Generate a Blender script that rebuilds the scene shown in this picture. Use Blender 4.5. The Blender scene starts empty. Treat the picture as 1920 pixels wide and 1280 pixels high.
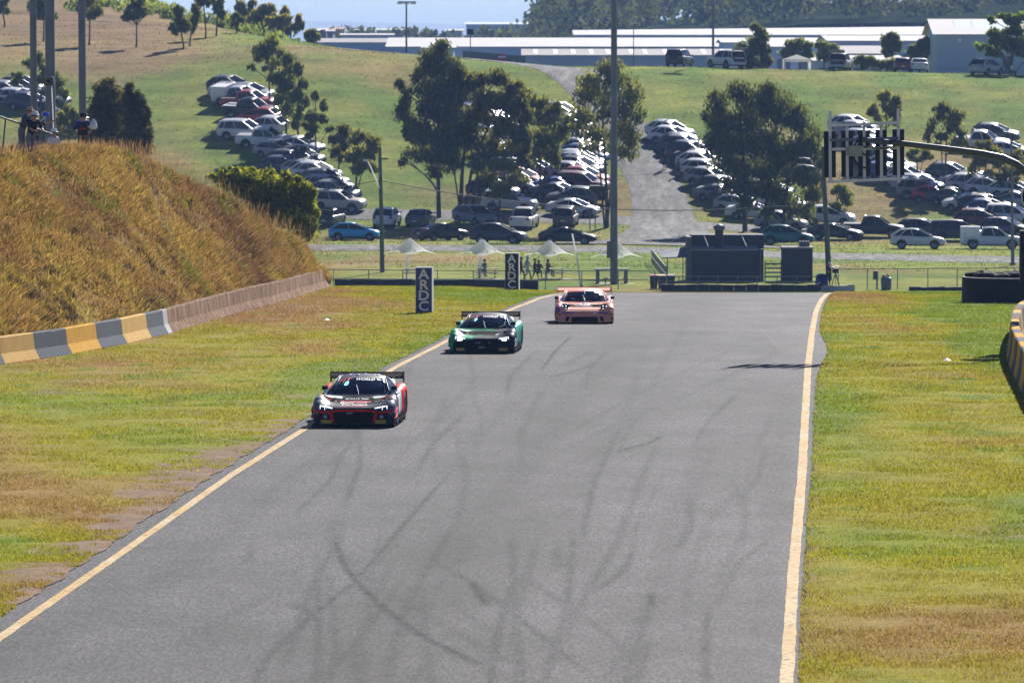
import bpy, bmesh, math, random
import numpy as np
from mathutils import Vector, Matrix
from mathutils.bvhtree import BVHTree

SC = bpy.context.scene
COL = SC.collection
random.seed(7)
RNG = np.random.default_rng(11)

# ------------------------------------------------------------------ camera
F = 12000.0                 # focal length in photograph pixels (1920 wide)
CAM_H = 8.5
HORIZON = 122.0
PITCH = math.atan((640.0 - HORIZON) / F)
cam_d = bpy.data.cameras.new('camera')
cam = bpy.data.objects.new('camera', cam_d)
COL.objects.link(cam)
cam.location = (0, 0, CAM_H)
cam.rotation_euler = (math.pi / 2 - PITCH, 0, 0)
cam_d.sensor_width = 36.0
cam_d.lens = 36.0 * F / 1920.0
cam_d.clip_start = 1.0
cam_d.clip_end = 30000.0
cam_d.dof.use_dof = True
cam_d.dof.focus_distance = 152.0
cam_d.dof.aperture_fstop = 6.3
SC.camera = cam

# ------------------------------------------------------------------ sky + sun
SUN_VEC = Vector((0.50, 1.60, 1.0)).normalized()      # towards the sun
SUN_EL = math.asin(SUN_VEC.z)
SUN_AZ = math.atan2(SUN_VEC.x, SUN_VEC.y)
world = bpy.data.worlds.new('World')
SC.world = world
world.use_nodes = True
wn = world.node_tree
for n in list(wn.nodes):
    wn.nodes.remove(n)
w_out = wn.nodes.new('ShaderNodeOutputWorld')
w_bg = wn.nodes.new('ShaderNodeBackground')
w_sky = wn.nodes.new('ShaderNodeTexSky')
w_sky.sky_type = 'NISHITA'
w_sky.sun_disc = False
w_sky.sun_elevation = SUN_EL
w_sky.sun_rotation = SUN_AZ
w_sky.altitude = 60.0
w_sky.air_density = 0.6
w_sky.dust_density = 0.0
w_sky.ozone_density = 3.0
w_bg.inputs['Strength'].default_value = 0.06
w_tint = wn.nodes.new('ShaderNodeMix')
w_tint.data_type = 'RGBA'
w_tint.blend_type = 'MULTIPLY'
w_tint.inputs[0].default_value = 1.0
w_tint.inputs[7].default_value = (.90, .86, 1.0, 1)
wn.links.new(w_sky.outputs[0], w_tint.inputs[6])
wn.links.new(w_tint.outputs[2], w_bg.inputs['Color'])
wn.links.new(w_bg.outputs[0], w_out.inputs['Surface'])

sun_d = bpy.data.lights.new('sun', 'SUN')
sun_d.energy = 5.0
sun_d.angle = math.radians(0.53)
sun_d.color = (1.0, 0.955, 0.89)
sun = bpy.data.objects.new('sun', sun_d)
COL.objects.link(sun)
sun.rotation_euler = (-SUN_VEC).to_track_quat('-Z', 'Y').to_euler()
sun.location = (60, 190, 120)

SC.view_settings.view_transform = 'Standard'
SC.view_settings.look = 'None'
SC.view_settings.gamma = 1.0
SC.view_settings.use_curve_mapping = False
SC.view_settings.exposure = 0.86
SC.render.engine = 'CYCLES'
SC.cycles.use_denoising = True
SC.cycles.max_bounces = 5
SC.cycles.diffuse_bounces = 2
SC.cycles.glossy_bounces = 2
SC.cycles.transmission_bounces = 2
SC.cycles.transparent_max_bounces = 8
SC.cycles.volume_bounces = 0
SC.cycles.use_adaptive_sampling = True
SC.cycles.adaptive_threshold = 0.02
SC.cycles.caustics_reflective = False
SC.cycles.caustics_refractive = False

# ------------------------------------------------------------------ materials
MATS = {}

def new_mat(name):
    m = bpy.data.materials.new(name)
    m.use_nodes = True
    nt = m.node_tree
    for n in list(nt.nodes):
        nt.nodes.remove(n)
    out = nt.nodes.new('ShaderNodeOutputMaterial')
    MATS[name] = m
    return m, nt, out

def N(nt, typ, **kw):
    n = nt.nodes.new(typ)
    for k, v in kw.items():
        setattr(n, k, v)
    return n

def ramp(nt, fac, stops):
    r = nt.nodes.new('ShaderNodeValToRGB')
    els = r.color_ramp.elements
    while len(els) < len(stops):
        els.new(0.5)
    for e, (p, c) in zip(els, stops):
        e.position = p
        e.color = (c[0], c[1], c[2], 1.0)
    nt.links.new(fac, r.inputs['Fac'])
    return r

def pbsdf(nt, out, rough=0.6, spec=0.5, metal=0.0, coat=0.0):
    b = nt.nodes.new('ShaderNodeBsdfPrincipled')
    b.inputs['Roughness'].default_value = rough
    b.inputs['Specular IOR Level'].default_value = spec
    b.inputs['Metallic'].default_value = metal
    b.inputs['Coat Weight'].default_value = coat
    b.inputs['Coat Roughness'].default_value = 0.14
    nt.links.new(b.outputs[0], out.inputs['Surface'])
    return b

def mat_plain(name, col, rough=0.6, spec=0.5, metal=0.0, coat=0.0, var=0.15, scale=3.0, bump=0.0, emit=0.0):
    """principled with a little procedural mottling so nothing is perfectly flat"""
    if name in MATS:
        return MATS[name]
    m, nt, out = new_mat(name)
    b = pbsdf(nt, out, rough, spec, metal, coat)
    tc = N(nt, 'ShaderNodeTexCoord')
    no = N(nt, 'ShaderNodeTexNoise')
    no.inputs['Scale'].default_value = scale
    no.inputs['Detail'].default_value = 5.0
    nt.links.new(tc.outputs['Object'], no.inputs['Vector'])
    lo = [max(0, c * (1 - var)) for c in col]
    hi = [min(1, c * (1 + var)) for c in col]
    r = ramp(nt, no.outputs['Fac'], [(0.3, lo), (0.7, hi)])
    nt.links.new(r.outputs['Color'], b.inputs['Base Color'])
    if bump > 0:
        bp = N(nt, 'ShaderNodeBump')
        bp.inputs['Strength'].default_value = bump
        bp.inputs['Distance'].default_value = 0.02
        nt.links.new(no.outputs['Fac'], bp.inputs['Height'])
        nt.links.new(bp.outputs[0], b.inputs['Normal'])
    if emit > 0:
        b.inputs['Emission Color'].default_value = (col[0], col[1], col[2], 1)
        b.inputs['Emission Strength'].default_value = emit
    return m

def mat_attr(name, rough=0.9, trans=0.0, spec=0.1, attr='Col', noise=0.25, scale=8.0, bump=0.0):
    """colour from a per-piece attribute, times a fine procedural noise, optional translucency"""
    m, nt, out = new_mat(name)
    a = N(nt, 'ShaderNodeAttribute', attribute_name=attr)
    tc = N(nt, 'ShaderNodeTexCoord')
    no = N(nt, 'ShaderNodeTexNoise')
    no.inputs['Scale'].default_value = scale
    no.inputs['Detail'].default_value = 6.0
    no.inputs['Roughness'].default_value = 0.7
    nt.links.new(tc.outputs['Object'], no.inputs['Vector'])
    r = ramp(nt, no.outputs['Fac'], [(0.25, (1 - noise,) * 3), (0.75, (1 + noise,) * 3)])
    mx = N(nt, 'ShaderNodeMix', data_type='RGBA', blend_type='MULTIPLY')
    mx.inputs[0].default_value = 1.0
    nt.links.new(a.outputs['Color'], mx.inputs[6])
    nt.links.new(r.outputs['Color'], mx.inputs[7])
    b = pbsdf(nt, out, rough, spec)
    nt.links.new(mx.outputs[2], b.inputs['Base Color'])
    if bump > 0:
        bp = N(nt, 'ShaderNodeBump')
        bp.inputs['Strength'].default_value = bump
        bp.inputs['Distance'].default_value = 0.06
        nt.links.new(no.outputs['Fac'], bp.inputs['Height'])
        nt.links.new(bp.outputs[0], b.inputs['Normal'])
    if trans > 0:
        t = N(nt, 'ShaderNodeBsdfTranslucent')
        nt.links.new(mx.outputs[2], t.inputs['Color'])
        ms = N(nt, 'ShaderNodeMixShader')
        ms.inputs[0].default_value = trans
        nt.links.new(b.outputs[0], ms.inputs[1])
        nt.links.new(t.outputs[0], ms.inputs[2])
        nt.links.new(ms.outputs[0], out.inputs['Surface'])
    return m

def mat_objcol(name, rough=0.35, metal=0.0, coat=0.15):
    """car paint: colour from the object's own colour, a dust film by noise"""
    m, nt, out = new_mat(name)
    oi = N(nt, 'ShaderNodeObjectInfo')
    tc = N(nt, 'ShaderNodeTexCoord')
    no = N(nt, 'ShaderNodeTexNoise')
    no.inputs['Scale'].default_value = 2.5
    no.inputs['Detail'].default_value = 6.0
    nt.links.new(tc.outputs['Object'], no.inputs['Vector'])
    r = ramp(nt, no.outputs['Fac'], [(0.35, (0, 0, 0)), (0.8, (.10, .10, .10))])
    mx = N(nt, 'ShaderNodeMix', data_type='RGBA')
    nt.links.new(r.outputs['Color'], mx.inputs[0])
    nt.links.new(oi.outputs['Color'], mx.inputs[6])
    mx.inputs[7].default_value = (0.3, 0.27, 0.23, 1)
    b = pbsdf(nt, out, rough, 0.3, metal, coat)
    nt.links.new(mx.outputs[2], b.inputs['Base Color'])
    return m

# ------------------------------------------------------------------ object helpers
def tag(o, label=None, cat=None, group=None, kind=None):
    if label:
        o['label'] = label
    if cat:
        o['category'] = cat
    if group:
        o['group'] = group
    if kind:
        o['kind'] = kind
    return o

def empty(name, loc, rz=0.0, label=None, cat=None, group=None):
    o = bpy.data.objects.new(name, None)
    o.empty_display_size = 0.3
    COL.objects.link(o)
    o.location = loc
    o.rotation_euler = (0, 0, rz)
    return tag(o, label, cat, group)

def link_mesh(name, me, parent=None, loc=None):
    o = bpy.data.objects.new(name, me)
    COL.objects.link(o)
    if parent is not None:
        o.parent = parent
    if loc is not None:
        o.location = loc
    return o

def np_mesh(name, verts, faces, mats, smooth=False, midx=None, col=None, attrs=None):
    """verts (n,3), faces (m,k) with fixed k"""
    verts = np.asarray(verts, np.float32)
    faces = np.asarray(faces, np.int32)
    k = faces.shape[1]
    me = bpy.data.meshes.new(name)
    me.vertices.add(len(verts))
    me.vertices.foreach_set('co', verts.ravel())
    me.loops.add(faces.size)
    me.loops.foreach_set('vertex_index', faces.ravel())
    me.polygons.add(len(faces))
    me.polygons.foreach_set('loop_start', np.arange(0, faces.size, k, dtype=np.int32))
    me.polygons.foreach_set('loop_total', np.full(len(faces), k, np.int32))
    if midx is not None:
        me.polygons.foreach_set('material_index', np.asarray(midx, np.int32))
    if smooth:
        me.polygons.foreach_set('use_smooth', np.ones(len(faces), bool))
    for m in mats:
        me.materials.append(m)
    if col is not None:
        a = me.attributes.new('Col', 'FLOAT_COLOR', 'POINT')
        c = np.ones((len(verts), 4), np.float32)
        c[:, :3] = col
        a.data.foreach_set('color', c.ravel())
    me.update()
    me.validate()
    return me

class MB:
    """collects shapes for ONE mesh"""
    def __init__(self):
        self.v = []
        self.f = []
        self.m = []
        self.s = []

    def add(self, verts, faces, mi=0, smooth=False):
        b = len(self.v)
        self.v += [tuple(p) for p in verts]
        for f in faces:
            self.f.append([b + i for i in f])
            self.m.append(mi)
            self.s.append(smooth)

    def box(self, x0, x1, y0, y1, z0, z1, mi=0, M=None):
        p = [(x, y, z) for z in (z0, z1) for y in (y0, y1) for x in (x0, x1)]
        if M is not None:
            p = [tuple(M @ Vector(q)) for q in p]
        self.add(p, [(0, 2, 3, 1), (4, 5, 7, 6), (0, 1, 5, 4), (2, 6, 7, 3), (0, 4, 6, 2), (1, 3, 7, 5)], mi)

    def bar(self, a, b, wx, wy, mi=0, up=Vector((0, 0, 1))):
        """rectangular bar from a to b"""
        a, b = Vector(a), Vector(b)
        d = (b - a).normalized()
        if abs(d.dot(up)) > 0.98:
            up = Vector((0, 1, 0))
        s = d.cross(up).normalized() * wx / 2
        t = s.cross(d).normalized() * wy / 2
        p = [a - s - t, a + s - t, a + s + t, a - s + t, b - s - t, b + s - t, b + s + t, b - s + t]
        self.add(p, [(3, 2, 1, 0), (4, 5, 6, 7), (0, 1, 5, 4), (1, 2, 6, 5), (2, 3, 7, 6), (3, 0, 4, 7)], mi)

    def tube(self, pts, radii, n=8, mi=0, cap=True, smooth=True):
        pts = [Vector(p) for p in pts]
        if not hasattr(radii, '__len__'):
            radii = [radii] * len(pts)
        rings = []
        ref = None
        for i, p in enumerate(pts):
            if i == 0:
                d = pts[1] - pts[0]
            elif i == len(pts) - 1:
                d = pts[-1] - pts[-2]
            else:
                d = (pts[i + 1] - pts[i]).normalized() + (pts[i] - pts[i - 1]).normalized()
            d.normalize()
            if ref is None:
                ref = Vector((1, 0, 0)) if abs(d.x) < 0.9 else Vector((0, 1, 0))
            s = (ref - d * ref.dot(d)).normalized()
            ref = s
            t = d.cross(s)
            rings.append([p + (s * math.cos(2 * math.pi * k / n) + t * math.sin(2 * math.pi * k / n)) * radii[i] for k in range(n)])
        vs = [q for r in rings for q in r]
        fs = []
        for i in range(len(rings) - 1):
            for k in range(n):
                k2 = (k + 1) % n
                fs.append((i * n + k, i * n + k2, (i + 1) * n + k2, (i + 1) * n + k))
        self.add(vs, fs, mi, smooth)
        if cap:
            self.add(rings[0], [tuple(range(n - 1, -1, -1))], mi)
            self.add(rings[-1], [tuple(range(n))], mi)

    def lathe(self, c, prof, n=16, mi=0, axis='z', smooth=True):
        """prof: list of (r, h) revolved round an axis through c"""
        vs, fs = [], []
        for r, h in prof:
            for k in range(n):
                a = 2 * math.pi * k / n
                x, y = r * math.cos(a), r * math.sin(a)
                if axis == 'z':
                    q = (c[0] + x, c[1] + y, c[2] + h)
                elif axis == 'x':
                    q = (c[0] + h, c[1] + x, c[2] + y)
                else:
                    q = (c[0] + x, c[1] + h, c[2] + y)
                vs.append(q)
        for i in range(len(prof) - 1):
            for k in range(n):
                k2 = (k + 1) % n
                fs.append((i * n + k, i * n + k2, (i + 1) * n + k2, (i + 1) * n + k))
        self.add(vs, fs, mi, smooth)

    def grid(self, rows, mi=0, smooth=True, closed=False):
        n = len(rows[0])
        vs = [p for r in rows for p in r]
        fs = []
        for i in range(len(rows) - 1):
            for k in range(n if closed else n - 1):
                k2 = (k + 1) % n
                fs.append((i * n + k, i * n + k2, (i + 1) * n + k2, (i + 1) * n + k))
        self.add(vs, fs, mi, smooth)

    def prism(self, poly, y0, y1, mi=0):
        """polygon in x,z extruded along y"""
        n = len(poly)
        vs = [(x, y0, z) for x, z in poly] + [(x, y1, z) for x, z in poly]
        fs = [tuple(range(n)), tuple(range(2 * n - 1, n - 1, -1))]
        for k in range(n):
            k2 = (k + 1) % n
            fs.append((k2, k, n + k, n + k2))
        self.add(vs, fs, mi)

    def mesh(self, name, mats, fix=False):
        me = bpy.data.meshes.new(name)
        me.from_pydata(self.v, [], self.f)
        if not isinstance(mats, (list, tuple)):
            mats = [mats]
        for m in mats:
            me.materials.append(m)
        me.polygons.foreach_set('material_index', self.m)
        me.polygons.foreach_set('use_smooth', self.s)
        if fix:
            bm = bmesh.new()
            bm.from_mesh(me)
            bmesh.ops.remove_doubles(bm, verts=bm.verts, dist=0.0005)
            bmesh.ops.recalc_face_normals(bm, faces=bm.faces)
            bm.to_mesh(me)
            bm.free()
        me.update()
        return me

    def build(self, name, mats, parent=None, loc=None, fix=False):
        return link_mesh(name, self.mesh(name, mats, fix), parent, loc)

def copy_tree(o, parent=None):
    c = o.copy()
    COL.objects.link(c)
    if parent is not None:
        c.parent = parent
    for ch in o.children:
        copy_tree(ch, c)
    return c

# ------------------------------------------------------------------ photograph rays
CA, SA = math.cos(PITCH), math.sin(PITCH)

def ray(px, py):
    a, b = (px - 960.0) / F, (640.0 - py) / F
    return Vector((a, CA + b * SA, -SA + b * CA))

def at(px, py, Y):
    d = ray(px, py)
    t = Y / d.y
    return Vector((d.x * t, Y, CAM_H + d.z * t))

# ------------------------------------------------------------------ terrain
def zpx(py, Y):
    return at(960, py, Y).z

PROF_Y = [0, 180, 205, 216, 238, 254, 277, 300, 340, 400, 435]
PROF_Z = [0, 0, -.15, -.25, -.5, -.78, -1.35, -2.3, -4.3, -6.6, zpx(549, 435)]

def prof(Y):
    return np.interp(Y, PROF_Y, PROF_Z)

# columns (photo x) of the hillside; each gives (Y, photo y) pairs
HILL = {
    -6000: [(462, 526), (500, 472), (515, 459), (540, 446), (560, 405), (640, 120), (700, 50), (820, 0), (900, 60), (1000, 100)],
    -800: [(462, 526), (500, 472), (515, 459), (540, 446), (560, 405), (640, 115), (700, 36), (820, -45), (900, 40), (1000, 100)],
    0: [(462, 526), (500, 473), (515, 460), (540, 446), (560, 405), (640, 110), (700, 39), (820, -32), (900, 40), (1000, 120)],
    250: [(462, 526), (500, 473), (515, 460), (540, 446), (560, 405), (640, 112), (700, 43), (820, -2), (900, 60), (1000, 130)],
    420: [(462, 526), (500, 473), (515, 460), (540, 446), (560, 405), (640, 102), (690, 58), (820, 42), (900, 110), (1000, 150)],
    560: [(462, 526), (500, 473), (515, 460), (540, 447), (560, 405), (640, 92), (680, 74), (820, 110), (900, 150), (1000, 190)],
    700: [(462, 526), (500, 474), (515, 460), (540, 447), (560, 406), (640, 100), (660, 97), (760, 150), (900, 190), (1000, 205)],
    900: [(462, 526), (500, 474), (515, 461), (540, 447), (560, 408), (640, 114), (655, 112), (760, 165), (900, 195), (1000, 205)],
    1060: [(462, 526), (500, 475), (515, 462), (540, 448), (560, 410), (640, 130), (655, 127), (760, 170), (900, 195), (1000, 205)],
    1200: [(462, 526), (500, 477), (515, 464), (540, 450), (560, 414), (640, 126), (655, 124), (760, 170), (900, 195), (1000, 205)],
    1500: [(462, 526), (500, 486), (515, 472), (540, 458), (560, 424), (640, 133), (655, 131), (760, 175), (900, 195), (1000, 205)],
    1900: [(462, 528), (500, 490), (515, 477), (540, 462), (560, 430), (640, 143), (655, 141), (760, 175), (900, 195), (1000, 205)],
    3000: [(462, 528), (500, 492), (515, 480), (540, 466), (560, 434), (640, 150), (655, 148), (760, 175), (900, 195), (1000, 205)],
    9000: [(462, 528), (500, 492), (515, 480), (540, 466), (560, 434), (640, 150), (655, 148), (760, 175), (900, 195), (1000, 205)],
}
GU = np.concatenate([np.linspace(-9000, -1200, 14), np.arange(-1000, 3001, 40), np.linspace(3400, 10500, 14)])
GY = np.concatenate([np.arange(12, 180, 6), np.arange(180, 300, 3), np.arange(300, 435, 5), np.arange(435, 720, 4), np.arange(720, 1000, 14),
                     np.array([1000, 1100, 1250, 1450, 1700, 2000, 2500, 3200, 4200, 5500, 7000])]).astype(float)

def _build_grid():
    keys = sorted(HILL)
    cols = []
    for k in keys:
        ys = [435.0] + [a for a, b in HILL[k]]
        zs = [PROF_Z[-1]] + [zpx(b, a) for a, b in HILL[k]]
        ys += [1250.0, 7000.0]
        zs += [1.5, 1.5]
        cols.append(np.interp(GY, ys, zs))
    cols = np.array(cols)                       # (k, ny)
    Z = np.empty((len(GU), len(GY)))
    for j in range(len(GY)):
        Z[:, j] = np.interp(GU, keys, cols[:, j])
    far = GY > 441
    Zs = Z.copy()
    for _ in range(3):                          # soften the creases of the hillside
        Zs[1:-1, 1:-1] = (Zs[1:-1, 1:-1] * 2 + Zs[:-2, 1:-1] + Zs[2:, 1:-1] + Zs[1:-1, :-2] + Zs[1:-1, 2:]) / 6
    Z[:, far] = Zs[:, far]
    near = GY <= 435
    Z[:, near] = prof(GY[near])[None, :]
    # the left verge stands a little higher at the crest
    side = 1 - np.clip((GU - 850) / 200, 0, 1)
    lift = 0.24 * np.clip((GY - 225) / 52, 0, 1) * np.clip((345 - GY) / 60, 0, 1)
    Z += side[:, None] * lift[None, :]
    return Z

GZ = _build_grid()

def G(X, Y):
    """ground height, vectorised"""
    X = np.asarray(X, float)
    Y = np.maximum(np.asarray(Y, float), 12.0)
    u = 960 + X / Y * F
    u = np.clip(u, GU[0], GU[-1] - 1e-6)
    y = np.clip(Y, GY[0], GY[-1] - 1e-6)
    i = np.clip(np.searchsorted(GU, u, side='right') - 1, 0, len(GU) - 2)
    j = np.clip(np.searchsorted(GY, y, side='right') - 1, 0, len(GY) - 2)
    fu = (u - GU[i]) / (GU[i + 1] - GU[i])
    fy = (y - GY[j]) / (GY[j + 1] - GY[j])
    return (GZ[i, j] * (1 - fu) * (1 - fy) + GZ[i + 1, j] * fu * (1 - fy) + GZ[i, j + 1] * (1 - fu) * fy + GZ[i + 1, j + 1] * fu * fy)

def gz(X, Y):
    return float(G(X, Y))

def on_ground(px, py, ymin=20.0, ymax=1400.0):
    """where the photo ray through (px,py) meets the ground"""
    d = ray(px, py)
    Ys = np.arange(ymin, ymax, 0.5)
    t = Ys / d.y
    h = CAM_H + d.z * t - G(d.x * t, Ys)
    k = np.argmax(h <= 0)
    if h[k] > 0:
        k = int(np.argmin(np.abs(h)))
        Y = Ys[k]
    elif k == 0:
        Y = Ys[0]
    else:
        Y = Ys[k - 1] + 0.5 * h[k - 1] / (h[k - 1] - h[k])
    t = Y / d.y
    X = d.x * t
    return Vector((X, Y, gz(X, Y)))

def on_hill(px, py):
    return on_ground(px, py, 437.0, 720.0)

# ------------------------------------------------------------------ value noise (numpy)
_PERM = RNG.random((256, 256))

def vnoise(x, y, s):
    x = np.asarray(x) / s + 1000.3
    y = np.asarray(y) / s + 1000.7
    xi, yi = np.floor(x).astype(int), np.floor(y).astype(int)
    fx, fy = x - xi, y - yi
    fx = fx * fx * (3 - 2 * fx)
    fy = fy * fy * (3 - 2 * fy)
    p = lambda a, b: _PERM[a & 255, b & 255]
    return (p(xi, yi) * (1 - fx) + p(xi + 1, yi) * fx) * (1 - fy) + (p(xi, yi + 1) * (1 - fx) + p(xi + 1, yi + 1) * fx) * fy

def fbm(x, y, s, o=4):
    r, a, t = 0, 1.0, 0
    for k in range(o):
        r = r + vnoise(x + 37 * k, y - 21 * k, s / 2 ** k) * a
        t += a
        a *= 0.55
    return r / t

def mixc(a, b, t):
    t = np.clip(t, 0, 1)[..., None]
    return np.asarray(a) * (1 - t) + np.asarray(b) * t

# ================================================================== THE GROUND
GREEN = np.array([.140, .185, .014])
YGREEN = np.array([.255, .235, .017])
STRAW = np.array([.285, .195, .050])
BROWN = np.array([.215, .130, .055])
DIRT = np.array([.235, .160, .105])

def hill_color(X, Y):
    u = 960 + X / Y * F
    n1 = fbm(X, Y * 0.6, 16, 4)
    n2 = fbm(X + 300, Y * 0.6, 5, 4)
    n3 = fbm(X - 150, Y, 30, 3)
    n4 = fbm(X * 0.5 + 77, Y * 1.6, 2.2, 3)
    c = mixc(np.array([.125, .195, .024]), np.array([.235, .250, .040]), (n2 - .38) * 3.4)
    dry = np.clip((n1 - .50) * 4 + (n3 - .5) * 2.4 + (n2 - .5) * 1.2, 0, 1)
    top = np.clip((Y - 626 - 20 * (n3 - .5)) / 22, 0, 1) * np.clip((480 - u + 90 * (n1 - .5)) / 120, 0, 1)
    right = np.clip((u - 1480) / 160, 0, 1) * np.clip((612 - Y) / 30, 0, 1) * np.clip((Y - 545) / 12, 0, 1) * .7
    roadside = np.clip(1 - np.abs(Y - 540) / 18, 0, 1) * .8
    lawn = np.clip((500 - Y) / 12, 0, 1) * .5
    dry = np.clip(dry * .75 + top * 1.1 + (right + roadside + lawn) * np.clip((n1 - .32) * 4, 0, 1), 0, 1)
    c = mixc(c, np.array([.265, .195, .070]), dry)
    c = mixc(c, np.array([.205, .130, .070]), np.clip(top * 1.2 + (n1 - .66) * 3, 0, 1) * .8)
    c = c * (0.55 + .90 * n4)[..., None]
    far = np.clip((Y - 760) / 120, 0, 1)
    c = mixc(c, np.array([.07, .085, .045]), far)
    return c

def near_color(X, Y):
    """verge beside the track"""
    n1 = fbm(X, Y * .40, 4.0, 3)
    n2 = fbm(X + 91, Y * .45, 1.4, 3)
    n3 = fbm(X - 33, Y * .45, 14, 3)
    left = X < 2
    # left: greener beside the road, drier towards the wall;  right: a dry middle, green along the wall
    dl = (n1 - .5) * 1.6 + (n3 - .5) * 1.6 + .34 + np.clip((Y - 170) / 90, 0, .35) - np.clip((X + 5.0) / 6, -.3, .35)
    xr = X - (9.6 + (Y - 130) * .03)
    dr = (n1 - .5) * 1.6 + (n3 - .5) * 1.5 + .32 + .42 * np.exp(-(xr / 2.0) ** 2) * np.clip((Y - 100) / 60, 0.1, 1) - .55 * np.clip((xr - 1.6) / 1.6, 0, 1)
    d = np.where(left, dl, dr)
    c = mixc(GREEN * 1.15, YGREEN, d * 2.6 + .12)
    c = mixc(c, STRAW, (d - .46) * 1.7)
    c = mixc(c, BROWN * 1.25, (d - .85) * 1.6)
    c = mixc(c, GREEN * .9, (n2 - .62) * 4.5)
    c = c * (0.75 + .5 * n2)[..., None]
    return c

# ------------------------------------------------------------------ track edges
def edge_fn(pts, extra_far):
    w = [on_ground(px, py) for px, py in pts]
    Ys = [p.y for p in w]
    Xs = [p.x for p in w]
    s0 = (Xs[3] - Xs[0]) / (Ys[3] - Ys[0])
    Ys = [5.0] + Ys + [340.0]
    Xs = [Xs[0] + s0 * (5.0 - Ys[1])] + Xs + [Xs[-1] + extra_far * (340 - Ys[-2])]
    return lambda Y: np.interp(Y, Ys, Xs)

XL = edge_fn([(0, 1196), (233, 1034), (433, 892), (571, 805), (740, 690), (838, 640), (937, 590), (985, 571), (1038, 553.5)], .07)
XR = edge_fn([(1475, 1278), (1487, 1080), (1503, 900), (1515, 690), (1523, 620), (1530, 585), (1538, 567), (1550, 552)], .09)

M_GROUND = mat_attr('grass_ground', rough=.95, spec=.03, noise=.42, scale=1.6, bump=.8)
U, Yg = np.meshgrid(GU, GY, indexing='ij')
Xg = (U - 960) / F * Yg
gv = np.stack([Xg, Yg, GZ - 0.0], -1).reshape(-1, 3)
gv[:, 2] -= np.where(Yg.ravel() < 300, 0.03, 0.0)
nu, ny = U.shape
idx = np.arange(nu * ny).reshape(nu, ny)
gf = np.stack([idx[:-1, :-1], idx[1:, :-1], idx[1:, 1:], idx[:-1, 1:]], -1).reshape(-1, 4)
gc = np.where((Yg < 300)[..., None], near_color(Xg, Yg), hill_color(Xg, Yg)).reshape(-1, 3)
tag(link_mesh('ground', np_mesh('ground', gv, gf, [M_GROUND], smooth=True, col=gc)), kind='structure')

# finer sheet for the parking hillside so that its patches of grass have real resolution
hu = np.arange(-260, 2201, 12.0)
hy = np.arange(436, 712, 1.6)
U, Yg = np.meshgrid(hu, hy, indexing='ij')
Xg = (U - 960) / F * Yg
Zg = G(Xg, Yg) + .035 + .05 * (fbm(Xg, Yg, 3.0, 3) - .5)
gv = np.stack([Xg, Yg, Zg], -1).reshape(-1, 3)
nu, ny = U.shape
idx = np.arange(nu * ny).reshape(nu, ny)
gf = np.stack([idx[:-1, :-1], idx[1:, :-1], idx[1:, 1:], idx[:-1, 1:]], -1).reshape(-1, 4)
tag(link_mesh('hillside_lawn', np_mesh('hillside_lawn', gv, gf, [M_GROUND], smooth=True, col=hill_color(Xg, Yg).reshape(-1, 3))), kind='structure')

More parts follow.
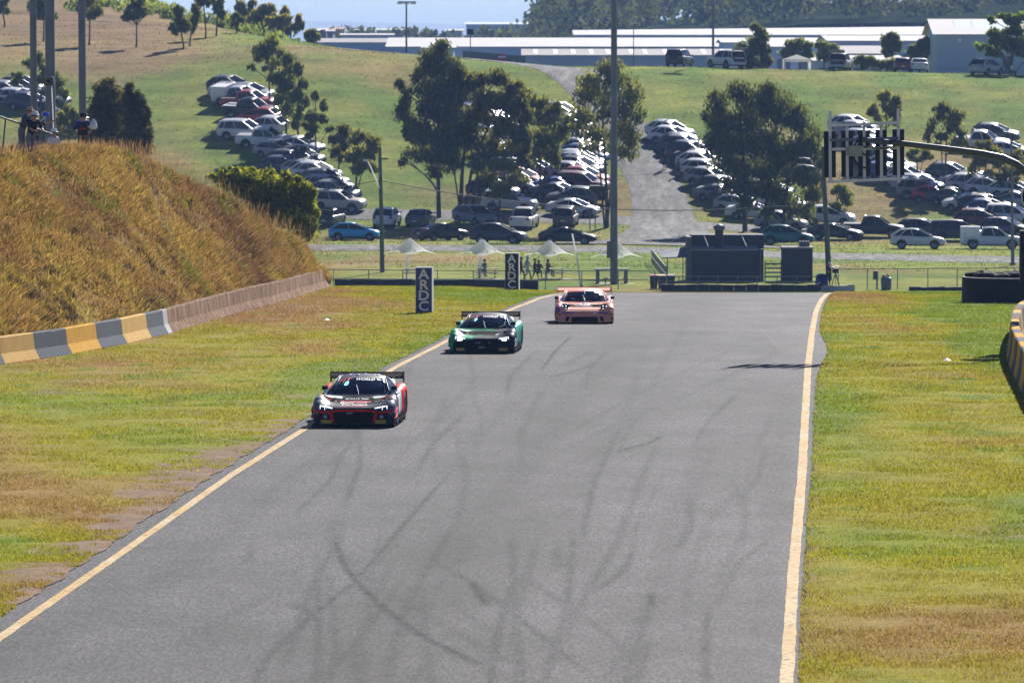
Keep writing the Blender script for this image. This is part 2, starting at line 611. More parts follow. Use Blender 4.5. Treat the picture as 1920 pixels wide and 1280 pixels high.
# ------------------------------------------------------------------ asphalt
def asphalt_mat(name, base, patch=True, spec=.12, rough=.85, grit=21):
    m, nt, out = new_mat(name)
    b = pbsdf(nt, out, rough, spec)
    tc = N(nt, 'ShaderNodeTexCoord')
    def noise(scale, detail, rgh=.6, sx=1, sy=1):
        mp = N(nt, 'ShaderNodeMapping')
        mp.inputs['Scale'].default_value = (sx, sy, 1)
        nt.links.new(tc.outputs['Object'], mp.inputs['Vector'])
        n = N(nt, 'ShaderNodeTexNoise')
        n.inputs['Scale'].default_value = scale
        n.inputs['Detail'].default_value = detail
        n.inputs['Roughness'].default_value = rgh
        nt.links.new(mp.outputs[0], n.inputs['Vector'])
        return n.outputs['Fac']
    fine = noise(grit, 3, .8, 1.0, .13)
    mid = noise(.5, 5, .65, 1.0, .35)
    big = noise(.16, 3, .6, 1.6, .30)
    def mul(a, bb):
        x = N(nt, 'ShaderNodeMix', data_type='RGBA', blend_type='MULTIPLY')
        x.inputs[0].default_value = 1
        nt.links.new(a, x.inputs[6])
        nt.links.new(bb, x.inputs[7])
        return x.outputs[2]
    r1 = ramp(nt, fine, [(.34, [c * .40 for c in base]), (.5, base), (.66, [c * 2.0 for c in base])]).outputs[0]
    r2 = ramp(nt, mid, [(.30, (.62,) * 3), (.68, (1.25, 1.24, 1.25))]).outputs[0]
    r3 = ramp(nt, big, [(.35, (.80,) * 3), (.65, (1.16, 1.15, 1.17))]).outputs[0]
    col = mul(mul(r1, r2), r3)
    if patch:
        sp = N(nt, 'ShaderNodeSeparateXYZ')
        nt.links.new(tc.outputs['Object'], sp.inputs[0])
        def math_(op, a, bv):
            x = N(nt, 'ShaderNodeMath', operation=op)
            nt.links.new(a, x.inputs[0])
            x.inputs[1].default_value = bv
            return x.outputs[0]
        far = math_('GREATER_THAN', sp.outputs['Y'], 208.4)
        inX = math_('GREATER_THAN', sp.outputs['X'], 8.05)
        inY = math_('GREATER_THAN', sp.outputs['Y'], 189.5)
        both = N(nt, 'ShaderNodeMath', operation='MULTIPLY')
        nt.links.new(inX, both.inputs[0])
        nt.links.new(inY, both.inputs[1])
        mx = N(nt, 'ShaderNodeMath', operation='MAXIMUM')
        nt.links.new(far, mx.inputs[0])
        nt.links.new(both.outputs[0], mx.inputs[1])
        # rubbered racing line running diagonally through the straight
        ml = N(nt, 'ShaderNodeMath', operation='MULTIPLY_ADD')
        nt.links.new(sp.outputs['Y'], ml.inputs[0])
        ml.inputs[1].default_value = -.056
        ml.inputs[2].default_value = 7.4
        ad = N(nt, 'ShaderNodeMath', operation='ADD')
        nt.links.new(ml.outputs[0], ad.inputs[0])
        nt.links.new(sp.outputs['X'], ad.inputs[1])
        nb = N(nt, 'ShaderNodeMath', operation='MULTIPLY_ADD')
        nt.links.new(big, nb.inputs[0])
        nb.inputs[1].default_value = 3.0
        nt.links.new(ad.outputs[0], nb.inputs[2])
        nrm = math_('MULTIPLY', nb.outputs[0], .16)
        nrm = math_('ADD', nrm, .26)
        col = mul(col, ramp(nt, nrm, [(.18, (1.10, 1.10, 1.11)), (.42, (.78, .77, .77)), (.60, (.80, .79, .79)), (.92, (1.12, 1.11, 1.12))]).outputs[0])
        am = N(nt, 'ShaderNodeAttribute', attribute_name='Col')
        rn = ramp(nt, noise(1.6, 8, .75), [(.30, (.25, .25, .25)), (.66, (1.15, 1.15, 1.15))]).outputs[0]
        dn = N(nt, 'ShaderNodeMath', operation='MULTIPLY')
        nt.links.new(am.outputs['Fac'], dn.inputs[0])
        nt.links.new(rn, dn.inputs[1])
        dn.use_clamp = True
        col = mul(col, ramp(nt, dn.outputs[0], [(0, (1, 1, 1)), (1, (.12, .12, .125))]).outputs[0])
        nt.links.new(ramp(nt, dn.outputs[0], [(0, (spec,) * 3), (1, (.0, .0, .0))]).outputs[0], b.inputs['Specular IOR Level'])
        r4 = ramp(nt, mx.outputs[0], [(0, (1, 1, 1)), (1, (1.32, 1.31, 1.29))]).outputs[0]
        col = mul(col, r4)
    nt.links.new(col, b.inputs['Base Color'])
    bp = N(nt, 'ShaderNodeBump')
    bp.inputs['Strength'].default_value = .35
    bp.inputs['Distance'].default_value = .006
    nt.links.new(fine, bp.inputs['Height'])
    nt.links.new(bp.outputs[0], b.inputs['Normal'])
    return m

M_TRACK = asphalt_mat('track_asphalt', (.055, .053, .054))
M_LANE = asphalt_mat('lane_asphalt', (.098, .094, .090), patch=False, grit=1.2)

TY = np.concatenate([np.arange(15, 180, 2.5), np.arange(180, 336, 1.5)])

def strip(name, mat, fa, fb, ys, n, dz, kind='structure', wob=0.0, col=None):
    """sheet across the track between X=fa(Y) and X=fb(Y)"""
    a = fa(ys) + wob * (fbm(ys * 0, ys, .9, 3) - .5)
    b = fb(ys) + wob * (fbm(ys * 0 + 60, ys, .9, 3) - .5)
    t = np.linspace(0, 1, n)
    X = a[:, None] * (1 - t) + b[:, None] * t
    Y = np.repeat(ys[:, None], n, 1)
    Z = G(X, Y) + dz
    v = np.stack([X, Y, Z], -1).reshape(-1, 3)
    i = np.arange(len(ys) * n).reshape(len(ys), n)
    f = np.stack([i[:-1, :-1], i[:-1, 1:], i[1:, 1:], i[1:, :-1]], -1).reshape(-1, 4)
    return tag(link_mesh(name, np_mesh(name, v, f, [mat], smooth=True)), kind=kind)


def paint_mat(name, col, wear):
    m, nt, out = new_mat(name)
    b = pbsdf(nt, out, .8, .1)
    tc = N(nt, 'ShaderNodeTexCoord')
    n1 = N(nt, 'ShaderNodeTexNoise')
    n1.inputs['Scale'].default_value = 7
    n1.inputs['Detail'].default_value = 8
    n1.inputs['Roughness'].default_value = .75
    nt.links.new(tc.outputs['Object'], n1.inputs['Vector'])
    n2 = N(nt, 'ShaderNodeTexNoise')
    n2.inputs['Scale'].default_value = .35
    nt.links.new(tc.outputs['Object'], n2.inputs['Vector'])
    r2 = ramp(nt, n2.outputs['Fac'], [(.35, col[0]), (.62, col[1])])
    r1 = ramp(nt, n1.outputs['Fac'], [(wear - .05, (.10, .095, .09)), (wear + .06, (1, 1, 1))])
    mx = N(nt, 'ShaderNodeMix', data_type='RGBA', blend_type='MULTIPLY')
    mx.inputs[0].default_value = .85
    nt.links.new(r2.outputs[0], mx.inputs[6])
    nt.links.new(r1.outputs[0], mx.inputs[7])
    nt.links.new(mx.outputs[2], b.inputs['Base Color'])
    return m

M_LINE = paint_mat('edge_line_paint', [(.54, .41, .23), (.52, .33, .12)], .43)
strip('edge_line', M_LINE, lambda y: XL(y) - .09, lambda y: XL(y) + .09, np.arange(15, 334, .5), 3, .017, wob=.03)
strip('edge_line', M_LINE, lambda y: XR(y) - .095, lambda y: XR(y) + .095, np.arange(15, 334, .5), 3, .017, wob=.035)

# rubber laid down on the asphalt is carried by the track sheet as a fine density map
def smooth_path(pts, n):
    pts = np.array(pts, float)
    d = np.concatenate([[0], np.cumsum(np.hypot(*np.diff(pts, axis=0).T))])
    t = np.linspace(0, d[-1], n)
    q = np.stack([np.interp(t, d, pts[:, 0]), np.interp(t, d, pts[:, 1])], -1)
    for _ in range(6):
        q[1:-1] = (q[:-2] + 2 * q[1:-1] + q[2:]) / 4
    return q

MARKS = [
    ([(624, 986), (630, 1025), (646, 1064), (671, 1094), (715, 1138), (787, 1191), (875, 1235), (980, 1285)], .22, .62),
    ([(648, 1025), (660, 1058), (688, 1086), (748, 1124), (831, 1174), (940, 1235), (1060, 1285)], .30, .34),
    ([(853, 876), (776, 962), (665, 1092), (583, 1158), (533, 1196), (470, 1250)], .16, .42),
    ([(1243, 815), (1212, 876), (1187, 942), (1157, 1020), (1096, 1119), (1052, 1213), (1030, 1263)], .30, .40),
    ([(881, 1086), (897, 1113), (917, 1141)], .22, .55),
    ([(1044, 1025), (1047, 1069)], .35, .40),
    ([(1150, 850), (1190, 838), (1218, 832), (1245, 815)], .18, .45),
    ([(544, 1130), (583, 1152), (605, 1170)], .20, .42),
    ([(1105, 1113), (1152, 1086), (1179, 1058), (1185, 1030)], .25, .35),
    ([(1218, 1113), (1222, 1138)], .16, .5),
    ([(1012, 700), (1040, 660), (1074, 628)], .18, .5),
    ([(1020, 712), (1096, 691), (1124, 677)], .35, .55),
    ([(842, 1124), (876, 1152), (930, 1190)], .3, .28),
    ([(1050, 690), (1090, 668), (1118, 655)], .4, .35),
    ([(1350, 760), (1300, 900), (1240, 1080), (1190, 1280)], .9, .18),
    ([(1120, 700), (980, 880), (830, 1060), (640, 1280)], 1.1, .16),
    ([(1480, 700), (1455, 900), (1420, 1280)], .8, .14),
    ([(760, 730), (640, 830), (470, 960), (250, 1140)], .9, .15),
    ([(800, 690), (650, 810), (420, 990)], .35, .28),
    ([(1446, 770), (1440, 800), (1410, 850)], .3, .30),
    ([(1210, 640), (1180, 760), (1050, 1000)], .5, .16),
    ([(1090, 575), (1180, 585), (1290, 572)], .5, .22),
    ([(560, 850), (740, 830), (900, 800)], 1.6, .16),
    ([(470, 1020), (466, 1060)], .3, .4),
    ([(1290, 600), (1240, 690), (1200, 780)], .4, .2),
    ([(1500, 640), (1380, 700), (1150, 800), (980, 880)], .5, .22), ([(1410, 640), (1230, 720), (1000, 850)], .3, .28), ([(900, 700), (820, 790), (700, 900)], .35, .26),
    ([(700, 1280), (760, 1200), (820, 1100), (900, 1000)], .4, .2), ([(600, 1280), (690, 1180), (760, 1080)], .25, .25), ([(1120, 1280), (1000, 1180), (880, 1090), (790, 1040)], .22, .34),
    ([(1230, 1280), (1130, 1180), (1010, 1100), (900, 1060)], .2, .26), ([(330, 1220), (420, 1160), (520, 1110)], .5, .2), ([(1400, 900), (1330, 980), (1290, 1080), (1280, 1200)], .3, .24),
    ([(1460, 1000), (1380, 1060), (1340, 1150)], .22, .24), ([(980, 740), (900, 810), (840, 870)], .8, .2), ([(1180, 660), (1080, 730), (1000, 800)], .8, .2), ([(1300, 690), (1180, 790), (1090, 890)], .9, .17),
    ([(1440, 830), (1420, 900), (1370, 960)], .25, .26), ([(640, 960), (620, 1000), (640, 1060)], .5, .25),
]
for k in range(40):            # many fine overlapping arcs
    x0, y0 = random.uniform(560, 1430), random.uniform(640, 1230)
    sc_ = (y0 - 122) / 700
    dx, bend = random.uniform(-150, 40) * sc_, random.uniform(-70, 70) * sc_
    ln = random.uniform(90, 300) * sc_
    MARKS.append(([(x0, y0), (x0 + dx * .5 + bend * .4, y0 + ln * .5), (x0 + dx, y0 + ln)], random.uniform(.16, .34), random.uniform(.16, .34)))
TY = np.concatenate([np.arange(15, 84, 2.5), np.arange(84, 336, .3)])
NT = 210
ta = XL(TY) - .55
tb = XR(TY) + .75
TX = ta[:, None] + (tb - ta)[:, None] * np.linspace(0, 1, NT)
TYY = np.repeat(TY[:, None], NT, 1)
DEN = np.zeros_like(TX)
for pts, w, a in MARKS:
    w, a = w * .50, min(.72, a * (1.35 if w < .3 else .80))
    q = smooth_path(pts, 46)
    P = np.array([tuple(on_ground(x, y))[:2] for x, y in q])
    d = np.concatenate([[0], np.cumsum(np.hypot(*np.diff(P, axis=0).T))])
    m_ = max(60, int(d[-1] / .08))
    e = np.linspace(0, d[-1], m_)
    PX, PY = np.interp(e, d, P[:, 0]), np.interp(e, d, P[:, 1])
    fade = np.clip(np.minimum(e, d[-1] - e) / (.16 * d[-1] + .01), 0, 1)
    for x, y, f in zip(PX, PY, fade):
        r0, r1 = np.searchsorted(TY, y - .35), np.searchsorted(TY, y + .35)
        if r1 <= r0:
            continue
        rr_ = (r0 + r1) // 2
        c0, c1 = np.searchsorted(TX[rr_], x - w * 1.6), np.searchsorted(TX[rr_], x + w * 1.6)
        if c1 <= c0:
            continue
        sl = (slice(r0, r1), slice(c0, c1))
        g_ = a * f * np.exp(-((TX[sl] - x) / (w * .62)) ** 4 - ((TYY[sl] - y) / .26) ** 2)
        DEN[sl] = np.maximum(DEN[sl], g_)
tv = np.stack([TX, TYY, G(TX, TYY) + .012], -1).reshape(-1, 3)
ti = np.arange(tv.shape[0]).reshape(TX.shape)
tf = np.stack([ti[:-1, :-1], ti[:-1, 1:], ti[1:, 1:], ti[1:, :-1]], -1).reshape(-1, 4)
tag(link_mesh('race_track', np_mesh('race_track', tv, tf, [M_TRACK], smooth=True, col=np.repeat(DEN.reshape(-1, 1), 3, 1))), kind='structure')

# ------------------------------------------------------------------ lanes on the hillside
def lane(name, pts, hw, mat=None, dz=.10, taper=None):
    W = [on_hill(*p) for p in pts]
    P = smooth_path([(p.x, p.y) for p in W], 160)
    T = np.gradient(P, axis=0)
    T /= np.linalg.norm(T, axis=1)[:, None]
    S = np.stack([T[:, 1], -T[:, 0]], -1)
    n = 9
    t = np.linspace(-1, 1, n)
    hwv = np.full(len(P), hw) if taper is None else np.interp(np.linspace(0, 1, len(P)), np.linspace(0, 1, len(taper)), taper)
    hwl = hwv * (1 + .10 * (fbm(P[:, 0], P[:, 1], 4, 3) - .5))
    X = P[:, 0:1] + S[:, 0:1] * hwl[:, None] * t
    Y = P[:, 1:2] + S[:, 1:2] * hwl[:, None] * t
    Z = G(X, Y) + dz - .05 * (np.abs(t) > .99)
    v = np.stack([X, Y, Z], -1).reshape(-1, 3)
    i = np.arange(len(P) * n).reshape(len(P), n)
    f = np.stack([i[:-1, :-1], i[:-1, 1:], i[1:, 1:], i[1:, :-1]], -1).reshape(-1, 4)
    return tag(link_mesh(name, np_mesh(name, v, f, [mat or M_LANE], smooth=True)), kind='structure')

lane('service_road', [(-300, 464), (300, 465), (700, 465), (950, 466), (1180, 469), (1400, 476), (1600, 482), (1800, 486), (2200, 491)], 6.6)
lane('access_lane', [(480, 402), (620, 403), (760, 405), (900, 407), (1050, 411), (1180, 416), (1300, 424), (1430, 432), (1530, 436)], 3.2, dz=.104)
lane('uphill_lane', [(1262, 462), (1255, 440), (1248, 415), (1240, 385), (1228, 345), (1208, 305), (1190, 268), (1163, 232), (1132, 196), (1108, 165), (1088, 145), (1055, 131), (1000, 123.5), (940, 117), (870, 111)], 2.6,
     dz=.108, taper=[11.0, 5.0, 2.9, 2.5, 2.5, 2.5, 2.6, 3.0, 3.2])
lane('dirt_track', [(640, 92), (720, 98), (800, 103), (870, 110)], 1.6, dz=.10)

# ------------------------------------------------------------------ left concrete barrier
WALL_B = [(-320, 746), (-160, 715), (0, 686), (76, 675), (136, 666), (191, 655), (239, 646), (285, 635), (323, 626), (378, 609), (447, 588), (516, 571), (564, 557), (615, 541)]
WB = [on_ground(px, py, 100, 279) for px, py in WALL_B]
WBY = [p.y for p in WB]
WBX = [p.x for p in WB]
def XW(Y):
    return np.interp(Y, WBY, WBX)

mcb, nt, out = new_mat('weathered_concrete')
b = pbsdf(nt, out, .95, .03)
tc = N(nt, 'ShaderNodeTexCoord')
mp = N(nt, 'ShaderNodeMapping')
mp.inputs['Scale'].default_value = (3.0, 1.1, .22)
nt.links.new(tc.outputs['Object'], mp.inputs['Vector'])
n1 = N(nt, 'ShaderNodeTexNoise')
n1.inputs['Scale'].default_value = 2.0
n1.inputs['Detail'].default_value = 7
n1.inputs['Roughness'].default_value = .7
nt.links.new(mp.outputs[0], n1.inputs['Vector'])
rr = ramp(nt, n1.outputs['Fac'], [(.30, (.075, .040, .022)), (.47, (.22, .135, .085)), (.62, (.34, .225, .15)), (.80, (.50, .39, .30))])
nt.links.new(rr.outputs[0], b.inputs['Base Color'])

def painted_block_mat(name, col, dirt):
    m, nt, out = new_mat(name)
    b = pbsdf(nt, out, .85, .05)
    tc = N(nt, 'ShaderNodeTexCoord')
    mp = N(nt, 'ShaderNodeMapping')
    mp.inputs['Scale'].default_value = (2.4, 1.4, .5)
    nt.links.new(tc.outputs['Object'], mp.inputs['Vector'])
    n1 = N(nt, 'ShaderNodeTexNoise')
    n1.inputs['Scale'].default_value = 2.2
    n1.inputs['Detail'].default_value = 8
    n1.inputs['Roughness'].default_value = .72
    nt.links.new(mp.outputs[0], n1.inputs['Vector'])
    rr = ramp(nt, n1.outputs['Fac'], [(.24, dirt), (.42, [c * .9 for c in col]), (.75, [min(.95, c * 1.12) for c in col])])
    nt.links.new(rr.outputs[0], b.inputs['Base Color'])
    return m

M_BCREAM = painted_block_mat('barrier_cream_paint', (.60, .38, .12), (.30, .19, .08))
M_BYEL = painted_block_mat('barrier_yellow_paint', (.62, .33, .035), (.32, .19, .05))
M_BGREY = painted_block_mat('barrier_grey_paint', (.115, .125, .15), (.22, .18, .13))
M_BWHITE = painted_block_mat('barrier_white_paint', (.50, .49, .50), (.28, .25, .22))

def barrier_block(parent, mat, A, B, h, side=1, bw=.30, tw=.10, zl=None):
    """jersey profile block between ground points A and B; face towards +side of the running direction"""
    d = B - A
    d.z = 0
    L = d.length
    d.normalize()
    s = Vector((d.y, -d.x, 0)) * side
    prof_ = [(bw, 0), (bw, .09), (tw + .055, .36 * h + .06), (tw, h - .03), (tw - .03, h), (-tw + .03, h), (-tw, h - .03), (-tw - .055, .36 * h + .06), (-bw, .09), (-bw, 0)]
    mb = MB()
    g = .012
    rings = []
    for e in (g, L - g):
        base = A + d * e
        z0 = A.z + (B.z - A.z) * e / L - .04
        rings.append([Vector((base.x, base.y, z0)) + s * (x - bw) + Vector((0, 0, z)) for x, z in prof_])
    n = len(prof_)
    mb.add(rings[0] + rings[1], [(k, (k + 1) % n, n + (k + 1) % n, n + k) for k in range(n)] + [tuple(range(n - 1, -1, -1)), tuple(range(n, 2 * n))])
    return mb.build('barrier_block', mat, parent, fix=True)

lb = empty('concrete_barrier', (0, 0, 0), label='long concrete barrier below the dry grass bank, near blocks painted cream, yellow and grey', cat='barrier')
seq = [(-320, M_BCREAM), (-220, M_BGREY), (-130, M_BYEL), (-50, M_BGREY), (10, M_BCREAM), (75, M_BGREY), (136, M_BYEL), (191, M_BGREY), (239, M_BCREAM), (285, M_BGREY), (316, M_BWHITE), (324, None)]
pxs = [p[0] for p in WALL_B]
pys = [p[1] for p in WALL_B]
for (a, m), (c, _) in zip(seq[:-1], seq[1:]):
    A = on_ground(a, np.interp(a, pxs, pys), 90, 279)
    B = on_ground(c, np.interp(c, pxs, pys), 90, 279)
    barrier_block(lb, m, A, B, .84)
Y0 = on_ground(324, np.interp(324, pxs, pys), 90, 279).y
ysb = np.arange(Y0, 279.5, 3.0)
for a, c in zip(ysb[:-1], ysb[1:]):
    A = Vector((float(XW(a)), a, gz(float(XW(a)), a)))
    B = Vector((float(XW(c)), c, gz(float(XW(c)), c)))
    barrier_block(lb, mcb, A, B, .84 + random.uniform(-.012, .012))

# ------------------------------------------------------------------ right barrier
rbar = empty('concrete_barrier', (14, 183, 0), label='curved concrete barrier in yellow and grey at the right edge', cat='barrier')
RB = [(10.2, 120), (11.3, 135), (12.4, 150), (13.1, 164), (13.75, 175.5), (14.12, 183), (14.65, 190), (15.35, 198), (16.05, 206), (17.1, 215), (19.2, 224), (23, 231)]
RBq = smooth_path(RB, 40)
rbar.location = (0, 0, 0)
for i in range(39):
    A = Vector((RBq[i][0], RBq[i][1], gz(*RBq[i])))
    B = Vector((RBq[i + 1][0], RBq[i + 1][1], gz(*RBq[i + 1])))
    barrier_block(rbar, [M_BYEL, M_BGREY][i % 2] if A.y < 188 else [M_BCREAM, mcb, M_BGREY][i % 3], A, B, 1.0, side=-1, bw=.26, tw=.13)

# ------------------------------------------------------------------ the verges, with fine resolution and mown grass
M_VERGE = mat_attr('verge_turf', rough=.95, spec=.05, noise=.35, scale=5.0, bump=.8)

def verge(name, fa, fb, y0, y1, nx, dy, rag):
    ys = np.arange(y0, y1, dy)
    t = np.linspace(0, 1, nx) ** 1.0
    a = fa(ys)
    b = fb(ys)
    r = rag * (fbm(ys * 0 + 5, ys, 1.2, 4) - .5)
    if name.endswith('left'):
        b = b + r
    else:
        a = a + r
    X = a[:, None] * (1 - t) + b[:, None] * t
    Y = np.repeat(ys[:, None], nx, 1)
    Z = G(X, Y) + .030 + .09 * (fbm(X, Y, 1.5, 4) - .5) * np.minimum(1, np.minimum(np.abs(X - a[:, None]), np.abs(X - b[:, None])) / .4)
    c = near_color(X, Y)
    # worn dirt beside the asphalt on the left
    if name.endswith('left'):
        dist = (b[:, None] - X)
        dirt = np.clip(1.15 - dist / (.75 + 1.0 * np.clip((fbm(Y * 0, Y, 9, 2) - .30) * 2.4, 0, 1)), 0, 1) * np.clip((172 - Y) / 40, 0.05, 1)
        dirt = np.clip((dirt + 1.3 * (fbm(X, Y, .9, 4) - .5) - .10) * 2.0, 0, 1)
    else:
        dist = X - a[:, None]
        dirt = np.clip(1 - dist / .25, 0, 1) * np.clip((fbm(X, Y, 1.2, 3) - .42) * 4, 0, 1) * .8
        # a worn pale patch
        dirt = np.maximum(dirt, .8 * np.exp(-((X - 9.0 + .028 * (Y - 116)) / .9) ** 2 - ((Y - 116) / 2.2) ** 2))
    c = mixc(c, DIRT * (0.7 + .6 * fbm(X + 9, Y, .35, 3))[..., None], dirt)
    v = np.stack([X, Y, Z], -1).reshape(-1, 3)
    i = np.arange(len(ys) * nx).reshape(len(ys), nx)
    f = np.stack([i[:-1, :-1], i[:-1, 1:], i[1:, 1:], i[1:, :-1]], -1).reshape(-1, 4)
    tag(link_mesh(name, np_mesh(name, v, f, [M_VERGE], smooth=True, col=c.reshape(-1, 3))), kind='structure')

XLV = lambda y: XL(y) - .30 - .12 * np.clip((160 - y) / 60, 0, 1)
XRV = lambda y: XR(y) + .20 + .06 * np.clip((y - 100) / 60, 0, 1) + .30 * np.exp(-((y - 191) / 12) ** 2)
verge('verge_left', lambda y: np.where(y < 279, np.maximum(XW(y) - .5, -40), XW(279.) - .5), XLV, 70, 290, 90, .3, .30)
verge('verge_right', XRV, lambda y: np.full_like(y, 30.0), 70, 290, 130, .3, .30)

M_BLADE = mat_attr('grass_blades', rough=.8, spec=.15, trans=.45, noise=.12, scale=2.0)

def blades(name, X, Y, Z, H, W, col, lean=.5, label=None, seg=1, bend=.35):
    n = len(X)
    az = RNG.random(n) * 2 * math.pi
    ld = RNG.random(n) * 2 * math.pi
    ll = RNG.random(n) * lean * H
    dx, dy = np.cos(az) * W / 2, np.sin(az) * W / 2
    lx, ly = np.cos(ld) * ll, np.sin(ld) * ll
    if seg == 1:
        v = np.empty((n, 3, 3), np.float32)
        v[:, 0] = np.stack([X - dx, Y - dy, Z], -1)
        v[:, 1] = np.stack([X + dx, Y + dy, Z], -1)
        v[:, 2] = np.stack([X + lx, Y + ly, Z + H], -1)
        f = np.arange(n * 3).reshape(n, 3)
        k = 3
    else:
        v = np.empty((n, 4, 3), np.float32)
        v[:, 0] = np.stack([X - dx * .6, Y - dy * .6, Z], -1)
        v[:, 1] = np.stack([X + dx + lx * bend, Y + dy + ly * bend, Z + H * .55], -1)
        v[:, 2] = np.stack([X + lx, Y + ly, Z + H], -1)
        v[:, 3] = np.stack([X - dx + lx * bend, Y - dy + ly * bend, Z + H * .55], -1)
        f = np.arange(n * 4).reshape(n, 4)
        k = 4
    c = np.repeat(col[:, None, :], k, 1).reshape(-1, 3)
    o = link_mesh(name, np_mesh(name, v.reshape(-1, 3), f, [M_BLADE], col=c))
    return tag(o, label, None, None, 'stuff')

def scatter_verge(n, fa, fb, y0, y1, yexp):
    r = RNG.random(n)
    Y = y0 + (y1 - y0) * r ** yexp
    a, b = fa(Y), fb(Y)
    X = a + (b - a) * RNG.random(n)
    return X, Y

def grow(name, n, fa, fb, y0, y1, label):
    X, Y = scatter_verge(n, fa, fb, y0, y1, 1.35)
    keep = np.ones(len(X), bool)
    if 'left' in label:
        d = fb(Y) - X
        keep &= ~((d < 1.6) & (Y < 165) & (fbm(X, Y, .9, 4) > .44 + d * .18))
    X, Y = X[keep], Y[keep]
    c = near_color(X, Y) * (.7 + .9 * RNG.random(len(X)))[:, None] * 1.12
    tall = .5 * np.clip((fbm(X - 50, Y, 1.1, 3) - .5) * 3, 0, 1)
    H = (.018 + .028 * RNG.random(len(X)) + .04 * tall) * (1 + Y / 400)
    W = .012 + Y / 9000
    blades(name, X, Y, G(X, Y) + .02, H, W, c, lean=1.2, label=label)

grow('mown_grass', 230000, lambda y: np.maximum(XW(np.minimum(y, 279)) + .02, -.082 * y - 1), XLV, 84, 285, 'short dry mown grass on the left verge')
grow('mown_grass', 200000, lambda y: XRV(y) - .05, lambda y: np.minimum(.084 * y, 22.), 84, 285, 'short patchy mown grass on the right verge')

# ------------------------------------------------------------------ the dry grass bank behind the left barrier
RIDGE = [(-700, 300, 190), (-400, 282, 196), (0, 268, 212), (100, 264, 220), (180, 258, 227), (230, 264, 232), (280, 279, 238), (330, 312, 243), (400, 348, 249), (470, 385, 256), (540, 425, 264), (580, 456, 269), (602, 492, 274), (618, 517, 278)]
GRASS_H = .42
bu = np.array([r[0] for r in RIDGE], float)
tt = np.linspace(0, 1, 90)
pu = np.interp(tt, [0, .18, 1], [-700, -60, 618])
RP = []
for p in pu:
    q = at(p, np.interp(p, bu, [r[1] for r in RIDGE]), np.interp(p, bu, [r[2] for r in RIDGE]))
    RP.append((q.x, q.y, q.z - GRASS_H))
RP = np.array(RP)
for _ in range(4):
    RP[1:-1] = (RP[:-2] + 2 * RP[1:-1] + RP[2:]) / 4
WYs = np.interp(pu, [-700, -320] + pxs[1:], [130, 140] + WBY[1:])
WP = np.stack([np.interp(WYs, [120] + WBY, [WBX[0] - (WBY[0] - 120) * .14] + WBX) - .42, WYs, np.zeros(90)], -1)
WP[:, 2] = G(WP[:, 0], WP[:, 1]) + .55
vv = np.concatenate([np.linspace(0, 1, 40)])
BANK = []
for v in vv:
    z = WP[:, 2] + (RP[:, 2] - WP[:, 2]) * (v ** .92)
    BANK.append(np.stack([WP[:, 0] + (RP[:, 0] - WP[:, 0]) * v, WP[:, 1] + (RP[:, 1] - WP[:, 1]) * v, z], -1))
for dy, dz, dx in ((3, -.02, -.6), (7, -.5, -1.5), (14, -2.6, -3), (30, -6.5, -5), (60, -12.5, -6)):
    q = RP + np.array([dx, dy, dz])
    q[:, 2] = np.maximum(q[:, 2], G(q[:, 0], q[:, 1]) - .3)
    BANK.append(q)
BANK = np.array(BANK)
bank_n = fbm(BANK[..., 0], BANK[..., 1] * .5, 4.0, 4)
BANK[1:39, :, 2] += .75 * (bank_n[1:39] - .5)

def bank_color(X, Y):
    n1 = fbm(X * 1.4, Y * .5, 4.5, 4)
    n2 = fbm(X * 1.6 + 40, Y * .5 + 9, 1.5, 4)
    n3 = fbm(X * 2.2 - 70, Y * .8, .9, 3)
    c = mixc(np.array([.365, .215, .058]), np.array([.415, .300, .065]), (n2 - .42) * 3.2)
    c = mixc(c, np.array([.215, .115, .050]), (n1 - .50) * 4.2)
    c = mixc(c, np.array([.20, .19, .03]), (.40 - n2) * 6)
    c = mixc(c, np.array([.085, .055, .022]), (n3 - .60) * 6)
    return c

nr, nc = BANK.shape[:2]
bi = np.arange(nr * nc).reshape(nr, nc)
bf = np.stack([bi[:-1, :-1], bi[:-1, 1:], bi[1:, 1:], bi[1:, :-1]], -1).reshape(-1, 4)
bcol = bank_color(BANK[..., 0], BANK[..., 1]).reshape(-1, 3) * .55
tag(link_mesh('grass_bank_terrain', np_mesh('grass_bank_terrain', BANK.reshape(-1, 3), bf, [M_VERGE], smooth=True, col=bcol)), kind='structure')

def on_bank(n, vmax=40.5):
    s = RNG.random(n) * (nc - 1.001) * .93 + (nc - 1.001) * .07
    t = RNG.random(n) * vmax
    i, j = t.astype(int), s.astype(int)
    fi, fj = (t - i)[:, None], (s - j)[:, None]
    return BANK[i, j] * (1 - fi) * (1 - fj) + BANK[i + 1, j] * fi * (1 - fj) + BANK[i, j + 1] * (1 - fi) * fj + BANK[i + 1, j + 1] * fi * fj

P = on_bank(260000)
n1 = fbm(P[:, 0] * 1.6, P[:, 1] * .6, 2.2, 4)
keep = RNG.random(len(P)) < np.clip((n1 - .27) * 4.2, .25, 1)
P = P[keep]
n1 = n1[keep]
c = bank_color(P[:, 0], P[:, 1]) * (.55 + .95 * RNG.random(len(P)) ** 1.3)[:, None]
c = np.where((RNG.random(len(P)) < .04)[:, None], np.array([.42, .31, .16]), c)
H = (.10 + .20 * RNG.random(len(P))) * (.25 + 1.5 * n1)
blades('dry_grass', P[:, 0], P[:, 1], P[:, 2] - .03, H, np.full(len(P), .030) + .02 * RNG.random(len(P)), c, lean=1.4, seg=2, label='tall golden dry grass covering the left bank')
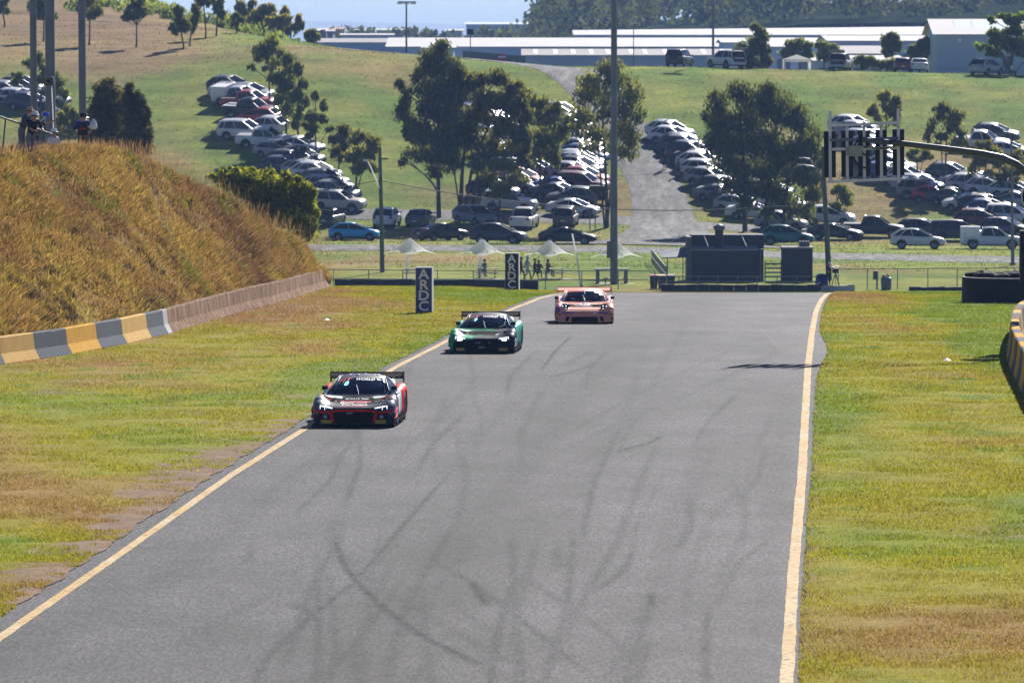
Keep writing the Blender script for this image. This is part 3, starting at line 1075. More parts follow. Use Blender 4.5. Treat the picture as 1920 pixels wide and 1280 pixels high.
# seed heads standing along the crest
P = on_bank(2500)
P = P[P[:, 2] > 0]
P2 = RP[np.clip((RNG.random(2000) ** .8 * 78 + 12).astype(int), 0, 88)] + np.stack([RNG.normal(0, .5, 2000), RNG.uniform(-3, 3, 2000), np.zeros(2000)], -1)
P = np.concatenate([P, P2])
hh = .28 + .32 * RNG.random(len(P))
blades('grass_seed_heads', P[:, 0], P[:, 1], P[:, 2] - .03, hh, np.full(len(P), .014), np.tile(np.array([.38, .22, .085]), (len(P), 1)) * (.6 + .8 * RNG.random((len(P), 1))), lean=.4, seg=2, label='pale seed heads of the dry grass on the bank')

# rough tufts over the parking hillside
n = 90000
Yt = RNG.uniform(478, 704, n)
Ut = RNG.uniform(-120, 2060, n)
Xt = (Ut - 960) / F * Yt
k = fbm(Xt, Yt, 2.0, 3)
sel = k > .47
Xt, Yt, k = Xt[sel], Yt[sel], k[sel]
ct = hill_color(Xt, Yt) * (.55 + .9 * RNG.random(len(Xt)))[:, None]
blades('hillside_tufts', Xt, Yt, G(Xt, Yt) + .02, .06 + .16 * RNG.random(len(Xt)), np.full(len(Xt), .10), ct, lean=1.5, label='rough grass tufts over the parking hillside')
# ================================================================== TREES
M_LEAF = mat_attr('gum_leaves', rough=.7, spec=.10, trans=.6, noise=.18, scale=.6)
M_BARK = mat_plain('bark', (.075, .062, .052), rough=.9, spec=.1, var=.45, scale=2.5, bump=.4)
M_PALEBARK = mat_plain('pale_bark', (.20, .165, .14), rough=.9, spec=.1, var=.4, scale=2.5, bump=.3)

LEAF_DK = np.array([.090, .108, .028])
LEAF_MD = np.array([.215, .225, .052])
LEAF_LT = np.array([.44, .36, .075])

def leaf_cloud(blobs, nleaf, L, W, tint=(1, 1, 1), sub=9, spread=.28, droop=.6, light=.25):
    """blobs: (cx,cy,cz,rx,ry,rz). Returns verts (n*4,3), colours. Leaves sit in clumps spread through each blob."""
    vol = np.array([b[3] * b[5] for b in blobs])
    cnt = np.maximum(12, (.85 * nleaf * vol / vol.sum()).astype(int))
    Cs, Vs = [], []
    for b, n in zip(blobs, cnt):
        c = np.array(b[:3])
        r = np.array(b[3:])
        k = max(4, int(sub * (.6 + .8 * RNG.random())))
        d = RNG.normal(size=(k, 3))
        d /= np.linalg.norm(d, axis=1)[:, None]
        sc = d * (RNG.random((k, 1)) ** .45) * .82
        br = .65 + .7 * RNG.random(k)
        which = RNG.integers(0, k, n)
        g = RNG.normal(size=(n, 3)) * spread * np.array([.8, .8, .62])
        p = sc[which] + g
        p = p * np.minimum(1.0, 1.25 / np.maximum(np.linalg.norm(p, axis=1), 1e-6))[:, None]
        pos = c + p * r
        pos[:, 2] -= .18 * np.abs(RNG.normal(size=n)) * r[2] * droop
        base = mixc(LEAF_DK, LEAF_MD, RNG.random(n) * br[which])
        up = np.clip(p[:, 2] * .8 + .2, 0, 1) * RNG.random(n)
        base = mixc(base, LEAF_LT, up * light * 2.6)  # clump tops paler: new growth, plus sun rim light painted into the colour
        Cs.append(base * np.array(tint) * (.75 + .5 * RNG.random()))
        Vs.append(pos)
    P = np.concatenate(Vs)
    C = np.concatenate(Cs)
    n = len(P)
    dirv = RNG.normal(size=(n, 3))
    dirv[:, 2] = -np.abs(dirv[:, 2]) - droop * 1.6
    dirv /= np.linalg.norm(dirv, axis=1)[:, None]
    sd = np.cross(dirv, RNG.normal(size=(n, 3)))
    sd /= np.maximum(np.linalg.norm(sd, axis=1)[:, None], 1e-6)
    l = (L * (.6 + .8 * RNG.random(n)))[:, None]
    w = (W * (.6 + .8 * RNG.random(n)))[:, None]
    V = np.stack([P - dirv * l / 2, P + sd * w / 2, P + dirv * l / 2, P - sd * w / 2], 1).reshape(-1, 3)
    return V, np.repeat(C, 4, 0)

def limb_path(a, b, bend, n=6):
    a, b = Vector(a), Vector(b)
    out = []
    for i in range(n):
        t = i / (n - 1)
        q = a.lerp(b, t)
        q.x += bend * math.sin(t * math.pi) + random.uniform(-.04, .04) * (b - a).length * .3
        q.z += .10 * (b - a).length * math.sin(t * math.pi)
        out.append(q)
    return out

def tree(name, label, base, blobs, trunks, nleaf, L=.46, W=.17, tint=(1, 1, 1), bark=None, group=None, sub=9, spread=.28, droop=.6, light=.25, limbs=True, cat='tree'):
    """base: world Vector. blobs in metres relative to base (x, y, z, rx, ry, rz). trunks: list of ([(x,y,z)...], r0, r1)."""
    t = empty(name, base, label=label, cat=cat, group=group)
    mb = MB()
    tips = []
    for path, r0, r1 in trunks:
        n = len(path)
        mb.tube(path, [r0 + (r1 - r0) * (i / (n - 1)) ** .8 for i in range(n)], 9)
        tips.append(path)
    if limbs:
        for b in blobs:
            # a limb from the nearest trunk point below the blob
            best, bd = None, 1e9
            for path, r0, r1 in trunks:
                for i in range(len(path) - 1):
                    for f in (0, .5):
                        q = Vector(path[i]).lerp(Vector(path[i + 1]), f)
                        if q.z < b[2] - .1 * abs(b[5]):
                            d = (q - Vector(b[:3])).length + 1.2 * abs(q.z - (b[2] - .9 * abs(b[0] - q.x)))
                            if d < bd:
                                bd, best, br = d, q, r0 + (r1 - r0) * (i + f) / (len(path) - 1)
            if best is not None:
                tgt = Vector((b[0], b[1], b[2] - b[5] * .1))
                pth = limb_path(best, tgt, random.uniform(-.3, .3))
                r = max(.03, br * .5)
                mb.tube(pth, [r * (1 - .8 * i / 5) for i in range(6)], 6)
                for _ in range(3):
                    e = Vector((b[0] + random.uniform(-.7, .7) * b[3], b[1] + random.uniform(-.7, .7) * b[4], b[2] + random.uniform(-.2, .7) * b[5]))
                    mb.tube(limb_path(pth[3], e, 0, 4), [r * .4, r * .3, r * .2, .012], 5)
    mb.build('trunk', bark or M_BARK, t)
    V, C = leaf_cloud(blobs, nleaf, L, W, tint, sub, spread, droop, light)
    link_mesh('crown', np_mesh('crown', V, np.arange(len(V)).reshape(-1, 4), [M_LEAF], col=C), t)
    return t

def px_tree(label, base_px, blobs_px, trunks_px, nleaf, name='gum_tree', Y=None, depth=.8, **kw):
    """blobs_px (cx,cy,rx,ry) and trunk points (x,y) read off the photograph at the tree's own distance"""
    if Y is None:
        base = on_hill(*base_px)
    else:
        p = at(base_px[0], base_px[1], Y)
        base = Vector((p.x, Y, gz(p.x, Y)))
    s = F / base.y
    zb = at(base_px[0], base_px[1], base.y).z - base.z      # photo base height against the ground
    def loc(x, y, dy=0):
        q = at(x, y, base.y)
        return (q.x - base.x, dy, q.z - base.z)
    bl = []
    for cx, cy, rx, ry in blobs_px:
        dy = random.uniform(-1, 1) * rx / s * depth
        x, _, z = loc(cx, cy)
        bl.append((x, dy, z, rx / s, rx / s * random.uniform(.8, 1.1), ry / s))
    tr = []
    for pts, w0, w1 in trunks_px:
        q = [loc(x, y, random.uniform(-.1, .1)) for x, y in pts]
        q[0] = (q[0][0], q[0][1], min(q[0][2], 0) - .25)
        tr.append((q, w0 / 2 / s, w1 / 2 / s))
    return tree(name, label, base, bl, tr, nleaf, **kw)

def auto_blobs(x0, x1, y0, y1, n, seed, top_round=True):
    r = random.Random(seed)
    out = []
    cx, cy, rx, ry = (x0 + x1) / 2, (y0 + y1) / 2, (x1 - x0) / 2, (y1 - y0) / 2
    k = 0
    while k < n:
        a, b = r.uniform(-1, 1), r.uniform(-1, 1)
        if a * a + b * b > .75:
            continue
        q = r.uniform(.30, .48)
        out.append((cx + a * rx * .78, cy + b * ry * .78, max(4, rx * q), max(3.5, ry * q * .9)))
        k += 1
    return out

# ---- the big trees by the parked cars
px_tree('tallest dark gum tree with one straight trunk left of the parked cars', (822, 410),
        [(822, 88, 20, 22), (800, 120, 28, 28), (845, 118, 26, 22), (790, 150, 24, 24), (825, 155, 40, 34), (862, 140, 22, 22), (882, 160, 22, 20), (815, 200, 42, 40), (850, 190, 34, 34), (760, 182, 14, 22),
         (748, 160, 12, 14), (752, 208, 18, 24), (775, 232, 24, 24), (800, 250, 34, 30), (845, 245, 36, 30), (822, 290, 40, 26), (785, 290, 26, 18), (757, 303, 12, 12), (850, 300, 26, 26), (815, 318, 24, 14), (838, 270, 34, 30), (770, 258, 16, 18)],
        [([(823, 410), (822, 360), (822, 300), (823, 230), (822, 160), (820, 95)], 10, 2.5)], 18000, tint=(.70, .74, .74), light=.10, spread=.33)
px_tree('spreading gum tree with several leaning trunks among the parked cars', (866, 414),
        [(895, 150, 26, 22), (930, 145, 24, 22), (960, 165, 20, 20), (905, 185, 30, 24), (945, 190, 34, 26), (978, 190, 18, 22), (985, 215, 16, 22), (900, 225, 36, 26), (945, 235, 36, 30), (975, 250, 20, 24), (880, 262, 30, 22), (920, 270, 38, 22),
         (960, 282, 30, 20), (985, 280, 14, 18), (868, 240, 20, 20), (900, 295, 26, 14), (965, 210, 26, 24)],
        [([(860, 416), (864, 380), (866, 330), (872, 270), (890, 200)], 12, 3), ([(866, 416), (876, 370), (884, 320), (905, 262), (935, 200)], 9, 2.5), ([(870, 416), (886, 380), (896, 320), (925, 270), (960, 220)], 7, 2), ([(866, 345), (852, 325), (842, 300)], 4, 2)], 15000, tint=(.85, .83, .68), light=.30, spread=.32)
px_tree('leafy gum tree between the white four-wheel drive and the tall trees', (935, 415),
        [(950, 310, 34, 16), (985, 300, 18, 16), (915, 335, 26, 14), (945, 350, 26, 16), (970, 335, 20, 12), (925, 362, 18, 10), (905, 310, 16, 12)],
        [([(933, 416), (937, 380), (942, 340), (955, 300)], 7, 2)], 4200, tint=(.95, 1, .9), light=.22)
px_tree('pale green gum tree with drooping crown behind the row of cars', (1012, 372),
        [(1008, 190, 26, 20), (1040, 205, 24, 22), (1020, 225, 34, 22), (1060, 232, 20, 22), (1035, 250, 30, 20), (1012, 262, 30, 26), (1030, 280, 22, 24), (1000, 290, 20, 20), (1040, 300, 12, 16), (985, 175, 18, 16)],
        [([(1012, 374), (1013, 330), (1014, 290), (1020, 220)], 6, 2), ([(1018, 374), (1020, 330), (1030, 280), (1045, 230)], 5, 2)], 6500, tint=(1.1, 1.15, .9), light=.35)
px_tree('open gum tree with slender trunk right behind the tall grey pole', (1137, 428),
        [(1140, 128, 28, 18), (1112, 150, 26, 20), (1165, 145, 26, 22), (1090, 180, 22, 20), (1130, 180, 34, 24), (1180, 175, 24, 24), (1195, 205, 16, 22), (1150, 210, 34, 22), (1100, 215, 26, 22), (1085, 240, 18, 16), (1125, 250, 30, 20), (1170, 245, 28, 22), (1188, 265, 16, 18), (1175, 285, 20, 14), (1110, 275, 20, 12), (1145, 275, 20, 12)],
        [([(1138, 430), (1138, 390), (1136, 340), (1134, 290), (1130, 220), (1138, 140)], 9, 2.5), ([(1137, 345), (1150, 310), (1165, 260), (1178, 200)], 5, 1.5), ([(1134, 290), (1120, 250), (1100, 200)], 4, 1.5)], 7000, tint=(1.05, 1.08, 1.0), light=.30, spread=.5, sub=7)
px_tree('huge dense dark tree right of the uphill lane', (1415, 436),
        [(1345, 185, 22, 26), (1385, 170, 26, 26), (1440, 165, 22, 22), (1360, 225, 36, 32), (1410, 205, 44, 40), (1460, 200, 40, 34), (1500, 220, 34, 32), (1525, 255, 24, 34), (1345, 262, 30, 30), (1395, 262, 46, 36), (1450, 260, 46, 38), (1495, 275, 40, 36), (1530, 300, 22, 30), (1360, 300, 32, 26),
         (1410, 310, 44, 30), (1460, 318, 44, 32), (1505, 330, 36, 30), (1385, 345, 32, 26), (1430, 355, 40, 26), (1480, 362, 38, 26), (1520, 365, 24, 24), (1335, 230, 20, 24), (1395, 380, 20, 20), (1500, 395, 26, 18), (1440, 395, 16, 14)],
        [([(1397, 440), (1396, 400), (1398, 350), (1392, 280), (1388, 200)], 11, 3), ([(1436, 436), (1437, 390), (1440, 330), (1452, 260), (1460, 200)], 10, 3), ([(1466, 432), (1470, 390), (1480, 330), (1500, 270)], 8, 3)], 27000, tint=(.66, .72, .58), light=.16, spread=.38, name='dense_tree')
px_tree('small gum tree beside the green power pole right of the dense tree', (1560, 420),
        [(1572, 352, 22, 12), (1585, 370, 18, 16), (1562, 385, 18, 16), (1578, 395, 14, 10)], [([(1560, 421), (1565, 395), (1574, 360)], 5, 2)], 1700, tint=(1, 1.05, .9))

# ---- slender row on the left hillside
px_tree('round topped gum tree, uppermost of the slender row on the left', (505, 207),
        [(490, 90, 18, 18), (512, 80, 18, 16), (505, 102, 26, 16), (525, 98, 12, 14), (482, 108, 10, 10), (515, 118, 14, 10), (470, 127, 9, 8), (495, 128, 8, 5)], [([(506, 208), (505, 170), (504, 130), (502, 90)], 4.5, 2)], 2200, tint=(.95, 1.05, .85), light=.3)
px_tree('tall narrow gum tree, second of the slender row on the left', (537, 262),
        [(530, 112, 22, 16), (545, 130, 20, 18), (520, 140, 20, 18), (535, 158, 26, 20), (548, 178, 18, 20), (528, 185, 22, 16), (538, 205, 16, 14)], [([(537, 263), (536, 230), (536, 190), (534, 120)], 5, 2)], 3200, tint=(.9, 1, .95), light=.2)
px_tree('thin gum tree with sparse crown, third of the slender row on the left', (561, 272),
        [(560, 128, 12, 18), (568, 155, 14, 18), (556, 178, 16, 18), (570, 190, 12, 16), (560, 212, 12, 14), (552, 232, 16, 10), (572, 226, 10, 8)], [([(561, 273), (558, 240), (560, 200), (560, 130)], 4.5, 2)], 2000, tint=(.95, 1.05, 1), light=.2)
px_tree('forked gum sapling, lowest of the slender row on the left', (593, 300),
        [(592, 182, 10, 14), (606, 198, 10, 14), (585, 215, 16, 16), (604, 222, 14, 14), (590, 240, 16, 12), (618, 240, 9, 10), (575, 236, 10, 10), (580, 255, 10, 8)], [([(593, 301), (592, 270), (591, 230), (592, 190)], 4, 1.5), ([(594, 285), (604, 262), (617, 242)], 2.2, 1)], 2000, tint=(.95, 1.05, 1), light=.2)
px_tree('bushy gum tree left of the street lamp pole', (635, 338),
        [(632, 262, 16, 16), (645, 250, 18, 16), (628, 282, 12, 14), (650, 275, 18, 14), (640, 295, 14, 8)], [([(634, 339), (635, 315), (638, 285), (642, 260)], 4, 1.6)], 1800, tint=(1, 1.0, .85), light=.25)
px_tree('round gum tree right behind the street lamp pole', (668, 362),
        [(668, 255, 22, 16), (692, 262, 20, 18), (700, 285, 16, 16), (678, 285, 24, 16), (660, 295, 16, 14), (685, 305, 20, 14), (668, 318, 18, 12), (700, 312, 12, 10)], [([(668, 363), (668, 335), (672, 305), (682, 270)], 5, 2), ([(668, 340), (680, 318), (690, 290)], 2.6, 1.2)], 2900, tint=(1.05, 1.0, .82), light=.28)

# ---- right hand slope
for lab, b, bl, tr, nl, tn in [
    ('gum tree standing behind the timing gantry panel', (1660, 292), [(1658, 182, 16, 14), (1680, 188, 12, 16), (1640, 205, 14, 12), (1665, 205, 22, 14), (1684, 212, 12, 14), (1650, 222, 14, 10), (1632, 212, 8, 8), (1675, 228, 16, 8)], [([(1661, 293), (1660, 260), (1662, 225), (1660, 190)], 4, 1.8)], 2000, (1, 1.02, .85)),
    ('round crowned gum tree above the gantry arm', (1772, 350), [(1772, 205, 22, 14), (1795, 215, 16, 18), (1758, 225, 18, 16), (1785, 235, 24, 16), (1800, 250, 12, 16), (1745, 240, 12, 14), (1738, 258, 10, 12), (1765, 255, 18, 12), (1790, 268, 16, 12), (1752, 272, 12, 8), (1812, 265, 8, 8)], [([(1772, 351), (1773, 310), (1774, 275), (1778, 220)], 4.5, 1.8), ([(1771, 300), (1764, 270), (1760, 240)], 2.6, 1.2)], 2800, (.95, 1, .85)),
    ('small thin gum tree below the gantry arm', (1722, 335), [(1715, 285, 14, 8), (1735, 288, 12, 9), (1725, 296, 20, 7), (1745, 294, 6, 6), (1706, 292, 7, 6)], [([(1720, 336), (1720, 315), (1718, 292)], 3, 1.4), ([(1720, 318), (1730, 305), (1738, 292)], 1.6, 1)], 900, (1, 1.1, .95)),
    ('yellowish gum tree behind the curve of the gantry arm', (1846, 366), [(1845, 272, 18, 12), (1865, 285, 20, 14), (1835, 290, 16, 14), (1850, 302, 22, 14), (1828, 315, 14, 12), (1870, 305, 14, 12), (1820, 330, 9, 8), (1860, 322, 12, 8)], [([(1846, 367), (1848, 335), (1848, 290)], 5, 2), ([(1848, 340), (1858, 322), (1866, 300)], 2.6, 1.2)], 2100, (1.2, 1.15, .7)),
    ('leafy gum tree at the right edge behind the grey lamp post', (1893, 372), [(1880, 300, 14, 12), (1905, 290, 16, 12), (1890, 320, 20, 14), (1912, 315, 14, 14), (1875, 335, 14, 10), (1900, 340, 16, 10), (1925, 305, 14, 14)], [([(1892, 373), (1893, 350), (1898, 310)], 4, 1.6), ([(1894, 355), (1904, 335), (1912, 310)], 2.4, 1)], 1900, (1.1, 1.1, .75)),
]:
    px_tree(lab, b, bl, tr, nl, tint=tn, light=.28)

# ---- trees on the brown top of the left hill
for lab, b, x0, x1, y0, y1, n, nl, tn in [
    ('gum tree behind the left pair of grey poles on the brown hilltop', (81, 79), 46, 120, -22, 42, 10, 2000, (.95, 1, .9)),
    ('gum tree partly hidden by the third grey pole on the brown hilltop', (167, 86), 140, 198, -25, 40, 9, 1800, (1, 1, .9)),
    ('gum tree with a forked trunk and long shadow on the brown hilltop', (255, 90), 228, 284, -18, 58, 10, 2300, (1, 1.02, .85)),
    ('front gum tree of the leaning pair on the brown hilltop', (343, 94), 310, 362, 6, 72, 9, 2100, (.95, 1, .9)),
    ('rear gum tree of the leaning pair on the brown hilltop', (355, 88), 346, 378, 0, 68, 7, 1500, (1, 1, .9)),
    ('dark gum tree left of the twin stems on the hilltop', (385, 74), 362, 402, -22, 42, 8, 1700, (.9, .95, .95)),
    ('tall gum tree with visible stem on the hilltop skyline', (405, 69), 390, 428, -25, 40, 8, 1700, (.95, 1, .9)),
    ('short gum tree on the hilltop just before the skyline clump', (443, 64), 424, 456, 18, 52, 6, 1100, (.95, 1, .95)),
    ('gum tree at the far left edge behind the poles on the hilltop', (8, 52), -30, 34, -20, 32, 8, 1500, (.95, 1, .9)),
]:
    px_tree(lab, b, auto_blobs(x0, x1, y0, y1, n, b[0]), [([b, (b[0] + 1, b[1] * .6 + y1 * .4), ((x0 + x1) / 2, (y0 + y1) / 2), ((x0 + x1) / 2 + 2, y0 * .6 + y1 * .4)], 4, 1.6)], nl, tint=tn, light=.25)

for lab, cx, x0, x1, y0, y1, Y, nl, tn in [
    ('olive bush tree at the left of the skyline clump', 492, 462, 522, 2, 62, 800, 2000, (1.2, 1.15, .7)),
    ('golden tinged bush tree in the middle of the skyline clump', 520, 496, 548, 22, 66, 790, 1800, (1.35, 1.15, .6)),
    ('rounded dark bush tree at the right end of the skyline clump', 545, 522, 568, 4, 70, 800, 2000, (1.15, 1.05, .65)),
    ('pale thin tree behind the skyline clump', 460, 436, 482, -8, 40, 830, 1200, (1.1, 1.15, 1)),
    ('low shrub on the hill shoulder right of the skyline clump', 588, 568, 600, 58, 82, 720, 900, (1.2, 1.25, .8)),
]:
    px_tree(lab, (cx, y1), auto_blobs(x0, x1, y0, y1, 8, cx), [([(cx, y1 + 6), (cx, y1 - 8), (cx, (y0 + y1) / 2)], 4, 2)], nl, Y=Y, tint=tn, light=.4, L=.8, W=.34)

# low scrub on the far left hill
bl = []
for i in range(60):
    x, y = random.uniform(110, 560), 0
    Y = random.uniform(735, 800)
    y = np.interp(x, [110, 280, 420, 560], [18, 30, 50, 76]) + random.uniform(-6, 10)
    q = at(x, y, Y)
    r = random.uniform(.7, 1.5)
    bl.append((q.x, Y, gz(q.x, Y) + r * .4, r * 1.3, r * 1.3, r))
V, C = leaf_cloud(bl, 7000, .6, .3, (1.0, 1.25, .8), light=.3)
tag(link_mesh('hill_scrub', np_mesh('hill_scrub', V, np.arange(len(V)).reshape(-1, 4), [M_LEAF], col=C)), 'low green scrub on the far left hill', kind='stuff')

# ---- left of the dry bank
px_tree('drooping gum tree behind the two left grey poles', (75, 232),
        [(50, 118, 14, 14), (70, 108, 14, 12), (35, 140, 12, 12), (85, 130, 16, 16), (110, 150, 18, 18), (120, 175, 14, 18), (95, 165, 18, 16), (30, 152, 10, 10), (115, 200, 12, 12), (70, 150, 14, 14)],
        [([(76, 234), (76, 200), (80, 160), (80, 120)], 6, 2)], 3300, tint=(1, 1.1, 1), light=.3, Y=600)
px_tree('small round shrub tree behind the third grey pole', (128, 262), [(128, 205, 16, 16), (115, 222, 16, 18), (142, 225, 16, 18), (128, 240, 22, 16)], [([(128, 264), (128, 240), (128, 215)], 4, 2)], 1700, tint=(1.1, 1.1, .8), light=.3, Y=520)
px_tree('broad shaggy dark she-oak clump beyond the dry bank', (215, 300),
        [(200, 170, 20, 20), (185, 190, 18, 22), (216, 176, 18, 22), (176, 215, 16, 24), (200, 205, 26, 26), (226, 200, 20, 26), (190, 240, 26, 26), (220, 240, 26, 28), (178, 262, 22, 24), (210, 272, 34, 24), (205, 156, 10, 10)],
        [([(210, 302), (208, 250), (205, 190)], 5, 2), ([(214, 302), (220, 250), (222, 200)], 4, 2)], 7000, name='she_oak_tree', Y=415, tint=(.62, .50, .42), light=.06, droop=-.3, L=.42, W=.13, spread=.5)
px_tree('spiky dark she-oak at the right of the clump beyond the dry bank', (255, 300),
        [(240, 168, 8, 16), (245, 190, 12, 20), (258, 186, 8, 18), (266, 198, 8, 16), (250, 220, 20, 24), (270, 222, 10, 20), (258, 248, 24, 24), (242, 262, 20, 24), (268, 262, 16, 22), (255, 282, 26, 20), (276, 236, 6, 14)],
        [([(252, 302), (250, 250), (246, 190)], 5, 2), ([(256, 302), (264, 250), (266, 205)], 4, 2)], 6000, name='she_oak_tree', Y=412, tint=(.56, .46, .40), light=.05, droop=-.3, L=.42, W=.13, spread=.5)

# bush at the end of the dry bank
px_tree('olive green bush spreading behind the end of the dry grass bank', (510, 440),
        [(425, 335, 20, 12), (455, 335, 26, 16), (490, 345, 32, 20), (530, 350, 34, 20), (562, 362, 26, 18), (470, 365, 36, 20), (515, 378, 40, 22), (556, 385, 30, 20), (535, 405, 40, 20), (565, 415, 26, 20), (500, 400, 40, 20), (570, 440, 24, 14), (440, 352, 26, 16), (578, 382, 14, 14), (418, 322, 9, 8), (446, 318, 10, 9), (470, 322, 9, 8), (505, 322, 10, 9), (538, 330, 10, 9), (560, 340, 9, 9), (586, 366, 8, 9), (590, 398, 9, 10), (400, 330, 8, 6), (584, 425, 10, 10)],
        [([(512, 470), (510, 430), (505, 390)], 6, 3), ([(516, 470), (530, 420), (550, 385)], 5, 2), ([(508, 470), (480, 400), (450, 360)], 5, 2)], 11000, name='bush', cat='bush', Y=318, tint=(1.1, 1.2, .34), light=.35, L=.30, W=.13, droop=.1, spread=.55)

# ---- on the crest to the right
px_tree('dense dark tree beside the white four-wheel drive on the crest', (1406, 128),
        [(1420, 52, 16, 16), (1432, 70, 16, 18), (1412, 75, 20, 18), (1395, 90, 20, 18), (1420, 100, 24, 20), (1385, 105, 16, 14), (1405, 115, 26, 12), (1432, 92, 14, 20)], [([(1406, 129), (1408, 110), (1414, 80)], 6, 2.5)], 4200, name='dense_tree', tint=(.8, .9, .75), light=.1)
px_tree('small pale bush right of the dense crest tree', (1438, 126), [(1436, 108, 12, 10), (1444, 118, 10, 8), (1430, 118, 12, 8)], [([(1438, 128), (1438, 118)], 2, 1)], 700, name='bush', cat='bush', tint=(1.3, 1.35, 1), light=.4)
px_tree('bright green spreading tree at the top right corner', (1896, 141),
        [(1858, 95, 20, 10), (1840, 88, 14, 8), (1880, 78, 26, 14), (1865, 62, 18, 10), (1895, 55, 24, 14), (1885, 35, 20, 12), (1915, 35, 22, 16), (1925, 70, 30, 20), (1905, 95, 24, 12), (1960, 60, 36, 30), (1870, 100, 20, 8), (1950, 95, 30, 16), (1855, 38, 12, 7)],
        [([(1896, 142), (1896, 120), (1900, 90), (1915, 50)], 9, 4), ([(1897, 118), (1880, 100), (1860, 90)], 5, 2)], 6500, name='broadleaf_tree', tint=(.75, 1.05, .45), light=.4, L=.5, W=.34, droop=.2)
for lab, cx, x0, x1, y0, y1, Y, nl in [
    ('grey green tree cluster on the left behind the crest marquee', 1500, 1452, 1530, 62, 118, 705, 2600),
    ('grey green tree on the right behind the crest marquee', 1545, 1518, 1580, 68, 120, 712, 2000),
    ('grey green gum tree left of the white building', 1672, 1648, 1700, 55, 118, 705, 2200),
    ('grey green gum tree touching the left wall of the white building', 1724, 1696, 1752, 62, 126, 702, 2600),
    ('low dark shrub behind the open tailgate wagon on the crest', 1618, 1598, 1648, 102, 134, 690, 1500),
    ('small dark shrub between the white car and the crest marquee', 1585, 1562, 1604, 108, 132, 700, 900),
    ('broad low shrub just left of the dark red hatchback on the crest', 1662, 1640, 1690, 110, 134, 690, 1300),
]:
    px_tree(lab, (cx, y1 + 8), auto_blobs(x0, x1, y0, y1, 9, cx), [([(cx, y1 + 8), (cx, y1 - 6), (cx, (y0 + y1) / 2)], 4, 2)], nl, Y=Y, tint=(1.0, 1.1, 1.15), light=.2, L=.6, W=.26)

# ---- the wooded ridge and tree line far behind
bl = []
for k in range(420):
    Y = random.uniform(1320, 1750)
    x = random.uniform(1000, 2450)
    skyl = np.interp(x, [1000, 1025, 1060, 1120, 1250, 1500, 2450], [60, 22, -8, -16, -24, -50, -80])
    top = random.uniform(skyl, 95) if random.random() < .7 else skyl + random.uniform(-4, 14)
    q = at(x, top, Y)
    r = random.uniform(3.4, 7.0)
    bl.append((q.x, Y, q.z, r, r, r * .85))
for k in range(70):
    Y = random.uniform(1500, 1700)
    x = random.uniform(620, 1020)
    top = random.uniform(60, 84)
    q = at(x, top, Y)
    r = random.uniform(1.2, 2.4)
    bl.append((q.x, Y, q.z, r, r, r))
V, C = leaf_cloud(bl, 80000, 1.7, .9, (.34, .40, .34), sub=6, spread=.5, droop=.1, light=.25)
tag(link_mesh('far_woodland', np_mesh('far_woodland', V, np.arange(len(V)).reshape(-1, 4), [M_LEAF], col=C)), 'hazy wooded ridge behind the white roofs', kind='stuff')
# the ridge itself under the trees
hx = np.linspace(960, 2700, 60)
rows = []
M_FOREST = mat_plain('forest_floor', (.035, .045, .025), rough=1.0, spec=0.0, var=.4, scale=.05)
for Yr, off in ((1290, 60), (1420, 34), (1560, 24), (1700, 22), (1900, 40), (2300, 90)):
    skyl = np.interp(hx, [960, 1025, 1060, 1120, 1250, 1500, 2700], [110, 70, 30, 22, 16, -14, -40])
    rows.append([tuple(at(float(a), float(b + off), Yr)) for a, b in zip(hx, np.maximum(skyl, skyl * 0 - 200))])
mb = MB()
mb.grid(rows)
tag(mb.build('wooded_ridge_terrain', M_FOREST), kind='structure')

# far range on the skyline, haze painted into its pale blue colour
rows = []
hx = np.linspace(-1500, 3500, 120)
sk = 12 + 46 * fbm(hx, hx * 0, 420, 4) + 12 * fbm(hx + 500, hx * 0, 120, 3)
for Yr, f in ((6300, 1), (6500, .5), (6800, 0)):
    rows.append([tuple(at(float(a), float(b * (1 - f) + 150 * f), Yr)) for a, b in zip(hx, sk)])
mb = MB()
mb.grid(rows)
tag(mb.build('distant_hills', mat_plain('haze_tinted_range', (.55, .62, .72), rough=1.0, spec=0.0, var=.1, scale=.002)), kind='structure')
# ================================================================== PARKED CARS
M_PAINT = mat_objcol('car_paint')
M_GLASS = mat_plain('car_glass', (.008, .011, .016), rough=.03, spec=.25, var=.1)
M_RUBBER = mat_plain('tyre_rubber', (.014, .014, .015), rough=.85, spec=.2, var=.3, scale=6)
M_ALLOY = mat_plain('alloy_rim', (.30, .30, .31), rough=.35, spec=.5, metal=.7, var=.15)
M_TRIM = mat_plain('black_trim', (.018, .018, .019), rough=.6, spec=.3, var=.2)
M_LAMP = mat_plain('lamp_lens', (.55, .57, .60), rough=.12, spec=.8, var=.1)
M_TAIL = mat_plain('tail_lens', (.33, .012, .014), rough=.2, spec=.6, var=.1)
M_WHITE = mat_plain('white_panel', (.74, .74, .73), rough=.45, spec=.4, var=.06)
M_PLATE = mat_plain('number_plate', (.62, .58, .30), rough=.5, var=.1)

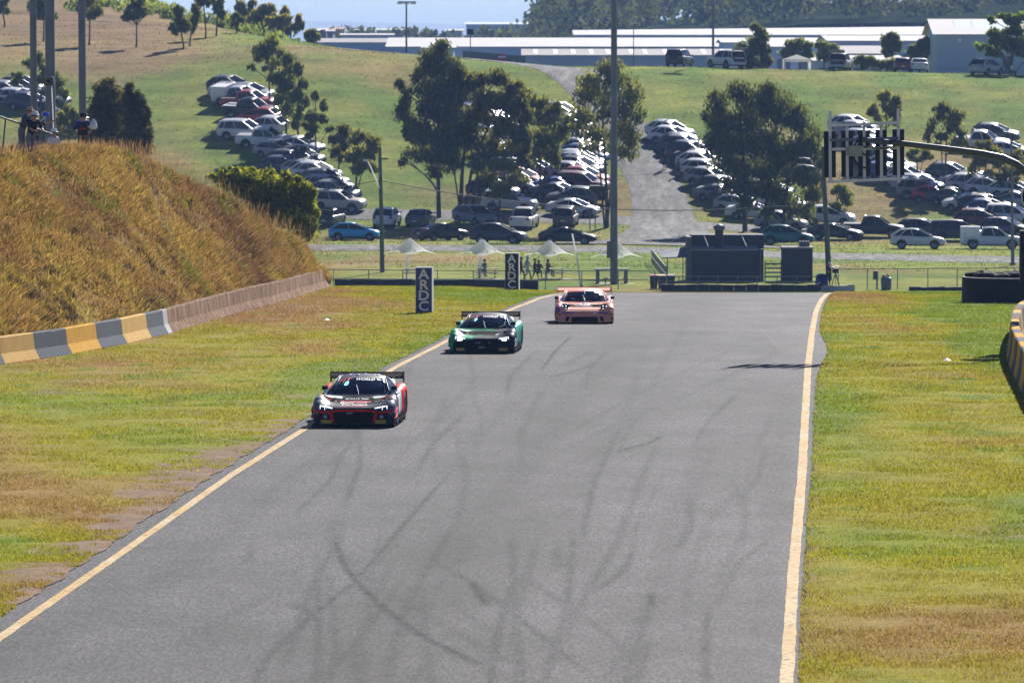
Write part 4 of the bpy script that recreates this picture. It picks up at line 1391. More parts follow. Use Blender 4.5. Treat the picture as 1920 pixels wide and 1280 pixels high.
def apply_bool(me, cutters, name):
    """subtract closed cutter meshes from a mesh; returns the new mesh"""
    o = bpy.data.objects.new(name, me)
    COL.objects.link(o)
    cs = []
    for c in cutters:
        co = bpy.data.objects.new('cut', c)
        COL.objects.link(co)
        md = o.modifiers.new('b', 'BOOLEAN')
        md.operation = 'DIFFERENCE'
        md.solver = 'EXACT'
        md.object = co
        cs.append(co)
    dg = bpy.context.evaluated_depsgraph_get()
    r = bpy.data.meshes.new_from_object(o.evaluated_get(dg))
    r.name = name
    for co in cs:
        m = co.data
        bpy.data.objects.remove(co)
        bpy.data.meshes.remove(m)
    bpy.data.objects.remove(o)
    return r

def arch_cutter(x, y0, y1, z, r, axis='y', mi=0, mats=()):
    mb = MB()
    n = 20
    a = [(x + r * math.cos(2 * math.pi * k / n), z + r * math.sin(2 * math.pi * k / n)) for k in range(n)]
    if axis == 'y':
        mb.prism(a, y0, y1)
    else:
        n2 = len(a)
        vs = [(y0, p, q) for p, q in a] + [(y1, p, q) for p, q in a]
        fs = [tuple(range(n2)), tuple(range(2 * n2 - 1, n2 - 1, -1))] + [((k + 1) % n2, k, n2 + k, n2 + (k + 1) % n2) for k in range(n2)]
        mb.add(vs, fs)
    return mb.mesh('cut', list(mats) if mats else [M_TRIM], fix=True)

def interp_pts(pts, x):
    return float(np.interp(x, [p[0] for p in pts], [p[1] for p in pts]))

CAR_SPECS = {
    # L, W, wheelbase, r, belt/bonnet line [(x,z)...] rear->front, cabin: rear base x, rear top x, front top x, front base x, roof z, belt z
    'hatchback': dict(L=4.25, W=1.79, wb=2.62, r=.33, top=[(-2.12, .86), (-1.98, 1.02), (-1.2, 1.03), (.85, .96), (1.25, .95), (1.75, .86), (2.0, .76), (2.12, .58)], cab=(-2.04, -1.30, .02, 1.22, 1.47, .97)),
    'sedan': dict(L=4.80, W=1.83, wb=2.80, r=.34, top=[(-2.40, .86), (-2.28, 1.04), (-1.5, 1.05), (.85, .96), (1.30, .95), (1.95, .84), (2.25, .74), (2.40, .56)], cab=(-1.95, -.80, .10, 1.28, 1.44, .98)),
    'coupe': dict(L=4.75, W=1.90, wb=2.78, r=.36, top=[(-2.38, .82), (-2.22, 1.02), (-1.3, 1.01), (.75, .94), (1.2, .93), (1.9, .82), (2.22, .72), (2.38, .54)], cab=(-2.1, -.60, -.02, 1.2, 1.36, .97)),
    'wagon': dict(L=4.78, W=1.84, wb=2.78, r=.35, top=[(-2.39, .86), (-2.28, 1.02), (-1.2, 1.02), (.85, .97), (1.3, .96), (1.95, .85), (2.25, .75), (2.39, .57)], cab=(-2.32, -1.60, .08, 1.28, 1.50, .99)),
    'four-wheel drive': dict(L=4.90, W=1.95, wb=2.85, r=.41, top=[(-2.45, .98), (-2.36, 1.16), (-1, 1.16), (.85, 1.12), (1.2, 1.14), (2.05, 1.06), (2.32, .96), (2.45, .72)], cab=(-2.36, -2.00, .18, 1.16, 1.80, 1.13)),
    'SUV': dict(L=4.62, W=1.89, wb=2.70, r=.38, top=[(-2.31, .92), (-2.2, 1.12), (-1.2, 1.14), (.85, 1.06), (1.25, 1.06), (1.85, .97), (2.15, .86), (2.31, .64)], cab=(-2.22, -1.42, .05, 1.24, 1.66, 1.08)),
    'pickup': dict(L=5.35, W=1.92, wb=3.20, r=.42, top=[(-2.68, 1.02), (-2.6, 1.14), (-.85, 1.14), (.95, 1.10), (1.35, 1.13), (2.2, 1.05), (2.55, .94), (2.68, .72)], cab=(-1.04, -.76, .40, 1.30, 1.80, 1.13)),
    'people mover': dict(L=4.78, W=1.90, wb=2.85, r=.35, top=[(-2.39, .90), (-2.34, 1.08), (1.0, 1.04), (1.5, 1.02), (1.98, .92), (2.25, .80), (2.39, .60)], cab=(-2.34, -1.98, .35, 1.48, 1.76, 1.05)),
}

def make_car(kind):
    sp = CAR_SPECS[kind]
    L, W, wb, r, top = sp['L'], sp['W'], sp['wb'], sp['r'], sp['top']
    xr0, xr1, xf1, xf0, zr, zb = sp['cab']
    hw = W / 2
    root = empty('parked_car', (0, 0, 0))
    # lower body
    xs = sorted(set([-L / 2, -L / 2 + .06, -L / 2 + .2] + list(np.linspace(-L / 2 + .4, L / 2 - .4, 16)) + [L / 2 - .2, L / 2 - .06, L / 2]))
    rows = []
    for x in xs:
        e = min(1, (L / 2 - abs(x)) / .55)
        w = hw * (.86 + .14 * math.sqrt(max(0, 1 - (1 - e) ** 2)))
        zt = interp_pts(top, x)
        zl = .24 + .12 * (1 - e) ** 2 + (.04 if kind in ('four-wheel drive', 'pickup', 'SUV') else 0)
        if abs(abs(x) - L / 2) < .01:
            zt -= .06
            zl += .05
        sh = zt - .06
        half = [(w * .86, zl), (w * .985, zl + .10), (w, (zl + sh) * .5), (w * .985, sh - .06), (w * .93, sh), (w * .78, zt), (w * .40, zt + .015), (0, zt + .02)]
        loop = [(x, y, z) for y, z in half] + [(x, -y, z) for y, z in reversed(half[:-1])]
        rows.append(loop)
    mb = MB()
    mb.grid(rows, closed=True)
    n = len(rows[0])
    mb.add(rows[0], [tuple(range(n))])
    mb.add(rows[-1], [tuple(range(n - 1, -1, -1))])
    me = mb.mesh('body', [M_PAINT, M_TRIM], fix=True)
    cut = [arch_cutter(x, y0, y1, r - .01, r * 1.14, mats=(M_TRIM,)) for x in (-wb / 2, wb / 2) for y0, y1 in ((hw - .30, hw + .2), (-hw - .2, -hw + .30))]
    me = apply_bool(me, cut, 'lower')
    # roof, pillars and mirrors join the body shell
    bm = bmesh.new()
    bm.from_mesh(me)
    mb = MB()
    wt, wbv = hw * .74, hw * .90
    dz = .05
    rr = []
    for f, z in ((-.06, zr - .075), (.02, zr - .035), (.25, zr + .0), (.55, zr + .03), (.8, zr + .02), (.95, zr - .015), (1.05, zr - .075)):
        x = xr1 + (xf1 - xr1) * f
        rr.append([(x, y * wt, z + h) for y, h in ((1.04, -.085), (1.0, -.03), (.85, .005), (.4, .025), (0, .03), (-.4, .025), (-.85, .005), (-1.0, -.03), (-1.04, -.085))])
    mb.grid(rr)
    pil = [((xf0, wbv, zb - .02), (xf1 + .02, wt * 1.02, zr - .04), .07), ((xr0, wbv, zb - .02), (xr1 - .02, wt * 1.02, zr - .04), .16 if kind not in ('sedan', 'coupe') else .20)]
    xb = (xf0 + xr0) * .5 + .05
    pil.append(((xb, wbv + .004, zb - .02), ((xf1 + xr1) * .5 + .1, wt * 1.02 + .004, zr - .04), .06))
    if kind in ('four-wheel drive', 'wagon', 'people mover', 'SUV'):
        pil.append(((xr0 + .62, wbv + .004, zb - .02), (xr1 + .45, wt * 1.02 + .004, zr - .04), .07))
    for a, b, wdt in pil:
        for s in (1, -1):
            mb.bar((a[0], a[1] * s, a[2]), (b[0], b[1] * s, b[2]), wdt, .05, up=Vector((0, 1, 0)))
    for s in (1, -1):
        mb.box(xf0 - .28, xf0 - .12, s * (hw + .02), s * (hw + .17), zb + .02, zb + .16)
    t2 = mb.mesh('t', [M_PAINT], fix=True)
    bm.from_mesh(t2)
    bpy.data.meshes.remove(t2)
    me2 = bpy.data.meshes.new('body')
    bm.to_mesh(me2)
    bm.free()
    for m in (M_PAINT, M_TRIM):
        me2.materials.append(m)
    # boolean faces of the arches take slot 1 when they lie inside
    for p in me2.polygons:
        c = p.center
        if c.z < r * 2.2 and abs(abs(c.x) - wb / 2) < r * 1.2 and abs(c.y) < hw - .02 and (abs(p.normal.y) < .5 or abs(c.y) < hw - .25) and p.normal.z < .5:
            p.material_index = 1
        elif c.z < .36 and p.normal.z < .3:
            p.material_index = 1
    link_mesh('body', me2, root)
    # glazing
    g = .012
    def pane(name, poly):
        q = MB()
        q.add(poly, [tuple(range(len(poly)))])
        return q.build(name, M_GLASS, root)
    pane('windscreen', [(xf0, -wbv + g, zb - .03), (xf0, wbv - g, zb - .03), (xf1 + .01, wt - g, zr - .03), (xf1 + .01, -wt + g, zr - .03)])
    pane('rear_window', [(xr0, wbv - g, zb - .03), (xr0, -wbv + g, zb - .03), (xr1 - .01, -wt + g, zr - .03), (xr1 - .01, wt - g, zr - .03)])
    for s in (1, -1):
        p = [(xr0, s * (wbv - g), zb - .03), (xf0, s * (wbv - g), zb - .03), (xf1, s * (wt - g), zr - .03), (xr1, s * (wt - g), zr - .03)]
        pane('side_window', p if s < 0 else p[::-1])
    # wheels
    wm = MB()
    wd = .22
    wm.lathe((0, 0, 0), [(0, -wd * .25), (r * .62, -wd * .38), (r * .66, -wd * .5), (r * .93, -wd * .5), (r, -wd * .36), (r, wd * .36), (r * .93, wd * .5), (r * .66, wd * .5), (r * .62, wd * .38), (0, wd * .25)], 18, axis='y')
    wme = wm.mesh('wheel', [M_RUBBER, M_ALLOY])
    for p in wme.polygons:
        c = p.center
        if math.hypot(c.x, c.z) < r * .60:
            p.material_index = 1 if (int((math.atan2(c.z, c.x) + math.pi) / (2 * math.pi) * 18) % 3 != 1) else 0
    for x in (-wb / 2, wb / 2):
        for s in (1, -1):
            link_mesh('wheel', wme, root, (x, s * (hw - .12), r - .02))
    for s in (1, -1):
        q = MB()
        zt = interp_pts(top, L / 2 - .1)
        q.add([(L / 2 - .005, s * hw * .52, zt - .16), (L / 2 - .10, s * hw * .90, zt - .12), (L / 2 - .22, s * hw * .955, zt - .06), (L / 2 - .16, s * hw * .86, zt + .03), (L / 2 - .02, s * hw * .54, zt - .05), (L / 2 - .2, s * hw * .5, zt - .1)],
              [(0, 1, 3, 4), (1, 2, 3), (0, 4, 5), (1, 0, 5), (2, 1, 5), (3, 2, 5), (4, 3, 5)])
        q.build('headlight', M_LAMP, root, fix=True)
        q = MB()
        zt = interp_pts(top, -L / 2 + .1)
        q.box(-L / 2 - .012, -L / 2 + .16, s * hw * .62, s * hw * .90, zt - .24, zt - .07)
        q.build('tail_light', M_TAIL, root)
    q = MB()
    q.box(-L / 2 - .018, -L / 2 + .05, -.19, .19, .55 * interp_pts(top, -L / 2 + .2), .55 * interp_pts(top, -L / 2 + .2) + .11)
    q.build('number_plate', M_PLATE, root)
    q = MB()
    q.box(L / 2 - .06, L / 2 + .008, -hw * .46, hw * .46, .40, .62)
    q.build('front_grille', M_TRIM, root)
    return root

PROTO = {}
def proto(kind, var=''):
    key = kind + var
    if key in PROTO:
        return PROTO[key]
    base = make_car(kind)
    sp = CAR_SPECS[kind]
    zr, xr1, xf1, hw = sp['cab'][4], sp['cab'][1], sp['cab'][2], sp['W'] / 2
    if 'rack' in var:
        q = MB()
        for f in (.2, .75):
            x = xr1 + (xf1 - xr1) * f
            q.box(x - .04, x + .04, -hw * .72, hw * .72, zr + .09, zr + .125)
            for s in (1, -1):
                q.box(x - .03, x + .03, s * hw * .66 - .03, s * hw * .66 + .03, zr - .03, zr + .09)
        q.build('roof_rack', M_TRIM, base)
    if 'rails' in var:
        for s in (1, -1):
            q = MB()
            q.tube([(xr1 + .1, s * hw * .66, zr), (xr1 + .25, s * hw * .66, zr + .07), (xf1 - .25, s * hw * .66, zr + .07), (xf1 - .1, s * hw * .66, zr)], .02, 6)
            q.build('roof_rail', M_ALLOY, base)
    if kind == 'pickup':
        if 'canopy' in var:
            q = MB()
            q.box(-2.66, -1.04, -.93, .93, .80, 1.86)
            o = q.build('canopy', M_WHITE, base)
            for s in (1, -1):
                h = MB()
                h.box(-2.3, -2.2, s * .93 - .02, s * .93 + .02, 1.2, 1.28)
                h.build('latch', M_TRIM, o)
        else:
            q = MB()
            q.box(-2.60, -1.05, -.80, .80, 1.10, 1.155)
            q.build('tray_cover', M_TRIM if 'pale' not in var else M_WHITE, base)
    if 'spare' in var:
        q = MB()
        q.lathe((-sp['L'] / 2 - .02, 0, 1.0), [(0, -.16), (.26, -.18), (.35, -.12), (.36, 0), (.30, .06), (0, .06)], 18, axis='x')
        q.build('spare_wheel', M_RUBBER, base)
    if 'open' in var:
        q = MB()
        x0 = sp['cab'][0]
        q.bar((xr1 - .02, 0, zr + .02), (xr1 - .95, 0, zr + .32), 1.45, .06)
        q.build('raised_tailgate', M_PAINT, base)
        q = MB()
        q.box(-sp['L'] / 2 - .02, -sp['L'] / 2 + .03, -hw * .72, hw * .72, .66, 1.0)
        q.build('boot_opening', M_TRIM, base)
    PROTO[key] = base
    return base

CCOL = {
    'white': (.60, .61, .62), 'silver': (.30, .32, .35), 'grey': (.19, .20, .21), 'dark grey': (.065, .07, .08), 'black': (.014, .015, .018), 'navy': (.018, .030, .075), 'blue': (.03, .09, .30),
    'red': (.42, .025, .03), 'dark red': (.16, .015, .02), 'bright blue': (.015, .30, .62), 'teal green': (.0, .13, .13), 'beige': (.42, .39, .34), 'pearl': (.48, .48, .47),
}
used_proto = set()

def set_on_ground(o, p, fx, fy):
    """stand a thing on the slope at p heading (fx, fy)"""
    e = .8
    n = Vector((-(gz(p.x + e, p.y) - gz(p.x - e, p.y)) / (2 * e), -(gz(p.x, p.y + e) - gz(p.x, p.y - e)) / (2 * e), 1)).normalized()
    f = Vector((fx, fy, 0))
    f = (f - n * f.dot(n)).normalized()
    l = n.cross(f)
    M = Matrix((f, l, n)).transposed()
    o.rotation_mode = 'QUATERNION'
    o.rotation_quaternion = M.to_quaternion()
    o.location = (p.x, p.y, gz(p.x, p.y) + .03)

HEAD = {'R': 0.0, 'L': 180.0, 'A': 90.0, 'T': -90.0}

def place_car(kind, var, colour, px, py, yaw, label, group):
    key = kind + var
    pr = proto(kind, var)
    if key in used_proto:
        o = copy_tree(pr)
    else:
        o = pr
        used_proto.add(key)
    p = on_hill(px, py)
    a = math.radians(yaw)
    off = .75 if abs(math.cos(a)) > .6 else 1.9
    p = Vector((p.x, p.y + off, 0))
    set_on_ground(o, p, math.cos(a), math.sin(a))
    c = CCOL[colour]
    for ch in o.children:
        ch.color = (c[0], c[1], c[2], 1)
    tag(o, label, 'car' if kind != 'pickup' else 'pickup', group)
    return o

ORD = ['first', 'second', 'third', 'fourth', 'fifth', 'sixth', 'seventh', 'eighth', 'ninth', 'tenth', 'eleventh', 'twelfth', 'thirteenth', 'fourteenth', 'fifteenth', 'sixteenth', 'seventeenth', 'eighteenth', 'nineteenth', 'twentieth', 'twenty-first', 'twenty-second']
ROWS = {
    'row down the left hillside': [
        ('SUV', '', 'dark grey', 433, 178, -22), ('wagon', 'rack', 'pearl', 437, 188, -22), ('SUV', '', 'silver', 470, 192, -22), ('pickup', 'canopy', 'white', 450, 200, -22), ('pickup', '', 'red', 468, 208, -22), ('pickup', 'pale', 'black', 470, 223, -22),
        ('hatchback', '', 'red', 486, 234, 158), ('SUV', '', 'white', 494, 254, 160), ('four-wheel drive', '', 'white', 458, 264, -20), ('pickup', '', 'white', 497, 279, -18), ('sedan', '', 'white', 562, 289, -22), ('hatchback', '', 'silver', 520, 298, -20),
        ('SUV', '', 'black', 562, 313, -22), ('SUV', 'rails', 'dark grey', 545, 319, -22), ('wagon', '', 'navy', 537, 328, -22), ('wagon', '', 'silver', 577, 336, -22), ('SUV', '', 'white', 593, 342, -22), ('SUV', '', 'grey', 607, 356, -22),
        ('wagon', '', 'silver', 614, 364, -22), ('SUV', '', 'grey', 628, 378, -20), ('four-wheel drive', '', 'beige', 634, 398, -16)],
    'near end of the lot left of the tall trees': [
        ('hatchback', 'open', 'dark grey', 618, 427, 70), ('hatchback', '', 'bright blue', 665, 452, -6), ('SUV', '', 'white', 725, 429, 85), ('sedan', '', 'dark grey', 788, 428, 80), ('sedan', '', 'black', 827, 452, 40), ('SUV', '', 'grey', 890, 426, -60),
        ('SUV', '', 'navy', 935, 458, -8), ('pickup', '', 'white', 983, 432, 82), ('people mover', '', 'dark grey', 1061, 428, 85), ('coupe', '', 'black', 1065, 459, -5)],
    'left file of cars behind the tall trees': [
        ('SUV', '', 'white', 905, 212, -20), ('SUV', '', 'blue', 884, 232, -20), ('wagon', '', 'silver', 915, 232, -20), ('SUV', '', 'white', 930, 252, -20), ('four-wheel drive', '', 'silver', 915, 275, -20), ('four-wheel drive', '', 'white', 932, 292, -20), ('SUV', '', 'silver', 935, 305, -20), ('wagon', '', 'white', 945, 318, -20),
        ('SUV', '', 'navy', 962, 334, -20), ('SUV', '', 'silver', 1002, 336, -20), ('wagon', '', 'red', 975, 350, -20), ('sedan', '', 'grey', 965, 362, -20), ('wagon', '', 'black', 925, 372, -16), ('four-wheel drive', '', 'white', 956, 398, -12)],
    'right file of cars beside the uphill lane': [
        ('SUV', '', 'white', 1050, 228, -20), ('SUV', '', 'white', 1068, 250, -20), ('wagon', '', 'silver', 1085, 278, -22), ('SUV', '', 'white', 1088, 288, -22), ('SUV', '', 'silver', 1090, 297, -22), ('SUV', '', 'blue', 1098, 308, -22), ('wagon', '', 'white', 1088, 316, -22), ('SUV', '', 'silver', 1086, 324, -22), ('SUV', 'rack', 'black', 1087, 332, -22),
        ('SUV', '', 'silver', 1074, 342, -20), ('SUV', '', 'red', 1096, 351, -22), ('four-wheel drive', '', 'dark red', 1093, 364, -20), ('sedan', '', 'blue', 1050, 366, -18), ('sedan', '', 'navy', 1047, 377, -16), ('SUV', '', 'dark grey', 1072, 388, 172), ('sedan', '', 'white', 1075, 407, -10)],
    'row right of the uphill lane': [
        ('SUV', 'rack', 'white', 1257, 263, -22), ('SUV', '', 'white', 1262, 274, -22), ('hatchback', '', 'grey', 1280, 283, -22), ('SUV', '', 'dark grey', 1284, 291, -22), ('SUV', '', 'navy', 1296, 302, -22), ('sedan', '', 'black', 1308, 313, -22), ('SUV', '', 'white', 1316, 323, -22), ('wagon', '', 'white', 1324, 334, -22),
        ('SUV', '', 'silver', 1332, 353, -22), ('hatchback', '', 'black', 1350, 364, -22), ('sedan', '', 'grey', 1352, 380, -20), ('hatchback', '', 'navy', 1374, 391, -20), ('hatchback', '', 'silver', 1384, 400, -18), ('sedan', '', 'white', 1412, 414, -14)],
    'cars in the shade of the dense dark tree': [
        ('SUV', '', 'white', 1400, 300, -22), ('wagon', '', 'silver', 1440, 372, -20), ('SUV', '', 'white', 1470, 400, -16), ('SUV', '', 'silver', 1466, 434, -12), ('SUV', '', 'teal green', 1476, 461, -8), ('SUV', '', 'white', 1556, 424, -10), ('coupe', '', 'black', 1567, 451, -8)],
    'nearest cars along the service road at the right': [
        ('pickup', '', 'black', 1640, 446, -10), ('wagon', '', 'dark grey', 1733, 445, -10), ('SUV', '', 'white', 1722, 468, -6), ('people mover', '', 'black', 1796, 453, -6), ('pickup', 'canopy', 'white', 1862, 468, -8), ('SUV', '', 'dark grey', 1885, 446, -10), ('four-wheel drive', '', 'white', 1898, 424, -10), ('wagon', 'rack', 'dark red', 1841, 427, -8)],
    'row seen through the gantry panel': [
        ('SUV', '', 'white', 1600, 253, -22), ('SUV', '', 'silver', 1612, 264, -22), ('wagon', '', 'silver', 1622, 277, -22), ('SUV', '', 'white', 1638, 291, -22), ('hatchback', '', 'dark red', 1640, 304, -22), ('SUV', '', 'silver', 1652, 316, -22), ('SUV', '', 'white', 1672, 328, -22), ('wagon', '', 'blue', 1664, 340, -22), ('SUV', '', 'white', 1700, 350, -22)],
    'right hand lot under the gantry arm': [
        ('wagon', '', 'silver', 1722, 362, -20), ('four-wheel drive', 'rack', 'grey', 1734, 376, -16), ('hatchback', '', 'red', 1756, 383, -14), ('sedan', '', 'dark grey', 1788, 386, -10), ('hatchback', '', 'white', 1812, 397, 170), ('wagon', 'rails', 'black', 1848, 400, -12), ('hatchback', '', 'blue', 1856, 408, -12), ('SUV', '', 'dark grey', 1784, 343, -14), ('wagon', 'rack', 'silver', 1808, 354, 168), ('SUV', '', 'pearl', 1822, 364, -16), ('SUV', '', 'white', 1856, 370, -16), ('sedan', '', 'silver', 1895, 392, 172), ('wagon', '', 'white', 1902, 374, -14),
        ('pickup', '', 'white', 1842, 284, -14), ('SUV', '', 'dark grey', 1868, 268, -14), ('hatchback', '', 'white', 1892, 298, -14)],
    'far left lot behind the grey poles': [
        ('SUV', '', 'silver', 14, 188, -20), ('SUV', '', 'grey', 40, 178, -20), ('wagon', '', 'white', 34, 199, -20), ('SUV', '', 'navy', 55, 209, -20), ('wagon', '', 'silver', 86, 200, -20), ('SUV', '', 'white', 122, 240, -20), ('wagon', '', 'pearl', 118, 254, -20)],
}
CREST = [
    ('four-wheel drive', 'spare', 'black', 1275, 121, 74, 'black four-wheel drive with a spare wheel behind, leftmost car on the hill crest'),
    ('four-wheel drive', 'open', 'white', 1362, 129, 122, 'white four-wheel drive with raised tailgate beside the dense crest tree'),
    ('four-wheel drive', 'open', 'silver', 1577, 134, 80, 'silver four-wheel drive with raised tailgate on the hill crest'),
    ('hatchback', '', 'dark red', 1694, 134, 88, 'dark red hatchback seen from behind on the hill crest'),
    ('sedan', '', 'white', 1726, 136, 86, 'white sedan seen from behind next to the dark red hatchback'),
    ('SUV', '', 'silver', 1852, 143, 58, 'silver SUV below the bright green tree at the white building'),
]
for row, cars in ROWS.items():
    for i, (kind, var, colour, px, py, yaw) in enumerate(cars):
        extra = ''
        if 'rack' in var:
            extra = ' with roof rack'
        elif 'canopy' in var:
            extra = ' with canopy'
        elif 'open' in var and kind == 'hatchback':
            extra = ' with raised tailgate'
        where = {'row down the left hillside': f'{ORD[i]} car from the top down the left hillside row',
                 'near end of the lot left of the tall trees': f'{ORD[i]} from the left in the nearest cars',
                 'left file of cars behind the tall trees': f'{ORD[i]} from the top behind the tall trees',
                 'right file of cars beside the uphill lane': f'{ORD[i]} from the top left of the lane',
                 'row right of the uphill lane': f'{ORD[i]} from the top right of the uphill lane',
                 'cars in the shade of the dense dark tree': f'{ORD[i]} from the top by the dense tree',
                 'nearest cars along the service road at the right': f'{ORD[i]} of the nearest cars at the right',
                 'row seen through the gantry panel': f'{ORD[i]} from the top behind the gantry panel',
                 'right hand lot under the gantry arm': f'{ORD[i]} in the lot under the gantry arm',
                 'far left lot behind the grey poles': f'{ORD[i]} in the lot behind the left poles'}[row]
        place_car(kind, var, colour, px, py, yaw + random.uniform(-6, 6), f'{colour} {kind}{extra}, {where}', row)
for kind, var, colour, px, py, yaw, lab in CREST:
    place_car(kind, var, colour, px, py, yaw, lab, 'cars on the hill crest')
# ================================================================== POLES, SIGNS, BUILDINGS
M_GALV = mat_plain('galvanised_steel', (.115, .13, .165), rough=.45, spec=.35, metal=.0, var=.18, scale=1.2)
M_STEEL = mat_plain('dull_steel', (.065, .068, .075), rough=.4, spec=.4, metal=.0, var=.2)
M_POLEG = mat_plain('green_pole', (.075, .11, .085), rough=.8, spec=.2, var=.3, scale=1.5)
M_WIRE = mat_plain('wire_black', (.03, .03, .03), rough=.6)
M_NAVYW = mat_plain('dark_cladding', (.030, .034, .045), rough=.7, spec=.25, var=.2, scale=1.0)
M_BLACKB = mat_plain('black_belt', (.012, .012, .014), rough=.7, spec=.2, var=.3, scale=2)
M_FABRIC, nt, out = new_mat('white_fabric')
b = pbsdf(nt, out, .8, .1)
b.inputs['Base Color'].default_value = (.92, .91, .90, 1)
tl = N(nt, 'ShaderNodeBsdfTranslucent')
nz = N(nt, 'ShaderNodeTexNoise')
nz.inputs['Scale'].default_value = 3.0
rz_ = ramp(nt, nz.outputs['Fac'], [(.3, (.95, .95, .95)), (.7, (1, 1, 1))])
nt.links.new(rz_.outputs[0], tl.inputs['Color'])
mxs = N(nt, 'ShaderNodeMixShader')
mxs.inputs[0].default_value = .5
nt.links.new(b.outputs[0], mxs.inputs[1])
nt.links.new(tl.outputs[0], mxs.inputs[2])
nt.links.new(mxs.outputs[0], out.inputs['Surface'])
M_WOOD = mat_plain('bench_boards', (.30, .26, .22), rough=.8, var=.2)
M_ROOFW = mat_plain('white_metal_roof', (.50, .48, .47), rough=.7, spec=.1, var=.08, scale=.2)
M_ROOFG = mat_plain('grey_metal_roof', (.27, .25, .25), rough=.7, spec=.1, var=.12, scale=.2)
M_WALLB = mat_plain('wall_shade_blue', (.42, .50, .62), rough=.8, var=.1, scale=.1)  # blue of the shaded wall sides is put into this colour
M_WALLD = mat_plain('dark_wall', (.12, .14, .17), rough=.8, var=.1, scale=.1)
M_PANEL = mat_plain('aluminium_frame', (.68, .64, .62), rough=.5, spec=.3, metal=.0, var=.08)
M_LEDBLK = mat_plain('led_module_black', (.008, .008, .010), rough=.5, spec=.3, var=.3)
M_CONC = mat_plain('pale_concrete', (.42, .40, .37), rough=.85, var=.2, scale=2)

def pole_at(name, label, px, py_base, Y, w_base, w_top, ztop, mat=None, cat='pole', lean=(0, 0), group=None, n=12):
    q = at(px, py_base, Y)
    base = Vector((q.x, Y, gz(q.x, Y)))
    t = empty(name, base, label=label, cat=cat, group=group)
    s = F / Y
    h = ztop - base.z
    mb = MB()
    mb.tube([(0, 0, -.3), (lean[0] * .5, lean[1] * .5, h * .5), (lean[0], lean[1], h)], [w_base / s / 2, (w_base + w_top) / s / 4, w_top / s / 2], n)
    mb.build('shaft', mat or M_GALV, t)
    return t, h, s

def flood_head(t, h, wide=2.4, rows=2):
    mb = MB()
    for k in range(rows):
        mb.box(-wide / 2, wide / 2, -.06, .06, h - .15 - k * .9, h - .03 - k * .9)
    fr = mb.build('head_frame', M_STEEL, t)
    for k in range(rows):
        for x in (-.42, -.14, .14, .42):
            l = MB()
            l.lathe((x * wide, -.12, h + .15 - k * .9), [(0, -.22), (.24, -.2), (.26, 0), (.18, .16), (0, .2)], 12, axis='y')
            l.build('floodlight', M_LAMP, fr)

for lab, px, w0, w1 in [('left tall grey steel light pole behind the spectators', 66, 14, 11), ('wide grey steel light pole in the middle of the left three', 97, 20, 16), ('right tall grey steel light pole of the left three', 157, 15, 12)]:
    t, h, s = pole_at('light_pole', lab, px, 300, 330, w0, w1, 30, cat='light pole', group='tall light poles behind the bank', lean=(-.18 if px > 80 else -.2, 0))
    flood_head(t, h)
t, h, s = pole_at('light_pole', 'tall grey light pole standing in the middle of the picture', 1151, 545, 452, 14.5, 8.5, 27, cat='light pole', n=14)
flood_head(t, h)
mb = MB()
mb.box(-.50, -.20, -.22, .10, 1.9, 3.1)
b_ = mb.build('switch_box', M_STEEL, t)
mb = MB()
mb.box(-.47, -.23, -.235, -.215, 1.96, 3.04)
mb.build('box_door', M_GALV, b_)

# camera bracket on its thin rod by the spectators
q = at(102, 262, 222)
t = empty('camera_bracket', Vector((q.x, 222, q.z)), label='dark boxy camera head on a thin pale rod left of the middle pole', cat='camera')
mb = MB()
mb.tube([(0, 0, -.6), (-.05, 0, 1.0), (-.09, 0, 2.0)], .017, 6)
mb.build('rod', M_FABRIC, t)
M_OLIVE = mat_plain('olive_case', (.07, .065, .04), rough=.6, var=.3)
mb = MB()
mb.prism([(-.60, 2.10), (-.58, 1.98), (-.36, 1.94), (-.34, 1.87), (-.02, 1.87), (.0, 1.95), (-.02, 2.16), (-.10, 2.18), (-.13, 2.12)], -.14, .14)
mb.build('camera_body', M_OLIVE, t)
mb = MB()
mb.lathe((-.18, -.14, 2.02), [(0, -.05), (.055, -.05), (.06, .0)], 12, axis='y')
mb.build('lens', M_TRIM, t)

# far lamp posts on the crest
def far_post(name, label, px, py, ytop, w, cat, build):
    p = on_hill(px, py)
    t = empty(name, p, label=label, cat=cat)
    s = F / p.y
    h = at(px, ytop, p.y).z - p.z
    mb = MB()
    mb.tube([(0, 0, -.3), (0, 0, h)], [w / s / 2, w * .7 / s / 2], 8)
    mb.build('shaft', M_GALV, t)
    build(t, h, s)
    return t
def t_head(t, h, s):
    mb = MB()
    mb.box(-16 / s, 18 / s, -.08, .08, h - .12, h)
    a = mb.build('crossarm', M_GALV, t)
    for x in (-12, 0, 13):
        l = MB()
        l.box(x / s - .28, x / s + .28, -.35, .25, h - .30, h - .10)
        l.build('lamp_head', M_LAMP, a)
far_post('lamp_post', 'lamp post with a broad T head on the skyline', 762, 100, 3, 4, 'lamp post', t_head)
far_post('lamp_post', 'tall plain post rising left of the dense tree on the crest', 1337, 127, -30, 5, 'lamp post', t_head)
def square_sign(t, h, s):
    mb = MB()
    mb.box(-6 / s, 6 / s, -.06, .06, h - 10 / s, h)
    mb.build('sign_panel', M_LEDBLK, t)
far_post('square_sign', 'thin post carrying a small black square board behind the tallest tree', 882, 112, 55, 2, 'sign', square_sign)
def small_lamp(t, h, s):
    mb = MB()
    mb.box(-.3, .3, -.2, .2, h - .1, h + .05)
    mb.build('lamp_head', M_LAMP, t)
far_post('lamp_post', 'slim lamp post right of the central pole on the crest', 1188, 126, 43, 2, 'lamp post', small_lamp)

